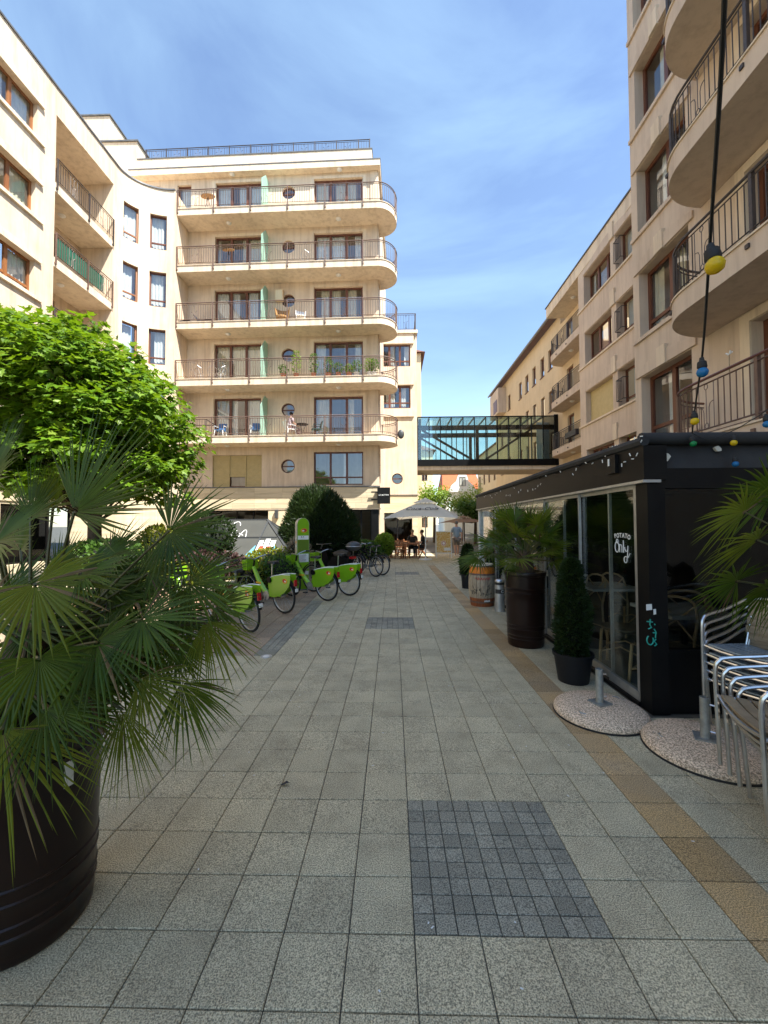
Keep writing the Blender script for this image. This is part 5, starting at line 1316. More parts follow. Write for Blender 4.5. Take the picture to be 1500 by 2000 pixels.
# the palm by the pergola
RP = atZ(1027, 1258); RP = Vector((RP.x, RP.y+0.0, 0))
pr_ = thing('potted_palm', 'smaller fan palm in a tall brown pot between the barrel and the cone shrub', 'potted palm', RP)
make_pot(pr_)
q = MB(); q.lathe([(0.0, 0.90), (0.12, 0.93), (0.13, 1.0), (0.11, 1.14), (0.08, 1.26), (0.0, 1.3)], 14); q.build('trunk', 'fibre', pr_, smooth=True)
rr_ = random.Random(21)
def crown(par, root, n, seed, rmin, rmax, lmin, lmax, base_z=1.1, amin=0, amax=2*pi, elmin=-0.35, elmax=1.35):
    rd = random.Random(seed)
    for k in range(n):
        a = amin+(amax-amin)*((k*0.618) % 1.0)+rd.uniform(-0.2, 0.2); el = elmin+(elmax-elmin)*((k+0.5)/n)
        ln = rd.uniform(lmin, lmax)*(0.85+0.25*math.cos(el))
        d = Vector((math.cos(a)*math.cos(el), math.sin(a)*math.cos(el), math.sin(el)))
        up = Vector((0, 0, 1)); nr = up - d*d.z
        if nr.length < 0.2: nr = Vector((math.cos(a+1.5), math.sin(a+1.5), 0.2))
        nr = nr + Vector((rd.uniform(-0.4, 0.4), -0.35, rd.uniform(-0.2, 0.2)))
        ax = (d + Vector((0, 0, -0.15 if el < 0.6 else 0.1))).normalized()
        c = Vector((0, 0, base_z))
        frond(par, c+d*0.05, c+d*ln, ax, nr, rd.uniform(rmin, rmax), rd.uniform(85, 115), 28, rd.uniform(0.08, 0.25), 'palm_new' if rd.random() < 0.25 else 'palm', seed*50+k)
crown(pr_, RP, 46, 4, 0.32, 0.42, 0.34, 0.60, 1.16, elmin=-0.12)

# third palm at the right, standing before the dark front glass
TP = Vector((3.28, 2.60, 0))
pt_ = thing('potted_palm', 'fan palm reaching in before the dark front glass behind the stacked chairs', 'potted palm', TP)
make_pot(pt_, 0.9)
q = MB(); q.lathe([(0.0, 0.80), (0.12, 0.83), (0.13, 0.95), (0.09, 1.15), (0.0, 1.22)], 14); q.build('trunk', 'fibre', pt_, smooth=True)
for k, s_ in enumerate([(1455, 1000, 0.1, 172, 0.36, 0.2, 0.8, 0.25, 95), (1480, 1055, 0.0, 178, 0.40, 0.2, 0.9, 0.3, 80), (1440, 1135, 0.05, 178, 0.30, 0.1, 0.6, 0.2, 118), (1510, 965, 0.1, 165, 0.40, 0.1, 0.7, 0.2, 100), (1500, 1150, -0.05, 190, 0.32, 0.2, 0.7, 0.3, 110), (1560, 1000, 0.0, 60, 0.4, 0.2, 0.6, 0.2, 100), (1560, 1120, -0.2, 200, 0.36, 0.3, 0.8, 0.35, 110)]):
    fr(s_[0], s_[1], s_[2], s_[3], s_[4], s_[5], s_[6], s_[7], s_[8], 'palm_new' if k in (0, 1) else 'palm', seed=500+k, nl=28, root=TP, cb=Vector((0, 0, 1.0)), par=pt_)

# ================================================================== leafy shrubs and trees
def leaf_card(b, c, d, up, ln, wd, shape='leaf', rd=random):
    s_ = d.cross(up)
    if s_.length < 1e-3: s_ = d.orthogonal()
    s_.normalize(); n_ = s_.cross(d)
    o = len(b.v)
    if shape == 'needle':
        b.v += [tuple(c - s_*wd*0.5), tuple(c + s_*wd*0.5), tuple(c + d*ln)]; b.f.append((o, o+1, o+2))
    elif shape == 'leaf':
        b.v += [tuple(c), tuple(c+d*ln*0.5+s_*wd*0.5+n_*wd*0.12), tuple(c+d*ln), tuple(c+d*ln*0.5-s_*wd*0.5+n_*wd*0.12)]; b.f += [(o, o+1, o+2), (o, o+2, o+3)]
    else:          # five-lobed maple leaf
        P2 = [(0, 0), (-0.42, 0.10), (-0.30, 0.30), (-0.55, 0.62), (-0.22, 0.60), (0, 1.0), (0.22, 0.60), (0.55, 0.62), (0.30, 0.30), (0.42, 0.10)]
        for (x, y) in P2: b.v.append(tuple(c + s_*x*wd + d*y*ln + n_*(0.10*ln*(abs(x)*1.2) - 0.22*ln*y*y)))
        b.f += [(o, o+8, o+9), (o, o+1, o+2), (o, o+2, o+5), (o, o+5, o+8), (o+2, o+3, o+4), (o+2, o+4, o+5), (o+5, o+6, o+8), (o+6, o+7, o+8)]

def bush(parent, c, rx, ry, rz, n, ln, wd, m, shape='needle', seed=0, flat_bottom=True, lumps=7, core='yew_core', name='foliage', upward=0.5, depth=0.3):
    rd = random.Random(seed); c = Vector(c)
    lump = [(Vector((rd.gauss(0, 1), rd.gauss(0, 1), rd.gauss(0, 1))).normalized(), rd.uniform(0.05, 0.18)) for _ in range(lumps)]
    def rad(d): return 1.0 + sum(a*max(0, d.dot(v)-0.55)*2.2 for v, a in lump) - 0.06
    k = MB(); n1, n2 = 18, 10
    for i in range(n2+1):
        for j in range(n1):
            th, ph = pi*i/n2, 2*pi*j/n1; d = Vector((math.sin(th)*math.cos(ph), math.sin(th)*math.sin(ph), -math.cos(th)))
            r_ = rad(d)*0.80; k.v.append((c.x+d.x*rx*r_, c.y+d.y*ry*r_, max(0.01, c.z+d.z*rz*r_)))
    for i in range(n2):
        for j in range(n1): k.f.append((i*n1+j, i*n1+(j+1) % n1, (i+1)*n1+(j+1) % n1, (i+1)*n1+j))
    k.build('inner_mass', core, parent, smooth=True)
    b = MB()
    for _ in range(n):
        d = Vector((rd.gauss(0, 1), rd.gauss(0, 1), rd.gauss(0, 1))).normalized(); r_ = rad(d)*(1-depth*rd.random()**1.6)
        p = Vector((c.x+d.x*rx*r_, c.y+d.y*ry*r_, c.z+d.z*rz*r_))
        if p.z < 0.03: continue
        g_ = (d + Vector((rd.gauss(0, 0.5), rd.gauss(0, 0.5), rd.gauss(0, 0.5)+upward))).normalized()
        leaf_card(b, p, g_, Vector((rd.gauss(0, 1), rd.gauss(0, 1), rd.gauss(0, 1))), ln*rd.uniform(0.6, 1.3), wd*rd.uniform(0.7, 1.2), shape, rd)
    return b.build(name, m, parent)

# big yew
p0, p1 = atY(551, 1000, 14.0), atY(690, 1000, 14.0); zt = atY(620, 962, 14.0).z
yw = thing('yew_bush', 'big clipped dark yew bush behind the green bike-share post', 'bush', ((p0.x+p1.x)/2, 14.2, 0))
bush(yw, (0.0, 0, zt*0.45), (p1.x-p0.x)*0.47, 1.1, zt*0.50, 24000, 0.15, 0.042, 'yew', 'needle', 3, upward=0.7, lumps=16)
bush(yw, (-0.32, -0.05, zt*0.62), (p1.x-p0.x)*0.26, 0.8, zt*0.40, 7000, 0.15, 0.042, 'yew', 'needle', 9, upward=0.8, lumps=9)

def black_pot(parent, r0, r1, h):
    q = MB(); q.lathe([(0.0, 0.0), (r0, 0.0), (r1*0.97, h*0.88), (r1*1.04, h*0.89), (r1*1.06, h), (r1*0.98, h), (r1*0.94, h*0.9), (0, h*0.9)], 28); q.build('pot', 'pot_black', parent, smooth=True)
    q = MB(); q.lathe([(r1*0.95, h*0.92), (0.0, h*0.95)], 16); q.build('soil', 'soil', parent)
def cone_shrub(px, py, hpx_top, w, ph, r0, r1, label, seed, n=7000, s_=1.0):
    g_ = atZ(px, py); d = g_.y+r0; t = thing('cone_shrub', label, 'potted shrub', (g_.x*d/g_.y, d, 0))
    black_pot(t, r0, r1, ph)
    ht = atY(px, hpx_top, d).z
    # slim egg-shaped crown widest at a third of its height
    rd = random.Random(seed); b = MB()
    def rw(u): return w*(0.62+0.42*math.sin(pi*min(1, u*1.15+0.12)))*(1 if u < 0.8 else max(0.05, math.sqrt(max(0, 1-((u-0.8)/0.2)**2)))) 
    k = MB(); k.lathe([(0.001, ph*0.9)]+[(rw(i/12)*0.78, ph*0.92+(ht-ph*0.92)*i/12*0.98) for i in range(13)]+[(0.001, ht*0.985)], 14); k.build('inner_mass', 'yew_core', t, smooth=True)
    for _ in range(n):
        u = rd.random(); a = rd.uniform(0, 2*pi); lum = 1+0.12*math.sin(a*3+u*9+seed)+0.08*math.sin(a*5-u*17)
        r_ = rw(u)*lum*(1.08-0.33*rd.random()**1.3); p = Vector((r_*math.cos(a), r_*math.sin(a), ph*0.9+(ht-ph*0.9)*u))
        d_ = Vector((math.cos(a)+rd.gauss(0, 0.6), math.sin(a)+rd.gauss(0, 0.6), 0.5+rd.gauss(0, 0.5))).normalized()
        leaf_card(b, p, d_, Vector((rd.gauss(0, 1), rd.gauss(0, 1), rd.gauss(0, 1))), 0.040*s_*rd.uniform(0.7, 1.5), 0.018*s_, 'leaf', rd)
    b.build('foliage', 'yew', t)
    return t
cone_shrub(1120, 1340, 1093, 0.145, 0.30, 0.15, 0.195, 'dark cone-shaped shrub in a black plastic pot against the glass', 5, 9000)
cone_shrub(914, 1150, 1064, 0.17, 0.36, 0.15, 0.18, 'dark cone-shaped shrub in a black pot beyond the painted barrel', 6, 3500, 1.5)

# maple
MT = Vector((-6.68, 8.9, 0))
mp_ = thing('maple_tree', 'bright green maple with lobed leaves in front of the loggia block', 'tree', MT)
q = MB(); q.tube([(0, 0, 0), (0.03, 0, 1.2), (-0.03, 0.05, 2.6), (0.05, 0, 3.8), (0.0, 0, 5.0)], [0.17, 0.14, 0.12, 0.09, 0.03], 9); q.build('trunk', 'bark', mp_, smooth=True)
rd = random.Random(17); brn = MB(); lfs = [MB(), MB()]
def mp_target():
    """points inside the crown envelope read off the photograph"""
    while True:
        x = rd.uniform(-2.9, 1.95); y = rd.uniform(-1.9, 2.0); z = rd.uniform(2.0, 6.5)
        top = 6.35 - 0.62*max(0, x+0.5)**1.12 - 0.12*max(0, -x-1.2)**2
        top -= 0.22*y*y
        bot = 2.25 + 0.10*max(0, -x) + 0.05*y*y
        if x > 1.2: top -= (x-1.2)*0.9
        if z < top and z > bot and ((x+0.4)/2.4)**2+(y/2.0)**2 < 1.0: return Vector((x, y, z)), (top-z), (z-bot)
clumps = []
for _ in range(470):
    p, dt_, db = mp_target(); edge = min(dt_, db, 2.75-abs(p.x), 2.0-abs(p.y))
    if edge > 1.3 and rd.random() < 0.55: continue
    clumps.append(p)
for p in clumps:
    st = Vector((0, 0, min(4.6, max(1.7, p.z-1.0)))); m_ = (st+p)/2+Vector((0, 0, 0.2))
    brn.tube([st, m_, p], [0.022, 0.012, 0.004], 4)
    cr_ = rd.uniform(0.26, 0.70)
    for _ in range(58):
        d = Vector((rd.gauss(0, 1), rd.gauss(0, 1), rd.gauss(0, 0.55))).normalized(); c = p + Vector((d.x*cr_, d.y*cr_, d.z*cr_*0.62))*rd.uniform(0.45, 1.0)
        out = Vector((c.x*0.25, c.y*0.25-0.25, -0.35)) + d*0.7
        out = (out + Vector((rd.gauss(0, 0.35), rd.gauss(0, 0.35), rd.gauss(0, 0.25)))).normalized()
        s_ = rd.uniform(0.10, 0.20); leaf_card(lfs[rd.random() < 0.22], c, out, Vector((rd.gauss(0, 0.35), rd.gauss(0, 0.35), 1)), s_, s_*1.0, 'maple', rd)
brn.build('branches', 'bark', mp_, smooth=True); lfs[0].build('crown', 'maple', mp_); lfs[1].build('young_leaves', 'leaf_bright', mp_)

def far_tree(px, ytop, ybot, Y, w, label, seed, m='leaf_bright', n=2600, sz=0.22):
    g_ = atY(px, 1024, Y); zt, zb = atY(px, ytop, Y).z, atY(px, ybot, Y).z
    t = thing('street_tree', label, 'tree', (g_.x, Y, 0))
    q = MB(); q.tube([(0, 0, 0), (0.04, 0, zb), (0, 0.05, (zb+zt)/2), (0, 0, zt*0.92)], [0.14, 0.11, 0.07, 0.02], 8); q.build('trunk', 'bark', t, smooth=True)
    rd = random.Random(seed); b = MB(); cl = []; br_ = MB()
    for _ in range(34):
        d = Vector((rd.gauss(0, 1), rd.gauss(0, 1), rd.gauss(0, 1))).normalized()*rd.random()**0.45
        cl.append(Vector((d.x*w, d.y*w, (zt+zb)/2+d.z*(zt-zb)/2*0.92)))
    for c in cl:
        br_.tube([(0, 0, max(zb*0.8, c.z-0.8)), tuple(c)], [0.03, 0.008], 4)
        for _ in range(n//34):
            d = Vector((rd.gauss(0, 1), rd.gauss(0, 1), rd.gauss(0, 0.7))).normalized()*rd.uniform(0.3, 1)*w*0.42
            leaf_card(b, c+d, (d+Vector((rd.gauss(0, .5), rd.gauss(0, .5), -0.3+rd.gauss(0, .5)))).normalized(), Vector((rd.gauss(0, .5), rd.gauss(0, .5), 1)), sz*rd.uniform(.7, 1.3), sz*0.6, 'leaf', rd)
    br_.build('branches', 'bark', t); b.build('crown', m, t); return t
far_tree(848, 950, 1000, 36, 1.7, 'bright green street tree under the bridge left of the orange-roofed house', 31)
far_tree(905, 962, 1012, 40, 1.9, 'yellow-green street tree in front of the orange-roofed house', 32)
far_tree(957, 925, 985, 62, 2.6, 'airy pale green tree beside the orange-roofed house', 33, n=1500, sz=0.3)
far_tree(928, 975, 1015, 33, 1.3, 'darker low tree beside the end of the pergola', 34, m='leaf_mid')
# ================================================================== parasol base stones
def stone_base(px, py, cx, cy, r, label, turn):
    t = thing('parasol_weight', label, 'parasol weight', (cx, cy, 0), turn, 'round stone parasol bases')
    q = MB(); q.lathe([(0.0, 0.0), (r*0.985, 0.0), (r, 0.02), (r*0.985, 0.04), (r*0.9, 0.064), (r*0.6, 0.083), (r*0.3, 0.092), (0.0, 0.095)], 48); q.build('stone', 'terrazzo', t, smooth=True)
    q = MB(); q.lathe([(r*1.012, 0.0), (r*1.012, 0.012), (r*0.99, 0.013)], 48); q.build('rubber_rim', 'rubber', t, smooth=True)
    q = MB(); q.box((-0.07, -0.07, 0.088), (0.07, 0.07, 0.102)); q.build('steel_plate', 'galv', t)
    q = MB(); q.lathe([(0.033, 0.10), (0.031, 0.13), (0.031, 0.385), (0.027, 0.387), (0.027, 0.36)], 20); tb = q.build('tube', 'galv', t, smooth=True)
    for z in (0.15, 0.34): q = MB(); q.tube([(0.028, -0.012, z), (0.055, -0.022, z)], 0.007, 6); q.build('screw', 'alu', tb)
    for a in (0.25, pi+0.25):
        q = MB(); c, s_ = math.cos(a), math.sin(a)
        def rr(x, y, z): return ((x*c-y*s_), (x*s_+y*c), z)
        d = r*0.70
        q.tube([rr(d-0.035, -0.05, 0.072), rr(d-0.035, 0.05, 0.072), rr(d+0.035, 0.05, 0.066), rr(d+0.035, -0.05, 0.066)], 0.006, 5, closed=True)
        q.tube([rr(d, -0.03, 0.075), rr(d+0.02, -0.005, 0.078), rr(d, 0.03, 0.075)], 0.006, 5); q.build('lifting_handle', 'galv', t)
    return t
stone_base(0, 0, 1.79, 3.60, 0.375, 'round pebble-stone parasol base in front of the corner post', 0.35)
stone_base(0, 0, 2.26, 3.03, 0.40, 'round pebble-stone parasol base partly under the stacked chairs', -0.5)

# ================================================================== stacked aluminium armchairs
def alu_chair(name, seat_m, back_m):
    t = thing(name, '', 'chair')
    def tube(pts, r, nm, m='alu'):
        q = MB(); q.tube(pts, r, 8); return q.build(nm, m, t, smooth=True)
    # local: front towards +x, width along y.  one bent tube: front foot - arm - back - arm - front foot
    def smooth_path(P_, n=5):
        out = []
        for i in range(len(P_)-1):
            p0 = Vector(P_[max(0, i-1)]); p1 = Vector(P_[i]); p2 = Vector(P_[i+1]); p3 = Vector(P_[min(len(P_)-1, i+2)])
            for k in range(n):
                u = k/n; out.append(0.5*((2*p1)+(p2-p0)*u+(2*p0-5*p1+4*p2-p3)*u*u+(3*p1-p0-3*p2+p3)*u**3))
        out.append(Vector(P_[-1])); return out
    P_ = [(0.22, 0.27, 0), (0.245, 0.27, 0.3), (0.265, 0.27, 0.56), (0.25, 0.27, 0.625), (0.20, 0.27, 0.655), (0.0, 0.268, 0.70), (-0.17, 0.255, 0.765), (-0.25, 0.19, 0.80), (-0.275, 0.06, 0.81)]
    Q_ = [(x, -y, z) for x, y, z in P_[::-1]]
    tube(smooth_path(P_+Q_), 0.0125, 'frame')
    for s_ in (1, -1):
        tube([(0.17, s_*0.245, 0.42), (-0.02, s_*0.245, 0.41), (-0.17, s_*0.245, 0.40), (-0.23, s_*0.25, 0.2), (-0.27, s_*0.25, 0)], 0.0115, 'rear_leg')
        tube([(-0.17, s_*0.215, 0.40), (-0.215, s_*0.215, 0.6), (-0.255, s_*0.205, 0.795)], 0.0095, 'back_upright')
        tube([(0.245, s_*0.26, 0.40), (0.17, s_*0.245, 0.42)], 0.0095, 'seat_joint')
    tube([(0.245, 0.262, 0.415), (0.262, 0.13, 0.40), (0.266, 0, 0.395), (0.262, -0.13, 0.40), (0.245, -0.262, 0.415)], 0.0115, 'seat_rail')
    for k in range(6):
        x = 0.215-k*0.075; q = MB(); vs = []
        for i in range(7):
            y = -0.235+0.47*i/6; z = 0.425-0.018*math.cos((i-3)/3*pi/2)+0.004*(k == 0)
            vs += [(x-0.03, y, z-0.006), (x+0.03, y, z-0.006), (x+0.03, y, z+0.006), (x-0.03, y, z+0.006)]
        fs = [f for i in range(6) for f in ((4*i, 4*i+1, 4*i+5, 4*i+4), (4*i+1, 4*i+2, 4*i+6, 4*i+5), (4*i+2, 4*i+3, 4*i+7, 4*i+6), (4*i+3, 4*i, 4*i+4, 4*i+7))] + [(0, 3, 2, 1), (24, 25, 26, 27)]
        q.add(vs, fs); q.build('seat_slat', seat_m, t)
    for k in range(4):
        z = 0.555+k*0.066; x = -0.19-0.06*(z-0.5)/0.3-0.005; q = MB(); vs = []
        for i in range(7):
            y = -0.225+0.45*i/6; xx = x-0.03*math.cos((i-3)/3*pi/2)+0.02
            vs += [(xx-0.006, y, z-0.028), (xx+0.006, y, z-0.028), (xx+0.006, y, z+0.028), (xx-0.006, y, z+0.028)]
        fs = [f for i in range(6) for f in ((4*i, 4*i+1, 4*i+5, 4*i+4), (4*i+1, 4*i+2, 4*i+6, 4*i+5), (4*i+2, 4*i+3, 4*i+7, 4*i+6), (4*i+3, 4*i, 4*i+4, 4*i+7))] + [(0, 3, 2, 1), (24, 25, 26, 27)]
        q.add(vs, fs); q.build('back_slat', back_m, t)
    return t
chA = alu_chair('stacking_armchair', 'slat_grey', 'slat_wood'); chB = alu_chair('stacking_armchair', 'slat_wood', 'slat_wood')
def stack(src, first, x, y, rz, n, zst, fst, labels, group):
    d = Vector((math.cos(rz), math.sin(rz), 0))
    for k in range(n):
        o = src if (first and k == 0) else copy_tree(src)
        o.location = (x+d.x*fst*k, y+d.y*fst*k, zst*k+0.001); o.rotation_euler = (0, -0.02*k, rz)
        o['label'] = labels[k]; o['group'] = group
ordn = ['bottom', 'second', 'third', 'fourth', 'top']
stack(chA, True, 2.82, 3.14, R(200), 5, 0.062, 0.018, ['aluminium armchair with grey slatted seat, %s of the stack against the dark glass' % k for k in ordn], 'armchairs stacked by the dark glass')
stack(chB, True, 2.26, 2.20, R(161), 4, 0.052, 0.048, ['aluminium armchair with brown slatted seat, %s of the stack by the stone parasol base' % k for k in ('bottom', 'second', 'third', 'top')], 'armchairs stacked over the parasol base')
stack(chB, False, 2.10, 1.60, R(163), 4, 0.06, 0.045, ['aluminium armchair, %s of the stack with a red cushion' % k for k in ('bottom', 'second', 'third', 'top')], 'armchairs stacked with a red cushion')
cs = thing('seat_cushion', 'flat red seat cushion on the nearest short chair stack', 'cushion', (1.94, 1.66, 0.622), R(163))
q = MB(); q.lathe([(0.0, 0.0), (0.17, 0.0), (0.185, 0.018), (0.17, 0.035), (0.0, 0.045)], 24); q.build('pad', 'cushion_red', cs, smooth=True)
q = MB(); q.tube([(0.185*math.cos(2*pi*i/24), 0.185*math.sin(2*pi*i/24), 0.018) for i in range(24)], 0.005, 5, closed=True); q.build('piping', 'cushion_red', cs, smooth=True)

# ================================================================== barrel and ash bin
g_ = atZ(947, 1186); bt = thing('painted_barrel', 'weathered wooden barrel painted orange at both ends behind the brown pot', 'barrel', (g_.x, g_.y+0.24, 0))
nst = 20; Hb = 0.84
def br_r(z): return 0.225+0.045*math.sin(pi*z/Hb)
for k in range(nst):
    a0, a1 = 2*pi*k/nst+0.012, 2*pi*(k+1)/nst-0.012
    for (z0, z1, m_) in ((0.0, 0.17, 'barrel_rust'), (0.171, 0.63, 'barrel_wood'), (0.631, 0.79, 'barrel_orange'), (0.791, Hb, 'canvas')):
        q = MB(); n = 5; vs = []
        for i in range(n+1):
            z = z0+(z1-z0)*i/n; r_ = br_r(z)
            for (a, rr) in ((a0, r_), ((a0+a1)/2, r_*1.006), (a1, r_), (a1, r_-0.02), (a0, r_-0.02)): vs.append((rr*math.cos(a), rr*math.sin(a), z))
        q.add(vs, [(5*i+j, 5*i+(j+1) % 5, 5*i+5+(j+1) % 5, 5*i+5+j) for i in range(n) for j in range(5)]); q.build('stave', m_, bt)
for z in (0.09, 0.64, 0.80):
    q = MB(); q.lathe([(br_r(z-0.018)*1.008, z-0.018), (br_r(z)*1.016, z-0.015), (br_r(z)*1.016, z+0.015), (br_r(z+0.018)*1.008, z+0.018)], 32); q.build('hoop', 'iron_brown', bt, smooth=True)
q = MB(); q.lathe([(0.0, 0.815), (0.215, 0.815)], 24); q.build('lid', 'barrel_wood', bt)
# painted marks: red swash and dark scrawl, white letters
rb = random.Random(4)
def on_barrel(a, z): r_ = br_r(z)*1.012; return (r_*math.cos(a), r_*math.sin(a), z)
q = MB(); A0 = -pi/2-0.25
for k in range(5):
    a = A0-0.45+k*0.22; q.tube([on_barrel(a+0.05*i, 0.56+0.025*math.sin(i*1.3+k)) for i in range(6)], 0.006, 5)
q.build('red_scrawl', 'decal_red', bt, smooth=True)
q = MB()
for k in range(9):
    a = A0-0.7+k*0.17; z = rb.uniform(0.22, 0.34); q.tube([on_barrel(a+rb.uniform(-0.1, 0.1)*i, z+0.03*i*rb.uniform(-0.2, 1)) for i in range(5)], 0.005, 5)
q.build('dark_scrawl', 'decal_black', bt, smooth=True)
q = MB()
for k in range(4):
    a = A0+0.22+k*0.12; q.tube([on_barrel(a, 0.10), on_barrel(a+0.05, 0.14), on_barrel(a+0.1, 0.105)], 0.008, 5)
q.build('white_scrawl', 'chalk', bt, smooth=True)
g_ = atZ(979, 1196); ab = thing('ash_bin', 'slim steel ash bin with a letter C beside the tall brown pot', 'bin', (g_.x-0.0, g_.y+0.10, 0))
q = MB(); q.lathe([(0.0, 0.0), (0.09, 0.0), (0.09, 0.50), (0.0, 0.501)], 24); q.build('body', 'alu_dull', ab, smooth=True)
q = MB(); q.lathe([(0.085, 0.502), (0.085, 0.55)], 20); q.build('gap', 'decal_black', ab, smooth=True)
q = MB(); q.lathe([(0.093, 0.55), (0.093, 0.575), (0.07, 0.60), (0.0, 0.605)], 24); q.build('lid', 'alu', ab, smooth=True)
q = MB(); q.lathe([(0.0912, 0.34), (0.0912, 0.42)], 10, a0=-pi*0.9, a1=-pi*0.1); q.build('black_band', 'decal_black', ab, smooth=True)
mw = frame_mat((0.028, -0.0885, 0.38), (0.95, 0.31, 0), (0, 0, 1), (0.31, -0.95, 0)); text_mesh('lettering', 'C', 0.075, 'chalk', ab, mw, bold=0.002)

# ================================================================== bicycles
def make_wheel(par, cx, r=0.335):
    q = MB(); q.tube([(cx+(r-0.02)*math.cos(2*pi*i/30), 0, r+(r-0.02)*math.sin(2*pi*i/30)) for i in range(30)], 0.020, 7, closed=True); wv = q.build('wheel', 'rubber', par, smooth=True)
    q = MB(); q.tube([(cx+(r-0.045)*math.cos(2*pi*i/30), 0, r+(r-0.045)*math.sin(2*pi*i/30)) for i in range(30)], 0.010, 5, closed=True)
    for k in range(18):
        a = 2*pi*k/18; q.tube([(cx+0.025*math.cos(a+0.8*(-1)**k), 0.02*(-1)**k, r+0.025*math.sin(a+0.8*(-1)**k)), (cx+(r-0.05)*math.cos(a), 0, r+(r-0.05)*math.sin(a))], 0.0016, 3)
    q.tube([(cx, -0.045, r), (cx, 0.045, r)], 0.025, 8); q.build('rim_and_spokes', 'alu_dull', wv, smooth=True)
def make_bike(green=True):
    fm_ = 'bike_green' if green else 'black_metal'
    t = thing('bicycle', '', 'bicycle')
    make_wheel(t, 0); make_wheel(t, 1.10)
    q = MB()
    if green:
        q.tube([(0.88, 0, 0.82), (0.74, 0, 0.58), (0.56, 0, 0.38), (0.44, 0, 0.31)], [0.038, 0.045, 0.048, 0.04], 9)
        q.tube([(0.44, 0, 0.31), (0.36, 0, 0.52), (0.31, 0, 0.66)], 0.022, 8)
    else:
        q.tube([(0.87, 0, 0.80), (0.44, 0, 0.30)], 0.022, 8); q.tube([(0.44, 0, 0.30), (0.30, 0, 0.74)], 0.018, 8); q.tube([(0.31, 0, 0.70), (0.86, 0, 0.84)], 0.02, 8)
    for s_ in (-1, 1):
        q.tube([(0.44, s_*0.03, 0.31), (0, s_*0.06, 0.335)], 0.011, 6); q.tube([(0.31, s_*0.02, 0.62), (0, s_*0.06, 0.335)], 0.010, 6)
    q.build('frame', fm_, t, smooth=True)
    q = MB(); q.tube([(0.84, 0, 0.95), (0.89, 0, 0.80), (0.94, 0, 0.66)], 0.019, 8)
    for s_ in (-1, 1): q.tube([(0.94, s_*0.02, 0.68), (0.97, s_*0.05, 0.62), (1.10, s_*0.055, 0.335)], 0.012, 6)
    q.build('fork', 'black_metal' if green else fm_, t, smooth=True)
    q = MB(); q.tube([(0.72, -0.30, 1.02), (0.80, -0.22, 1.03), (0.83, -0.08, 1.0), (0.835, 0, 0.97), (0.83, 0.08, 1.0), (0.80, 0.22, 1.03), (0.72, 0.30, 1.02)], 0.011, 7); hb = q.build('handlebar', 'alu', t, smooth=True)
    q = MB()
    for s_ in (-1, 1): q.tube([(0.72, s_*0.30, 1.02), (0.79, s_*0.235, 1.03)], 0.017, 7)
    q.build('grips', 'rubber', hb, smooth=True)
    q = MB(); q.tube([(0.31, 0, 0.64), (0.285, 0, 0.93)], 0.014, 7); sp_ = q.build('seat_post', 'alu', t, smooth=True)
    q = MB(); vs = []
    for (x, wv_, z) in ((0.15, 0.055, 0.945), (0.18, 0.085, 0.96), (0.25, 0.075, 0.955), (0.33, 0.03, 0.95), (0.41, 0.014, 0.945)): vs += [(x, -wv_, z-0.03), (x, -wv_*0.8, z+0.012), (x, wv_*0.8, z+0.012), (x, wv_, z-0.03)]
    q.add(vs, [(4*i+j, 4*i+(j+1) % 4, 4*i+4+(j+1) % 4, 4*i+4+j) for i in range(4) for j in range(4)] + [(0, 1, 2, 3), (19, 18, 17, 16)]); q.build('saddle', 'decal_black', t, smooth=True)
    q = MB(); q.tube([(0.44, -0.07, 0.31), (0.44, 0.07, 0.31)], 0.02, 8); q.tube([(0.44, 0.075, 0.31), (0.52, 0.08, 0.17)], 0.009, 5); q.tube([(0.44, -0.075, 0.31), (0.36, -0.08, 0.45)], 0.009, 5)
    q.lathe([(0.0, -0.008), (0.085, -0.005), (0.085, 0.005), (0.0, 0.008)], 16, (0, 0, 0)); 
    for i in range(len(q.v)-64, len(q.v)): x, y, z = q.v[i]; q.v[i] = (0.44+x, 0.055+z, 0.31+y)
    cm = q.build('crank', 'alu_dull', t, smooth=True)
    for (x, y, z) in ((0.52, 0.12, 0.17), (0.36, -0.12, 0.45)):
        q = MB(); q.cbox((x, y, z), (0.09, 0.07, 0.02)); q.build('pedal', 'rubber', cm)
    for (cx, a0, a1) in ((0, -10, 170) if green else (0, 40, 160), (1.10, 10, 165)):
        q = MB(); n = 12; vs = []
        for i in range(n+1):
            a = R(a0+(a1-a0)*i/n); r_ = 0.365; vs += [(cx+r_*math.cos(a), -0.03, 0.335+r_*math.sin(a)), (cx+(r_+0.012)*math.cos(a), 0, 0.335+(r_+0.012)*math.sin(a)), (cx+r_*math.cos(a), 0.03, 0.335+r_*math.sin(a))]
        q.add(vs, [(3*i+j, 3*i+j+1, 3*i+4+j, 3*i+3+j) for i in range(n) for j in range(2)]); q.build('mudguard', 'black_metal', t, smooth=True)
    q = MB(); q.tube([(0.40, -0.05, 0.29), (0.34, -0.16, 0.01)], 0.010, 6); q.build('kickstand', 'alu_dull', t, smooth=True)
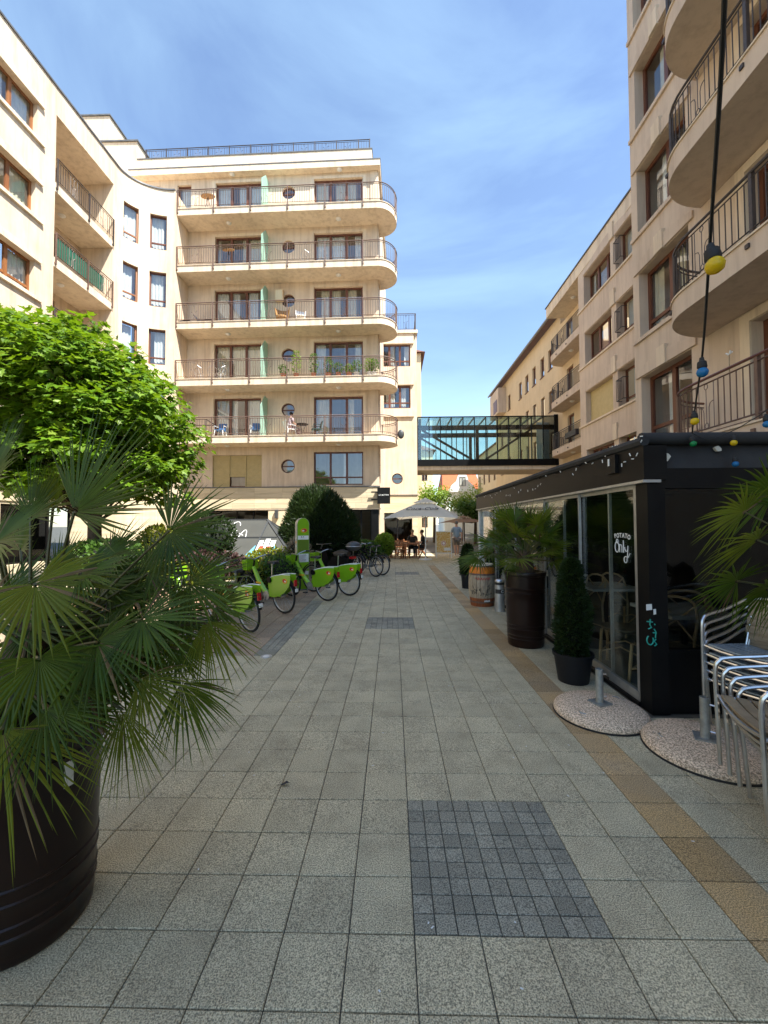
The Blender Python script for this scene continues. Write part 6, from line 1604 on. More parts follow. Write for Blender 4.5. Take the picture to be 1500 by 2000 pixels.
    if green:
        for s_ in (-1, 1):
            poly = [(0.335, 0.30), (0.345, 0.64), (0.16, 0.70), (-0.06, 0.735), (-0.30, 0.745), (-0.305, 0.66), (-0.25, 0.53), (-0.12, 0.41), (0.02, 0.345), (0.18, 0.30)]
            q = MB(); fmk = lambda x, z, tt: (x, s_*(0.062+tt), z); q.plate(poly if s_ < 0 else poly[::-1], fmk, 0, 0.008); pn = q.build('skirt_guard', 'bike_green', t)
            fmd = lambda x, z, tt: (x, s_*(0.0702+tt), z)
            for (x, z, r_, m_) in ((-0.15, 0.63, 0.062, 'decal_yellow'), (-0.135, 0.635, 0.045, 'decal_red'), (-0.16, 0.625, 0.020, 'decal_white')):
                q = MB(); pts = [(x+r_*1.15*math.cos(2*pi*i/9), z+r_*0.8*math.sin(2*pi*i/9)) for i in range(9)]; q.plate(pts if s_ < 0 else pts[::-1], fmd, 0, 0.001+0.001*(0.07-r_)*30); q.build('logo', m_, pn)
            q = MB(); q.tube([(-0.30, s_*0.066, 0.752), (-0.06, s_*0.066, 0.742), (0.16, s_*0.066, 0.706), (0.345, s_*0.066, 0.646)], 0.008, 5); q.build('guard_edge', 'chalk', pn, smooth=True)
        q = MB(); q.cbox((-0.36, 0, 0.60), (0.028, 0.055, 0.11)); q.build('rear_light', 'red_plastic', t)
        q = MB(); q.cbox((-0.385, 0, 0.47), (0.02, 0.055, 0.055)); q.build('reflector', 'chalk', t)
        q = MB(); q.tube([(0.29, -0.10, 0.62), (0.29, 0.10, 0.62)], 0.055, 12); q.build('lock_box', 'black_metal', t, smooth=True)
        # front basket: two panels with slots
        q = MB()
        for k in range(4): q.box((0.93+0.035*k, -0.13, 0.78), (0.945+0.035*k, -0.12, 0.95)); q.box((0.93+0.035*k, 0.12, 0.78), (0.945+0.035*k, 0.13, 0.95))
        for k in range(6): q.box((1.055, -0.125+0.046*k, 0.78), (1.067, -0.105+0.046*k, 0.95))
        q.box((0.92, -0.132, 0.77), (1.07, 0.132, 0.78)); q.box((0.918, -0.13, 0.78), (0.93, 0.13, 0.99)); q.tube([(0.93, -0.128, 0.955), (1.065, -0.128, 0.955), (1.065, 0.128, 0.955), (0.93, 0.128, 0.955)], 0.009, 5); q.build('basket', 'bike_green', t)
        q = MB(); q.cbox((0.69, 0.042, 0.53), (0.16, 0.006, 0.03)); q.build('frame_sticker', 'decal_yellow', t)
    return t
gb = make_bike(True)
def head(dx, dy): return math.atan2(dy, dx)
gl = [(-1.42, 8.75, head(-0.84, 0.54), 'green share bike with basket parked nearest the tall share post, logo skirt facing the path'),
      (-1.02, 9.40, head(-0.88, 0.47), 'green share bike half hidden behind another, past the tall share post'),
      (-2.02, 7.52, head(-0.77, 0.64), 'green share bike alone between the palm and the share post'),
      (-2.20, 6.22, head(-0.76, 0.65), 'green share bike with red rear light just beside the big palm leaves'),
      (-2.95, 5.75, head(-0.45, 0.9), 'green share bike almost wholly hidden by the big palm leaves')]
for k, (x, y, a, lb) in enumerate(gl):
    o = gb if k == 0 else copy_tree(gb)
    o.location = (x, y, 0.0); o.rotation_euler = (R((-5, -2, -4, -6, -3)[k]), 0, a+(0, -0.05, 0.06, 0.0, 0.1)[k]); o['label'] = lb; o['group'] = 'green share bikes parked in a row'
kb = make_bike(False)
for k, (x, y, a, lb) in enumerate([(-0.55, 12.75, head(-0.72, 0.70), 'black bicycle nearest the path beyond the green share bikes'), (-0.36, 13.15, head(-0.75, 0.66), 'black bicycle leaning beside another beyond the share bikes'), (-1.15, 12.9, head(-0.6, 0.8), 'dark bicycle between the scooter and the two black bikes')]):
    o = kb if k == 0 else copy_tree(kb)
    o.location = (x, y, 0); o.rotation_euler = (R(4), 0, a); o['label'] = lb; o['group'] = 'black bicycles past the share bikes'

# motor scooter with a top box
sx = atY(650, 1100, 12.3); mc = thing('motor_scooter', 'dark motor scooter with a grey top box parked before the yew', 'scooter', (sx.x+0.35, 12.3, 0), head(-0.8, 0.6))
def torus(par, c, r, rt, nm, m): 
    q = MB(); q.tube([(c[0]+r*math.cos(2*pi*i/24), c[1], c[2]+r*math.sin(2*pi*i/24)) for i in range(24)], rt, 8, closed=True); return q.build(nm, m, par, smooth=True)
for x in (0, 1.25):
    wv = torus(mc, (x, 0, 0.25), 0.20, 0.055, 'wheel', 'rubber'); q = MB(); q.tube([(x, -0.04, 0.25), (x, 0.04, 0.25)], 0.15, 14); q.build('rim', 'alu_dull', wv, smooth=True)
q = MB(); q.add([(x, s_*w_, z) for (x, w_, z) in ((-0.25, 0.10, 0.62), (-0.2, 0.14, 0.42), (0.35, 0.16, 0.28), (0.55, 0.17, 0.28), (0.62, 0.17, 0.34), (0.40, 0.15, 0.66), (0.0, 0.13, 0.72)) for s_ in (-1, 1)],
               [(0, 2, 4, 10, 12), (1, 13, 11, 5, 3), (4, 6, 8, 10), (5, 11, 9, 7), (0, 1, 3, 2), (2, 3, 5, 4), (4, 5, 7, 6), (6, 7, 9, 8), (8, 9, 11, 10), (10, 11, 13, 12), (12, 13, 1, 0)]); q.build('body', 'black_metal', mc)
q = MB(); q.add([(x, s_*w_, z) for (x, w_, z) in ((0.86, 0.2, 0.30), (0.92, 0.21, 0.55), (0.98, 0.16, 0.88), (1.06, 0.12, 0.86), (1.10, 0.16, 0.55), (0.95, 0.17, 0.30)) for s_ in (-1, 1)],
               [(0, 2, 4, 6, 8, 10), (11, 9, 7, 5, 3, 1), (0, 1, 3, 2), (2, 3, 5, 4), (4, 5, 7, 6), (6, 7, 9, 8), (8, 9, 11, 10), (10, 11, 1, 0)]); q.build('leg_shield', 'black_metal', mc)
q = MB(); q.box((0.5, -0.15, 0.24), (0.95, 0.15, 0.30)); q.build('footboard', 'black_metal', mc)
q = MB(); q.tube([(-0.2, 0, 0.76), (0.1, 0, 0.78), (0.42, 0, 0.74)], [0.09, 0.12, 0.07], 8); q.build('seat', 'decal_black', mc, smooth=True)
q = MB(); q.tube([(1.22, 0, 0.3), (1.02, 0, 0.9), (0.97, 0, 1.0)], 0.025, 8); q.tube([(0.88, -0.32, 1.04), (0.97, 0, 1.02), (0.88, 0.32, 1.04)], 0.013, 7); q.build('handlebar', 'alu', mc, smooth=True)
q = MB(); q.sphere((-0.38, 0, 1.0), 0.24, 14, 8, (0.95, 0.95, 0.62)); tb = q.build('top_box', 'grey_bar', mc, smooth=True)
q = MB(); q.tube([(-0.38+0.23*math.cos(2*pi*i/20), 0.23*math.sin(2*pi*i/20), 1.0) for i in range(20)], 0.012, 5, closed=True); q.build('seam', 'alu_dull', tb)
q = MB(); q.cbox((-0.35, 0, 0.66), (0.08, 0.22, 0.07)); q.build('tail_light', 'red_plastic', mc)

# bike-share post
tp = atZ(590, 1151); tt = thing('share_post', 'tall rounded green and steel bike-share post with notices', 'sign post', (tp.x, tp.y, 0), R(30))
Wp, Hp, Dp = 0.32, 1.82, 0.17
prof = [(-Wp/2, 0), (Wp/2, 0), (Wp/2, Hp-Wp/2)] + [(Wp/2*math.cos(a), Hp-Wp/2+Wp/2*math.sin(a)) for a in [pi*i/12 for i in range(1, 12)]] + [(-Wp/2, Hp-Wp/2)]
fmP = lambda s, z, t: (s, -t, z)
q = MB(); q.plate(prof, fmP, -Dp/2, Dp/2); q.build('body', 'alu_dull', tt)
q = MB(); pr2 = [(x*0.94, 0.02+z*0.985) for x, z in prof]; q.plate(pr2, fmP, Dp/2+0.0005, Dp/2+0.004); face = q.build('front_face', 'bike_green', tt)
for (z0, z1, m_, nm) in ((1.27, 1.37, 'decal_white', 'notice'), (0.93, 1.26, 'leaf_bright', 'map'), (0.70, 0.91, 'decal_white', 'notice'), (0.38, 0.47, 'decal_white', 'notice')):
    q = MB(); q.plate([(-0.14, z0), (0.14, z0), (0.14, z1), (-0.14, z1)], fmP, Dp/2+0.0045, Dp/2+0.006); pn = q.build(nm, m_, face)
for (x, z, r_, m_) in ((0.02, 1.50, 0.075, 'decal_yellow'), (0.03, 1.505, 0.055, 'decal_red'), (0.0, 1.495, 0.024, 'decal_white')):
    q = MB(); q.plate([(x+r_*1.2*math.cos(2*pi*i/10), z+r_*0.8*math.sin(2*pi*i/10)) for i in range(10)], fmP, Dp/2+0.0045, Dp/2+0.0055+0.002*(0.08-r_)*12); q.build('logo', m_, face)
for k, (z, st) in enumerate(((1.335, 'B 4'), (1.29, '- - -'))):
    text_mesh('lettering', st, 0.06, 'decal_black', face, frame_mat((-0.02, -(Dp/2+0.0066), z), (1, 0, 0), (0, 0, 1), (0, -1, 0)))
rt_ = random.Random(12); q = MB()
for k in range(9):
    z = 0.72+0.02*k; q.plate([(-0.12, z), (-0.12+rt_.uniform(0.1, 0.23), z), (-0.12+0.2, z+0.006), (-0.12, z+0.006)], fmP, Dp/2+0.0062, Dp/2+0.007)
q.build('small_print', 'decal_black', face)
for k in range(3):
    q = MB(); z = 1.08+0.1*k; q.box((-Wp/2-0.004, -0.04, z), (-Wp/2-0.0005, 0.03, z+0.05)); q.build('sticker', ('chalk', 'decal_yellow', 'chalk')[k], tt)
q = MB(); q.box((-0.24, -0.16, 0.0), (0.24, 0.16, 0.02)); q.build('base_plate', 'zinc', tt)

# ================================================================== hipped glass lantern with printed panels
ky0, ky1 = 12.4, 16.0
kx1 = atY(572, 1085, ky0).x; kx0 = kx1-5.2; kz0 = 0.62; kz1 = atY(522, 1015, 14.0).z
ax_ = atY(522, 1015, 14.2).x
kk = thing('roof_lantern', 'grey hipped glass lantern with printed panels on a low peach wall', 'skylight', (kx0, ky0, 0))
q = MB(); q.box((kx0, ky0, 0), (kx1, ky1, kz0-0.17)); q.build('base_wall', 'peach', kk)
q = MB(); q.box((kx0-0.08, ky0-0.08, kz0-0.168), (kx1+0.08, ky1+0.08, kz0)); q.build('gutter', 'grey_bar', kk)
cA, cB, cC, cD = (kx0, ky0, kz0), (kx1, ky0, kz0), (kx1, ky1, kz0), (kx0, ky1, kz0)
e1, e2 = (ax_, (ky0+ky1)/2, kz1), (kx0+1.3, (ky0+ky1)/2, kz1)
for (poly) in ((cA, cB, e1, e2), (cB, cC, e1), (cC, cD, e2, e1), (cD, cA, e2)):
    q = MB(); q.add([Vector(v)+Vector((0, 0, 0.002)) for v in poly], [tuple(range(len(poly)))]); q.build('panel', 'grey_panel', kk)
fN = (Vector(cB)-Vector(cA)).cross(Vector(e1)-Vector(cA)).normalized()
def onF(u, v):       # front slope: u along x, v up the slope 0..1
    a = Vector(cA).lerp(Vector(e2), v); b_ = Vector(cB).lerp(Vector(e1), v); xx = kx0+u
    f = (xx-a.x)/(b_.x-a.x); return a.lerp(b_, f)+fN*0.004
for (pA, pB) in ((cB, e1), (cC, e1), (cA, e2), (e1, e2), (tuple(onF(0.9, 0.5)), tuple(onF(kx1-kx0-0.75, 0.5))), (tuple((Vector(cB)+Vector(cC))/2), e1)):
    q = MB(); q.bar(pA, pB, 0.07, 0.06); q.build('glazing_bar', 'grey_bar', kk)
sN = (Vector(cC)-Vector(cB)).cross(Vector(e1)-Vector(cB)).normalized()
if sN.x < 0: sN = -sN
for k in range(1, 4):
    x = kx0+1.3*k; q = MB(); q.bar(onF(1.3*k, 0.0), onF(1.3*k, 0.98), 0.05, 0.04); q.build('glazing_bar', 'grey_bar', kk)
# the printed picture: blue strip with a white and red block on the hip end, pale swirl and letters on the long slope
def onS(u, v): a = Vector(cB).lerp(Vector(e1), v); b_ = Vector(cC).lerp(Vector(e1), v); return a.lerp(b_, u)+sN*0.006
q = MB(); q.add([onS(0.03, 0.02), onS(0.97, 0.02), onS(0.94, 0.30), onS(0.06, 0.30)], [(0, 1, 2, 3)]); q.build('blue_print', 'decal_blue', kk)
u0 = kx1-kx0-1.0
q = MB(); q.add([onF(u0-0.55, 0.03), onF(u0+0.55, 0.03), onF(u0+0.28, 0.30), onF(u0-0.35, 0.30)], [(0, 1, 2, 3)]); q.build('blue_print', 'decal_blue', kk)
for k, (du, v0, v1, m_) in enumerate(((-0.28, 0.16, 0.42, 'decal_white'), (-0.08, 0.20, 0.46, 'decal_white'), (0.12, 0.18, 0.42, 'decal_white'), (-0.2, 0.14, 0.28, 'decal_red'), (0.02, 0.13, 0.27, 'decal_red'))):
    q = MB(); w_ = 0.15; q.add([onF(u0+du, v0)+fN*0.004*(k+1), onF(u0+du+w_, v0)+fN*0.004*(k+1), onF(u0+du+w_, v1)+fN*0.004*(k+1), onF(u0+du, v1)+fN*0.004*(k+1)], [(0, 1, 2, 3)]); q.build('block_print', m_, kk)
q = MB(); u1 = u0-1.35
q.tube([onF(u1+0.16*math.cos(a), 0.78+0.16*math.sin(a)) for a in [0.3+i*0.45 for i in range(13)]], 0.014, 5)
q.tube([onF(u1-0.35+0.06*i, 0.58+0.03*math.sin(i*0.8)) for i in range(14)], 0.02, 5); q.tube([onF(u1+0.3+0.03*i, 0.66-0.002*(i-4)**2*6+0.05) for i in range(9)], 0.012, 5); q.tube([onF(u1+0.15+0.02*i, 0.36+0.03*i) for i in range(6)], 0.01, 5)
q.build('swirl_print', 'chalk', kk, smooth=True)
fx = Vector((1, 0, 0)); fy = fN.cross(fx).normalized()
if fy.z < 0: fy = -fy
text_mesh('lettering', 'HALEA', 0.13, 'chalk', kk, frame_mat(onF(u1-0.05, 0.24)+fN*0.004, fx, fy, fx.cross(fy)))
reparent(kk)

# ================================================================== planted beds on the left
def bed(x0, x1, y0, y1, h, label, wm='peach'):
    t = thing('planter_wall', label, 'planter', (x0, y0, 0))
    q = MB(); q.box((x0, y0, 0), (x1, y0+0.18, h)); q.box((x0, y1-0.18, 0), (x1, y1, h)); q.box((x0, y0+0.18, 0), (x0+0.18, y1-0.18, h)); q.box((x1-0.18, y0+0.18, 0), (x1, y1-0.18, h)); q.build('wall', wm, t)
    q = MB(); q.box((x0-0.03, y0-0.03, h+0.001), (x1+0.03, y0+0.21, h+0.05)); q.box((x0-0.03, y1-0.21, h+0.001), (x1+0.03, y1+0.03, h+0.05)); q.box((x0-0.03, y0+0.21, h+0.001), (x0+0.21, y1-0.21, h+0.05)); q.box((x1-0.21, y0+0.21, h+0.001), (x1+0.03, y1-0.21, h+0.05)); q.build('coping', 'stone', t)
    q = MB(); q.box((x0+0.181, y0+0.181, 0), (x1-0.181, y1-0.181, h-0.06)); q.build('soil', 'soil', t)
    reparent(t); return t
bed(-7.6, -3.35, 7.6, 10.6, 0.42, 'low peach planter wall with hedges under the maple')
def shrub(x, y, z, rx, ry, rz, n, ln, wd, m, label, seed, shape='leaf', group=None, core='yew_core'):
    t = thing('shrub', label, 'shrub', (x, y, 0), 0, group); bush(t, (0, 0, z), rx, ry, rz, n, ln, wd, m, shape, seed, core=core, upward=0.3); 
    q = MB(); q.tube([(0, 0, 0.0), (0.02, 0, max(0.1, z-rz*0.3))], [0.04, 0.025], 6); q.build('stem', 'bark', t); return t
shrub(-4.35, 8.0, 0.62, 0.85, 0.35, 0.26, 2600, 0.07, 0.05, 'leaf_yellow', 'low yellow-green clipped hedge in the planter behind the palm', 41)
shrub(-4.6, 9.6, 1.25, 0.75, 0.6, 0.62, 2400, 0.10, 0.06, 'yew', 'dark rounded evergreen standing in the planter under the maple', 42)
shrub(-4.2, 8.9, 0.75, 0.95, 0.4, 0.32, 2400, 0.08, 0.06, 'leaf_red', 'dark red-leaved hedge between yellow hedge and rounded evergreen', 43)
shrub(-6.0, 8.3, 0.85, 0.9, 0.5, 0.48, 2200, 0.10, 0.07, 'leaf_mid', 'leafy green shrub at the left end of the maple planter', 44)
shrub(-5.4, 9.2, 1.0, 0.5, 0.5, 0.65, 1800, 0.09, 0.06, 'leaf_yellow', 'upright yellow-green shrub beside the maple trunk', 45)
shrub(-3.55, 11.55, 0.55, 0.75, 0.4, 0.42, 2000, 0.09, 0.06, 'leaf_yellow', 'yellow-green shrub at the foot of the glass lantern', 46)
shrub(-2.75, 11.75, 0.72, 0.38, 0.35, 0.60, 1600, 0.09, 0.035, 'slat_wood', 'dry brown bushy grass beside the glass lantern', 47)
shrub(-2.6, 9.2, 0.52, 0.5, 0.4, 0.40, 1500, 0.08, 0.05, 'leaf_mid', 'green plant behind the lone share bike', 48)
shrub(-3.3, 9.0, 0.42, 0.5, 0.4, 0.36, 1500, 0.08, 0.05, 'leaf_yellow', 'small yellow-green plant behind the palm-side bikes', 49)
sxs = atY(752, 1060, 19.6)
shrub(-0.42, 19.6, 0.62, 0.45, 0.4, 0.50, 2200, 0.13, 0.09, 'leaf_bright', 'light green leafy shrub at the left edge of the terrace', 50)
shrub(-1.35, 19.3, 0.45, 0.8, 0.5, 0.42, 2000, 0.10, 0.07, 'leaf_mid', 'low dark green planting before the black entrance', 51)
shrub(-2.6, 18.5, 0.6, 0.6, 0.5, 0.5, 1400, 0.10, 0.07, 'leaf_mid', 'low planting right behind the yew', 52)
# plant on the ledge above the pergola
p = atX(1215, 872, 7.9)
shrub(8.9, 14.4, 0, 0.01, 0.01, 0.01, 0, 0.1, 0.1, 'leaf_mid', 'x', 1) if False else None
lp = thing('balcony_plant', 'bushy light green plant on the ledge above the pergola fascia', 'plant', (XM-0.15, 15.6, 3.45))
q = MB(); q.box((-0.14, -0.5, -0.02), (0.14, 0.5, 0.2)); q.build('trough', 'terracotta', lp)
b = MB(); rd = random.Random(77)
for _ in range(900):
    d = Vector((rd.gauss(0, .4), rd.gauss(0, .8), abs(rd.gauss(0, .7)))); leaf_card(b, Vector((0, 0, 0.2))+d*0.55, (d+Vector((0, 0, 0.3))).normalized(), Vector((rd.gauss(0, 1), rd.gauss(0, 1), 1)), 0.14, 0.06, 'leaf', rd)
b.build('foliage', 'leaf_bright', lp)

# ================================================================== terrace: parasols, tables, people, A-board
def parasol(px, ybase, Y, ztop_px, zrim_px, half, label, m='canvas', text=None, rz=0.0, pole='alu_dull'):
    g_ = atY(px, 1024, Y); t = thing('parasol', label, 'parasol', (g_.x, Y, 0), rz)
    zt, zr = atY(px, ztop_px, Y).z, atY(px, zrim_px, Y-half*0.7).z
    q = MB(); q.lathe([(0.0, 0.0), (0.30, 0.0), (0.30, 0.04), (0.06, 0.06), (0.0, 0.061)], 20); q.build('base', 'chalk', t, smooth=True)
    q = MB(); q.tube([(0, 0, 0.05), (0, 0, zt-0.03)], 0.028, 10); q.build('pole', 'chalk', t, smooth=True)
    # square canopy with sagging edges and a vent cap
    q = MB(); n = 8; vs = []
    c8 = [(-1, -1), (1, -1), (1, 1), (-1, 1)]
    ring = []
    for k in range(4):
        a, b_ = c8[k], c8[(k+1) % 4]
        for i in range(n): u = i/n; ring.append((a[0]+(b_[0]-a[0])*u, a[1]+(b_[1]-a[1])*u, math.sin(pi*u)))
    lev = [1.0, 0.8, 0.6, 0.4, 0.22]
    for f in lev:
        for (x, y, sg) in ring:
            xx, yy = x*half*f*(1-0.06*sg*f), y*half*f*(1-0.06*sg*f); zz = zr+(zt-zr-0.10)*(1-f)**0.92 + 0.10*sg*f*(f > 0.5)
            vs.append((xx, yy, zz))
    m_ = len(ring)
    q.add(vs, [(i*m_+j, i*m_+(j+1) % m_, (i+1)*m_+(j+1) % m_, (i+1)*m_+j) for i in range(len(lev)-1) for j in range(m_)]); can = q.build('canopy', m, t)
    q = MB(); v2 = [(x*half*0.30, y*half*0.30, zr+(zt-zr)*0.74) for x, y, _ in ring]+[(0, 0, zt)]; q.add(v2, [(i, (i+1) % m_, m_) for i in range(m_)]); q.build('vent_cap', m, can)
    for (x, y) in c8:
        q = MB(); q.tube([(x*half*0.98, y*half*0.98, zr-0.02), (0, 0, zt-0.15)], 0.012, 5); q.build('rib', pole, t)
        q = MB(); q.tube([(x*half*0.5, y*half*0.5, zr+(zt-zr)*0.42), (0, 0, zr+0.05)], 0.009, 5); q.build('strut', pole, t)
    if text:
        h_ = (zt-zr-0.10); sl_ = Vector((0, half, h_)).normalized(); nn = Vector((0, -h_, half)).normalized()
        c = Vector((0.0, -half*0.62, zr+h_*(0.38)**0.92+0.055))+nn*0.03
        text_mesh('lettering', text, half*0.21, 'grey_bar', t, frame_mat(c, (1, 0, 0), sl_, nn), shear=0.35, bold=0.002, extrude=0.004)
    return t
parasol(831, 1092, 18.9, 972, 1013, 1.62, 'large off-white parasol with a red-drink script logo shading the terrace', text='Coca-Cola', rz=R(-14))
parasol(905, 1040, 31, 1007, 1022, 1.5, 'tan parasol farther down the street behind the walking man', 'canvas_tan', rz=0.3)
parasol(893, 1040, 36, 992, 1008, 1.6, 'pale parasol glimpsed between the street trees', 'canvas', rz=0.2)

# A-board
p0 = atZ(852, 1090); p1 = atZ(881, 1089); pw = p1.x-p0.x
ab_ = thing('a_board', 'tall A-board with a busy yellow poster standing by the parasol', 'A-board', ((p0.x+p1.x)/2, p0.y, 0))
hb_ = atY(866, 1038, p0.y).z
fmA_ = lambda s, z, t: (s, 0.22*(z/hb_)-t, z)
q = MB(); q.mbox(fmA_, -pw/2, -pw/2+0.035, 0, hb_, -0.02, 0.02); q.mbox(fmA_, pw/2-0.035, pw/2, 0, hb_, -0.02, 0.02); q.mbox(fmA_, -pw/2+0.035, pw/2-0.035, hb_-0.035, hb_, -0.02, 0.02); q.mbox(fmA_, -pw/2+0.035, pw/2-0.035, 0.23, 0.265, -0.02, 0.02); q.build('frame', 'chalk', ab_)
q = MB(); q.mbox(fmA_, -pw/2+0.036, pw/2-0.036, 0.266, hb_-0.036, -0.005, 0.008); ps = q.build('poster', 'poster', ab_)
for (r_, m_, e) in ((0.12, 'decal_white', 0.001), (0.10, 'decal_red', 0.003), (0.07, 'decal_white', 0.005)):
    q = MB(); q.plate([(r_*math.cos(2*pi*i/20), hb_*0.55+r_*math.sin(2*pi*i/20)) for i in range(20)], fmA_, 0.0085, 0.009+e); q.build('logo', m_, ps)
q = MB(); q.plate([(0.02, 0.36), (pw/2-0.06, 0.36), (pw/2-0.06, 0.50), (0.02, 0.50)], fmA_, 0.0085, 0.010); q.build('price_print', 'decal_white', ps)
q = MB(); q.bar((-pw/2+0.02, 0.62, 0), (-pw/2+0.02, 0.25, hb_-0.02), 0.03); q.bar((pw/2-0.02, 0.62, 0), (pw/2-0.02, 0.25, hb_-0.02), 0.03); q.build('rear_leg', 'chalk', ab_)

# terrace tables and folding chairs
def fold_chair():
    t = thing('terrace_chair', '', 'chair')
    for s_ in (-1, 1):
        q = MB(); q.bar((0.2, s_*0.2, 0), (-0.2, s_*0.2, 0.86), 0.03, 0.03); q.build('leg', 'terrace_wood', t); q = MB(); q.bar((-0.2, s_*0.17, 0), (0.2, s_*0.17, 0.45), 0.03, 0.03); q.build('leg', 'terrace_wood', t)
    for k in range(6): q = MB(); q.box((-0.14+0.065*k, -0.2, 0.445), (-0.09+0.065*k, 0.2, 0.462)); q.build('seat_slat', 'terrace_wood', t)
    for k in range(3): q = MB(); z = 0.62+0.09*k; q.box((-0.105-0.44*(z-0.62)-0.01, -0.22, z-0.03), (-0.09-0.44*(z-0.62)+0.005, 0.22, z+0.03)); q.build('back_slat', 'terrace_wood', t)
    return t
fc = fold_chair(); ft = None
def slat_table(x, y, label, rz=0.1):
    t = thing('terrace_table', label, 'table', (x, y, 0), rz, 'terrace tables')
    for k in range(8): q = MB(); q.box((-0.38+0.095*k, -0.38, 0.70), (-0.295+0.095*k, 0.38, 0.725)); q.build('top_slat', 'terrace_wood', t)
    q = MB(); q.box((-0.36, -0.35, 0.66), (0.36, -0.31, 0.699)); q.box((-0.36, 0.31, 0.66), (0.36, 0.35, 0.699)); q.build('apron', 'terrace_wood', t)
    for sx_ in (-1, 1):
        for sy_ in (-1, 1): q = MB(); q.box((sx_*0.33-0.025, sy_*0.33-0.025, 0), (sx_*0.33+0.025, sy_*0.33+0.025, 0.659)); q.build('leg', 'terrace_wood', t)
tabs = [(0.25, 20.2, 'wooden slatted table beside the light green shrub'), (0.9, 19.9, 'wooden slatted table next to the white parasol pole'), (1.0, 22.0, 'wooden slatted table behind the parasol near the shop glass'), (-0.1, 21.6, 'wooden slatted table near the black entrance pier')]
for (x, y, lb) in tabs: slat_table(x, y, lb)
cps = [(-0.35, 20.1, 0.2), (0.3, 19.55, 1.5), (0.3, 20.85, -1.5), (0.55, 19.35, 1.3), (1.0, 20.55, -1.6), (1.5, 19.95, 3.1), (0.45, 22.0, 0), (1.6, 22.05, 3.0), (-0.65, 21.6, 0.1), (0.4, 21.5, 3.2)]
fcl = ['beside the light green shrub', 'on the path side of the table by the shrub', 'on the wall side of the table by the shrub', 'just left of the parasol foot', 'under the person with grey hair', 'under the dark-clothed person near the parasol', 'left of the table before the shop glass', 'right of the table before the shop glass', 'nearest the black entrance pier', 'between the two rear terrace tables']
for k, (x, y, a) in enumerate(cps):
    o = fc if k == 0 else copy_tree(fc)
    o.location = (x, y, 0); o.rotation_euler = (0, 0, a); o['label'] = 'wooden folding chair with slatted back ' + fcl[k]; o['group'] = 'terrace folding chairs'

q = MB(); rq = random.Random(6)
lf_ = thing('fallen_leaf', 'small dark curled leaf lying on the grey slabs', 'leaf', tuple(atZ(556, 1534)))
q.add([(-0.03, 0, 0.004), (-0.008, -0.016, 0.012), (0.022, -0.008, 0.022), (0.034, 0.004, 0.012), (0.008, 0.016, 0.020), (-0.014, 0.012, 0.008)], [(0, 1, 5), (1, 4, 5), (1, 2, 4), (2, 3, 4)]); q.build('blade', 'cloth_dark', lf_)
q = MB(); q.tube([(-0.03, 0, 0.004), (-0.05, -0.006, 0.003)], 0.0015, 4); q.build('stalk', 'bark', lf_)
q = MB()
for _ in range(46):
    x, y = rq.uniform(-1.2, 1.6), rq.uniform(1.1, 5.5); a = rq.uniform(0, pi); l_ = rq.uniform(0.003, 0.008); c_, s_ = math.cos(a), math.sin(a); w2 = 0.003
    q.add([(x-l_*c_-w2*s_, y-l_*s_+w2*c_, 0.003), (x-l_*c_+w2*s_, y-l_*s_-w2*c_, 0.003), (x+l_*c_+w2*s_, y+l_*s_-w2*c_, 0.004), (x+l_*c_-w2*s_, y+l_*s_+w2*c_, 0.004)], [(0, 1, 2, 3)])
lt = q.build('litter_specks', 'chalk'); tag(lt, 'tiny pale specks of litter scattered over the paving', 'litter', None, 'stuff')
# ------------------------------------------------------------------ people
def skin_body(name, joints, edges, m, parent, sub=1):
    me = bpy.data.meshes.new(name); names = list(joints)
    me.from_pydata([joints[n][0] for n in names], [(names.index(a), names.index(b)) for a, b in edges], [])
    o = bpy.data.objects.new(name, me); COL.objects.link(o)
    md = o.modifiers.new('skin', 'SKIN'); me.skin_vertices
    for i, n in enumerate(names):
        r_ = joints[n][1]; r_ = r_ if isinstance(r_, tuple) else (r_, r_)
        me.skin_vertices[0].data[i].radius = r_; me.skin_vertices[0].data[i].use_root = (i == 0)
    md.use_smooth_shade = True
    s_ = o.modifiers.new('sub', 'SUBSURF'); s_.levels = sub; s_.render_levels = sub
    bpy.context.view_layer.update()
    me2 = bpy.data.meshes.new_from_object(o.evaluated_get(bpy.context.evaluated_depsgraph_get()))
    bpy.data.objects.remove(o); me2.name = name; me2.materials.clear(); me2.materials.append(M[m])
    me2.polygons.foreach_set('use_smooth', [True]*len(me2.polygons))
    o = bpy.data.objects.new(name, me2); COL.objects.link(o); o.parent = parent
    return o
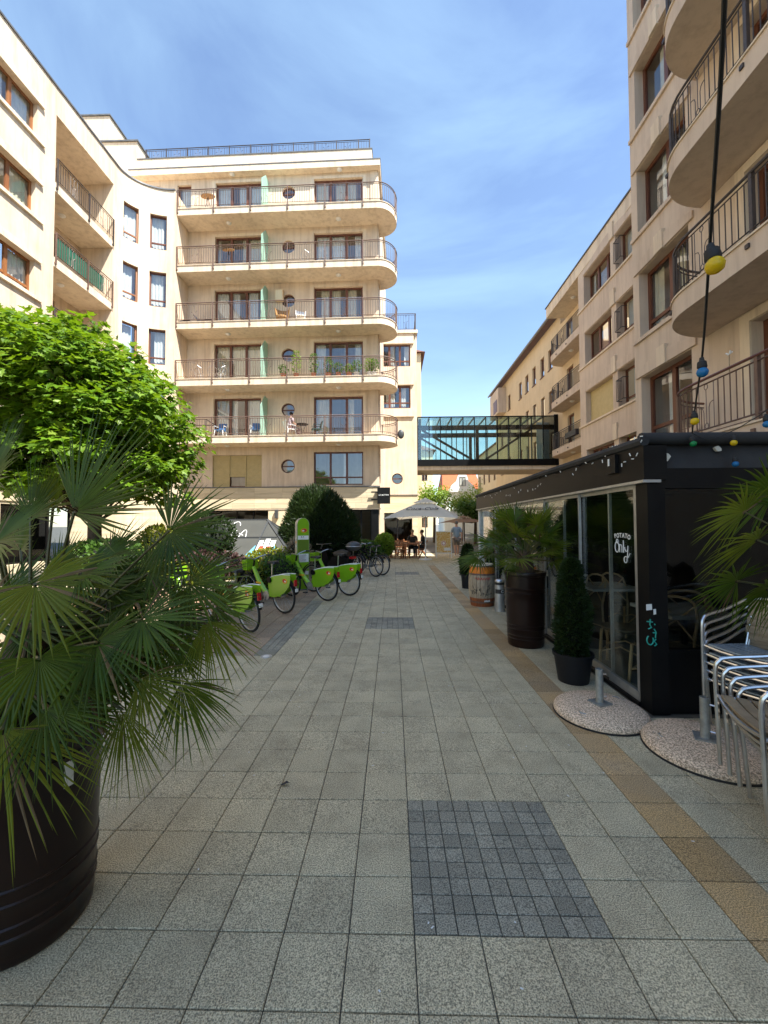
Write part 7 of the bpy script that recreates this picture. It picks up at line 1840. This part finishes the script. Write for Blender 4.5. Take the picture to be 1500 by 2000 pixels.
def walking_man(x, y, rz, label):
    t = thing('person', label, 'person', (x, y, 0), rz)
    # local: faces +y
    J = {'pel': ((0, 0, 0.93), (0.15, 0.11)), 'waist': ((0, 0, 1.08), (0.145, 0.105)), 'chest': ((0, 0.0, 1.30), (0.17, 0.115)), 'neckb': ((0, 0, 1.46), (0.09, 0.08)), 'neck': ((0, 0.01, 1.53), 0.052),
         'head1': ((0, 0.02, 1.60), (0.068, 0.08)), 'head2': ((0, 0.02, 1.70), (0.075, 0.092)), 'head3': ((0, 0.015, 1.765), (0.05, 0.06))}
    E = [('pel', 'waist'), ('waist', 'chest'), ('chest', 'neckb'), ('neckb', 'neck'), ('neck', 'head1'), ('head1', 'head2'), ('head2', 'head3')]
    for s_, n in ((-1, 'l'), (1, 'r')):
        sw = s_*0.16; asw = -s_*0.12
        J.update({n+'hip': ((s_*0.095, 0, 0.88), 0.095), n+'knee': ((s_*0.10, sw*0.7+0.03, 0.48), 0.062), n+'ank': ((s_*0.10, sw*1.2-0.03, 0.09), 0.040), n+'toe': ((s_*0.115, sw*1.2+0.13, 0.04), 0.038),
                  n+'sh': ((s_*0.185, 0, 1.42), 0.065), n+'elb': ((s_*0.25, asw*0.5-0.02, 1.14), 0.043), n+'wri': ((s_*0.25, asw+0.05, 0.90), 0.030), n+'palm': ((s_*0.25, asw+0.065, 0.83), (0.02, 0.036))})
        E += [('pel', n+'hip'), (n+'hip', n+'knee'), (n+'knee', n+'ank'), (n+'ank', n+'toe'), ('neckb', n+'sh'), (n+'sh', n+'elb'), (n+'elb', n+'wri'), (n+'wri', n+'palm')]
        for f in range(4):
            J[n+'f%d' % f] = ((s_*0.245, asw+0.04+0.02*f, 0.76-0.008*(1.5-abs(f-1.5))), 0.008); E.append((n+'palm', n+'f%d' % f))
        J[n+'th'] = ((s_*0.225, asw+0.115, 0.81), 0.010); E.append((n+'palm', n+'th'))
    body = skin_body('body', J, E, 'skin', t)
    # clothes as slightly larger shells following the same joints
    Js = {'pel': ((0, 0, 0.88), (0.185, 0.145)), 'waist': ((0, 0, 1.08), (0.18, 0.135)), 'chest': ((0, 0, 1.30), (0.195, 0.14)), 'neckb': ((0, 0, 1.45), (0.11, 0.09))}
    Es = [('pel', 'waist'), ('waist', 'chest'), ('chest', 'neckb')]
    for s_, n in ((-1, 'l'), (1, 'r')):
        asw = -s_*0.12; Js[n+'sh'] = ((s_*0.19, 0, 1.42), 0.085); Js[n+'el'] = ((s_*0.24, asw*0.4-0.015, 1.20), 0.07); Es += [('neckb', n+'sh'), (n+'sh', n+'el')]
    skin_body('shirt', Js, Es, 'shirt_blue', t)
    Jt = {'pel': ((0, 0, 0.93), (0.17, 0.13))}; Et = []
    for s_, n in ((-1, 'l'), (1, 'r')):
        sw = s_*0.16; Jt[n+'hip'] = ((s_*0.10, 0, 0.86), 0.115); Jt[n+'k'] = ((s_*0.105, sw*0.6+0.02, 0.54), 0.098); Et += [('pel', n+'hip'), (n+'hip', n+'k')]
    skin_body('shorts', Jt, Et, 'shorts_grey', t)
    q = MB(); q.sphere((0, 0.0, 1.715), 0.098, 14, 10, (0.92, 1.02, 0.95)); q.build('hair', 'hair_grey', t, smooth=True)
    for s_ in (-1, 1):
        sw = s_*0.16; q = MB(); q.sphere((s_*0.108, sw*1.2+0.04, 0.045), 0.05, 10, 6, (0.95, 2.4, 0.85)); q.build('shoe', 'cloth_white', t, smooth=True)
    for s_ in (-1, 1):
        q = MB(); q.sphere((s_*0.088, 0.015, 1.665), 0.02, 8, 6, (0.5, 0.8, 1.3)); q.build('ear', 'skin', t, smooth=True)
    q = MB(); q.sphere((0, 0.105, 1.655), 0.016, 8, 6, (0.8, 1, 1.3)); q.build('nose', 'skin', t, smooth=True)
    return t
mp0 = atZ(892, 1086)
walking_man(mp0.x, mp0.y, R(4), 'person in a light blue shirt and grey shorts walking away down the path')

def seated(x, y, z, rz, label, top='cloth_dark', hair='hair_dark', legm='cloth_dark', sub=1):
    t = thing('person', label, 'person', (x, y, z), rz)       # seat level at z+0.45, faces +y
    J = {'pel': ((0, 0, 0.52), (0.16, 0.12)), 'waist': ((0, -0.01, 0.68), (0.14, 0.105)), 'chest': ((0, 0.02, 0.90), (0.165, 0.115)), 'neckb': ((0, 0.04, 1.05), (0.085, 0.075)), 'neck': ((0, 0.06, 1.12), 0.05),
         'h1': ((0, 0.085, 1.19), (0.065, 0.078)), 'h2': ((0, 0.08, 1.28), (0.074, 0.09)), 'h3': ((0, 0.075, 1.345), (0.05, 0.06))}
    E = [('pel', 'waist'), ('waist', 'chest'), ('chest', 'neckb'), ('neckb', 'neck'), ('neck', 'h1'), ('h1', 'h2'), ('h2', 'h3')]
    for s_, n in ((-1, 'l'), (1, 'r')):
        J.update({n+'hip': ((s_*0.10, 0.05, 0.52), 0.09), n+'kn': ((s_*0.13, 0.45, 0.50), 0.062), n+'an': ((s_*0.13, 0.44, 0.08), 0.04), n+'to': ((s_*0.14, 0.60, 0.04), 0.036),
                  n+'sh': ((s_*0.18, 0.03, 1.01), 0.062), n+'el': ((s_*0.24, 0.10, 0.75), 0.042), n+'wr': ((s_*0.16, 0.33, 0.66), 0.030), n+'pa': ((s_*0.14, 0.40, 0.64), (0.034, 0.018))})
        E += [('pel', n+'hip'), (n+'hip', n+'kn'), (n+'kn', n+'an'), (n+'an', n+'to'), ('neckb', n+'sh'), (n+'sh', n+'el'), (n+'el', n+'wr'), (n+'wr', n+'pa')]
        for f in range(4): J[n+'f%d' % f] = ((s_*(0.11+0.018*f), 0.475-0.006*abs(f-1.5), 0.615), 0.008); E.append((n+'pa', n+'f%d' % f))
        J[n+'th'] = ((s_*0.095, 0.43, 0.63), 0.010); E.append((n+'pa', n+'th'))
    skin_body('body', J, E, 'skin', t, sub)
    Js = {'pel': ((0, 0, 0.56), (0.18, 0.14)), 'waist': ((0, -0.01, 0.68), (0.165, 0.13)), 'chest': ((0, 0.02, 0.90), (0.185, 0.135)), 'neckb': ((0, 0.035, 1.03), (0.10, 0.085))}; Es = [('pel', 'waist'), ('waist', 'chest'), ('chest', 'neckb')]
    for s_, n in ((-1, 'l'), (1, 'r')): Js[n+'sh'] = ((s_*0.185, 0.03, 1.01), 0.078); Js[n+'el'] = ((s_*0.235, 0.09, 0.79), 0.06); Es += [('neckb', n+'sh'), (n+'sh', n+'el')]
    skin_body('top', Js, Es, top, t, sub)
    Jt = {'pel': ((0, 0, 0.53), (0.175, 0.13))}; Et = []
    for s_, n in ((-1, 'l'), (1, 'r')): Jt[n+'hip'] = ((s_*0.10, 0.08, 0.52), 0.102); Jt[n+'k'] = ((s_*0.13, 0.45, 0.505), 0.078); Jt[n+'a'] = ((s_*0.13, 0.44, 0.2), 0.06); Et += [('pel', n+'hip'), (n+'hip', n+'k'), (n+'k', n+'a')]
    skin_body('trousers', Jt, Et, legm, t, sub)
    q = MB(); q.sphere((0, 0.06, 1.295), 0.098, 12, 8, (0.92, 1.0, 0.95)); q.build('hair', hair, t, smooth=True)
    q = MB(); q.sphere((0, 0.165, 1.24), 0.016, 8, 6, (0.8, 1, 1.3)); q.build('nose', 'skin', t, smooth=True)
    return t
seated(1.5, 19.95, 0.0, 1.5, 'person in dark clothes seated at the table beside the parasol pole')
seated(1.0, 20.6, 0.0, pi-0.1, 'second person in dark clothes seated with back to the shop glass', hair='hair_grey')

# ================================================================== balcony furniture on the corner block
def place(s_, t_, F): x, y = WC.at(s_, t_); return (x, y, F+0.001)
def wc_s(px, py): return WC.hit(px, py, 0.7)[0]
def plastic_chair(loc, rz, m, label, group=None):
    t = thing('balcony_chair', label, 'chair', loc, rz, group)
    q = MB(); q.box((-0.22, -0.22, 0.40), (0.22, 0.22, 0.43)); q.build('seat', m, t)
    q = MB(); q.add([(-0.2, -0.2, 0.43), (0.2, -0.2, 0.43), (0.22, -0.3, 0.85), (-0.22, -0.3, 0.85), (-0.2, -0.23, 0.43), (0.2, -0.23, 0.43), (0.22, -0.33, 0.85), (-0.22, -0.33, 0.85)], [(0,1,2,3),(7,6,5,4),(0,4,5,1),(1,5,6,2),(2,6,7,3),(3,7,4,0)]); q.build('backrest', m, t)
    lm = 'chalk' if m == 'plastic_blue' else m
    for sx_ in (-1, 1):
        for sy_ in (-1, 1): q = MB(); q.bar((sx_*0.25, sy_*0.25, 0), (sx_*0.2, sy_*0.2, 0.40), 0.03); q.build('leg', lm, t)
        q = MB(); q.bar((sx_*0.25, 0.2, 0.62), (sx_*0.23, -0.24, 0.64), 0.04, 0.025); q.bar((sx_*0.25, 0.2, 0.40), (sx_*0.25, 0.2, 0.61), 0.025); q.build('armrest', lm, t)
    return t
F = FL[4]
plastic_chair(place(wc_s(429, 835), 0.6, F), pi, 'plastic_blue', 'blue balcony chair with white frame on the left of the lowest balcony')
plastic_chair(place(wc_s(498, 835), 0.6, F), pi+0.2, 'plastic_blue', 'blue balcony chair nearest the glass screen on the lowest balcony')
plastic_chair(place(wc_s(616, 832), 0.55, F), pi/2+0.4, 'plastic_green', 'dark green garden chair by the round table on the lowest balcony')
def round_table(loc, label):
    t = thing('balcony_table', label, 'table', loc); q = MB(); q.lathe([(0.0, 0.68), (0.30, 0.68), (0.31, 0.69), (0.30, 0.70), (0.0, 0.70)], 20); q.build('top', 'black_metal', t, smooth=True)
    for k in range(3): a = 2*pi*k/3; q = MB(); q.tube([(0.25*math.cos(a), 0.25*math.sin(a), 0), (0.05*math.cos(a), 0.05*math.sin(a), 0.35), (0.2*math.cos(a), 0.2*math.sin(a), 0.68)], 0.01, 5); q.build('leg', 'black_metal', t)
round_table(place(wc_s(589, 832), 0.55, F), 'small black round table beside the seated person on the lowest balcony')
x, y, z = place(wc_s(565, 832), 0.55, F)
seated(x, y, z-0.02, -0.9, 'person in a patterned top seated on the lowest balcony', 'cloth_print', 'hair_dark', 'cloth_print')
plastic_chair((x, y, z), -0.9, 'plastic_white', 'white chair under the seated person on the lowest balcony')
def wire_set(F, pxs, t_, label):
    for k, px_ in enumerate(pxs):
        t = thing('wire_chair', label[k], 'chair', place(wc_s(px_, 700), t_, F), 0.6*k); q = MB(); q.tube([(0.2*math.cos(2*pi*i/16), 0.2*math.sin(2*pi*i/16), 0.44) for i in range(16)], 0.009, 4, closed=True)
        for i in range(5): q.tube([(-0.16+0.08*i, -0.17, 0.44), (-0.16+0.08*i, 0.17, 0.44)], 0.006, 4)
        q.build('seat', 'alu_dull', t)
        q = MB(); q.tube([(-0.2, -0.12, 0.44), (-0.2, -0.22, 0.7), (0, -0.28, 0.84), (0.2, -0.22, 0.7), (0.2, -0.12, 0.44)], 0.009, 4); q.tube([(-0.1, -0.2, 0.46), (0, -0.26, 0.78), (0.1, -0.2, 0.46)], 0.007, 4); q.build('backrest', 'alu_dull', t)
        for i in range(4): a = pi/4+i*pi/2; q = MB(); q.tube([(0.18*math.cos(a), 0.18*math.sin(a), 0.44), (0.24*math.cos(a), 0.24*math.sin(a), 0)], 0.009, 4); q.build('leg', 'alu_dull', t)
wire_set(FL[3], (388, 412, 430), 0.6, ['pale wire chair on the fourth balcony beside the low loungers', 'pale wire chair in the middle of the fourth balcony furniture', 'pale wire chair nearest the curtained door on the fourth balcony'])
wire_set(FL[1], (596, 628), 0.6, ['dark wire chair near the round window on the second balcony from the roof', 'dark wire chair by the right door on the second balcony from the roof'])
# potted plants along the fourth balcony
rpl = random.Random(9)
lab_pl = {555: 'bushy potted shrub', 580: 'tall upright shrub', 614: 'tall narrow shrub', 642: 'leafy shrub', 662: 'low leafy plant', 683: 'yellowish plant', 697: 'dark round plant', 722: 'broad leafy plant', 731: 'spiky plant'}
hts = {555: 0.75, 580: 1.5, 614: 1.3, 642: 1.1, 662: 0.8, 683: 0.7, 697: 0.9, 722: 1.0, 731: 0.95}
whs = {555: 'beside the glass screen', 580: 'under the round window', 614: 'left of the open door', 642: 'before the dark door leaf', 662: 'between the door posts', 683: 'right of the open door', 697: 'in a white pot before the right pane', 722: 'in a white urn at the railing bend', 731: 'in the last white urn at the railing bend'}
for px_, lb in lab_pl.items():
    t = thing('balcony_plant', '%s on the fourth balcony %s' % (lb, whs[px_]), 'plant', place(wc_s(px_, 735), 0.85, FL[3]))
    m_ = 'plastic_white' if px_ >= 697 else 'terracotta'
    q = MB(); q.lathe([(0.0, 0.0), (0.10, 0.0), (0.14, 0.26), (0.15, 0.27), (0.13, 0.27), (0.0, 0.24)], 14); q.build('pot', m_, t, smooth=True)
    b = MB(); h_ = hts[px_]
    q = MB(); q.tube([(0, 0, 0.2), (0, 0, h_*0.9)], 0.012, 5); q.build('stem', 'bark', t)
    for _ in range(240):
        u = rpl.random(); a = rpl.uniform(0, 2*pi); r_ = (0.10+0.14*math.sin(pi*u))*rpl.uniform(0.3, 1)
        d = Vector((math.cos(a), math.sin(a), rpl.uniform(-0.1, 0.9))).normalized(); leaf_card(b, Vector((r_*math.cos(a), r_*math.sin(a), 0.26+(h_-0.3)*u)), d, Vector((rpl.gauss(0, 1), rpl.gauss(0, 1), 1)), 0.11, 0.05, 'leaf', rpl)
    b.build('foliage', 'leaf_bright' if px_ in (580, 683, 722) else 'leaf_mid', t)
# third balcony: wicker seat and folded chairs; upper balconies: round wicker shades
def wicker_disc(px_, py_, F, t_, r_, label, tilt):
    t = thing('wicker_table', label, 'table', place(wc_s(px_, py_), t_, F)); 
    q = MB(); n = 18; zc = WC.hit(px_, py_, t_)[1]-F
    c = Vector((0, 0, zc)); u = Vector((1, 0, 0.1)).normalized(); v = Vector((0, math.cos(tilt), math.sin(tilt)))
    pts = [c+u*r_*math.cos(2*pi*i/n)+v*r_*math.sin(2*pi*i/n) for i in range(n)]; nn_ = u.cross(v)*0.02
    q.add(pts+[p_+nn_ for p_ in pts], [tuple(range(n)), tuple(range(2*n-1, n-1, -1))]+[(i, (i+1) % n, n+(i+1) % n, n+i) for i in range(n)]); q.build('top', 'wicker', t)
    for k in range(3): a = 2*pi*k/3; q = MB(); q.tube([(0.2*math.cos(a), 0.2*math.sin(a), 0), (0, 0, zc-0.03)], 0.012, 5); q.build('leg', 'iron', t)
wicker_disc(408, 384, FL[0], 0.8, 0.36, 'round pale wicker table on the top balcony', 0.35)
wicker_disc(448, 489, FL[1], 0.8, 0.30, 'round yellow wicker table on the second balcony from the roof', 0.4)
t = thing('wicker_armchair', 'wicker armchair with high back on the middle balcony by the glass screen', 'chair', place(wc_s(550, 600), 0.6, FL[2]), pi)
q = MB(); q.lathe([(0.30, 0.35), (0.36, 0.6), (0.40, 0.85), (0.38, 0.95), (0.33, 0.6), (0.26, 0.38)], 14, a0=pi*0.95, a1=pi*2.05); q.build('backrest', 'wicker', t, smooth=True)
q = MB(); q.lathe([(0.0, 0.34), (0.31, 0.34), (0.31, 0.42), (0.0, 0.43)], 18); q.build('seat', 'wicker', t)
for i in range(4): a = pi/4+i*pi/2; q = MB(); q.tube([(0.22*math.cos(a), 0.22*math.sin(a), 0.35), (0.28*math.cos(a), 0.28*math.sin(a), 0)], 0.02, 5); q.build('leg', 'wicker', t)
plastic_chair(place(wc_s(586, 605), 0.6, FL[2]), pi+0.3, 'plastic_white', 'white chair beside the wicker armchair on the middle balcony')
for k, (px_, lb) in enumerate(((358, 'dark low lounger at the left end of the middle balcony'), (400, 'dark low lounger next to the left door of the middle balcony'))):
    t = thing('lounger', lb, 'lounger', place(wc_s(px_, 610), 0.6, FL[2]), 1.4); q = MB(); q.box((-0.28, -0.5, 0.20), (0.28, 0.3, 0.25)); q.build('seat', 'cloth_dark', t)
    q = MB(); q.bar((0, 0.3, 0.25), (0, 0.55, 0.6), 0.5, 0.04, Vector((0, -1, 1))); q.build('backrest', 'cloth_dark', t)
    for (a, c) in ((-0.25, -0.45), (0.25, -0.45), (-0.25, 0.25), (0.25, 0.25)): q = MB(); q.box((a-0.015, c-0.015, 0), (a+0.015, c+0.015, 0.20)); q.build('leg', 'iron', t)
t = thing('wall_box', 'small pale meter box by the glass screen on the middle balcony', 'box'); q = MB(); s_ = wc_s(540, 562); q.mbox(WC.fm, s_-0.25, s_+0.2, FL[2]+1.55, FL[2]+2.15, 0.035, 0.22); q.build('case', 'stucco_yellow', t)
q = MB(); q.mbox(WC.fm, s_-0.2, s_+0.15, FL[2]+1.6, FL[2]+2.1, 0.221, 0.235); q.build('grille', 'stucco_cream', t)
t = thing('satellite_dish', 'dark satellite dish hanging outside the bend of the lowest balcony', 'satellite dish'); c = atY(783, 848, 20.6); q = MB(); q.sphere((c.x, c.y, c.z), 0.24, 14, 8, (0.7, 0.35, 1.0)); q.build('dish', 'grey_bar', t, smooth=True)
q = MB(); q.tube([(c.x-0.3, c.y+0.1, c.z), (c.x-0.05, c.y, c.z)], 0.02, 6); q.build('arm', 'iron', t)
# wooden frame bench with canopy bars at the left end of the lowest balcony
t = thing('balcony_swing', 'dark metal swing frame at the left end of the lowest balcony', 'swing', place(wc_s(385, 830), 0.6, FL[4])); q = MB()
q.tube([(0.55, -0.3, 0), (0.55, -0.3, 0.95), (-0.6, -0.3, 0.95)], 0.025, 5); q.tube([(0.75, 0.35, 0.8), (-0.6, 0.35, 0.8)], 0.025, 5); q.tube([(0.55, -0.3, 0.95), (0.75, 0.35, 0.8)], 0.025, 5); q.tube([(-0.6, -0.3, 0), (-0.6, -0.3, 0.95), (-0.6, 0.35, 0.8)], 0.025, 5); q.build('frame', 'iron', t)
q = MB(); q.box((-0.55, -0.25, 0.40), (0.5, 0.15, 0.44)); q.build('seat', 'canvas', t)

# ================================================================== coloured bulbs on a cable
def string(pts_bulbs, path, label, r=0.0052):
    t = thing('string_light', label, 'string light')
    q = MB(); P_ = [Vector(p_) for p_ in path]; out = []
    for i in range(len(P_)-1):
        p0 = P_[max(0, i-1)]; p1 = P_[i]; p2 = P_[i+1]; p3 = P_[min(len(P_)-1, i+2)]
        for k in range(8): u = k/8; out.append(0.5*((2*p1)+(p2-p0)*u+(2*p0-5*p1+4*p2-p3)*u*u+(3*p1-p0-3*p2+p3)*u**3))
    out.append(P_[-1]); q.tube(out, r, 6); q.build('cable', 'rubber', t, smooth=True)
    for (p_, m_, s_) in pts_bulbs:
        q = MB(); q.lathe([(0.0, 0.040), (0.010, 0.038), (0.013, 0.02), (0.021, 0.014), (0.024, -0.014), (0.019, -0.022), (0.0, -0.022)], 14); sk = q.build('socket', 'rubber', t, smooth=True)
        q = MB(); q.lathe([(0.016, -0.020), (0.026, -0.032), (0.0285, -0.044), (0.024, -0.058), (0.012, -0.067), (0.0, -0.069)], 16); bb_ = q.build('bulb', m_, sk, smooth=True)
        sk.location = p_; sk.scale = (s_, s_, s_); sk.rotation_euler = (rl.uniform(-0.2, 0.2), rl.uniform(-0.2, 0.2), 0)
    return t
b1, b2, b3 = atY(1391, 497, 1.32), atY(1371, 712, 2.2), atY(1356, 812, 3.0)
string([(b1, 'bulb_yellow', 1.0), (b2, 'bulb_blue', 1.0), (b3, 'bulb_yellow', 1.0)],
       [atY(1421, -150, 0.75), atY(1408, 150, 0.95), atY(1390, 440, 1.3)+Vector((0, 0, 0.02)), atY(1372, 690, 2.2), atY(1357, 800, 3.0), atY(1352, 845, 3.52)], 'black cable with yellow and blue bulbs running up from the pergola roof')
b4, b5, b6, b7 = atY(1352, 858, 3.52), atY(1434, 856, 3.5), atY(1436, 898, 3.5), atY(1497, 818, 3.3)
string([(b4, 'bulb_green', 0.95), (b5, 'bulb_yellow', 0.95), (b6, 'bulb_blue', 0.9), (b7, 'bulb_blue', 1.05)],
       [atY(1352, 846, 3.52), atY(1385, 858, 3.5), atY(1434, 840, 3.5), atY(1465, 822, 3.4), atY(1498, 800, 3.3), atY(1560, 740, 3.1)], 'short cable of green, yellow and blue bulbs along the awning roller', 0.004)
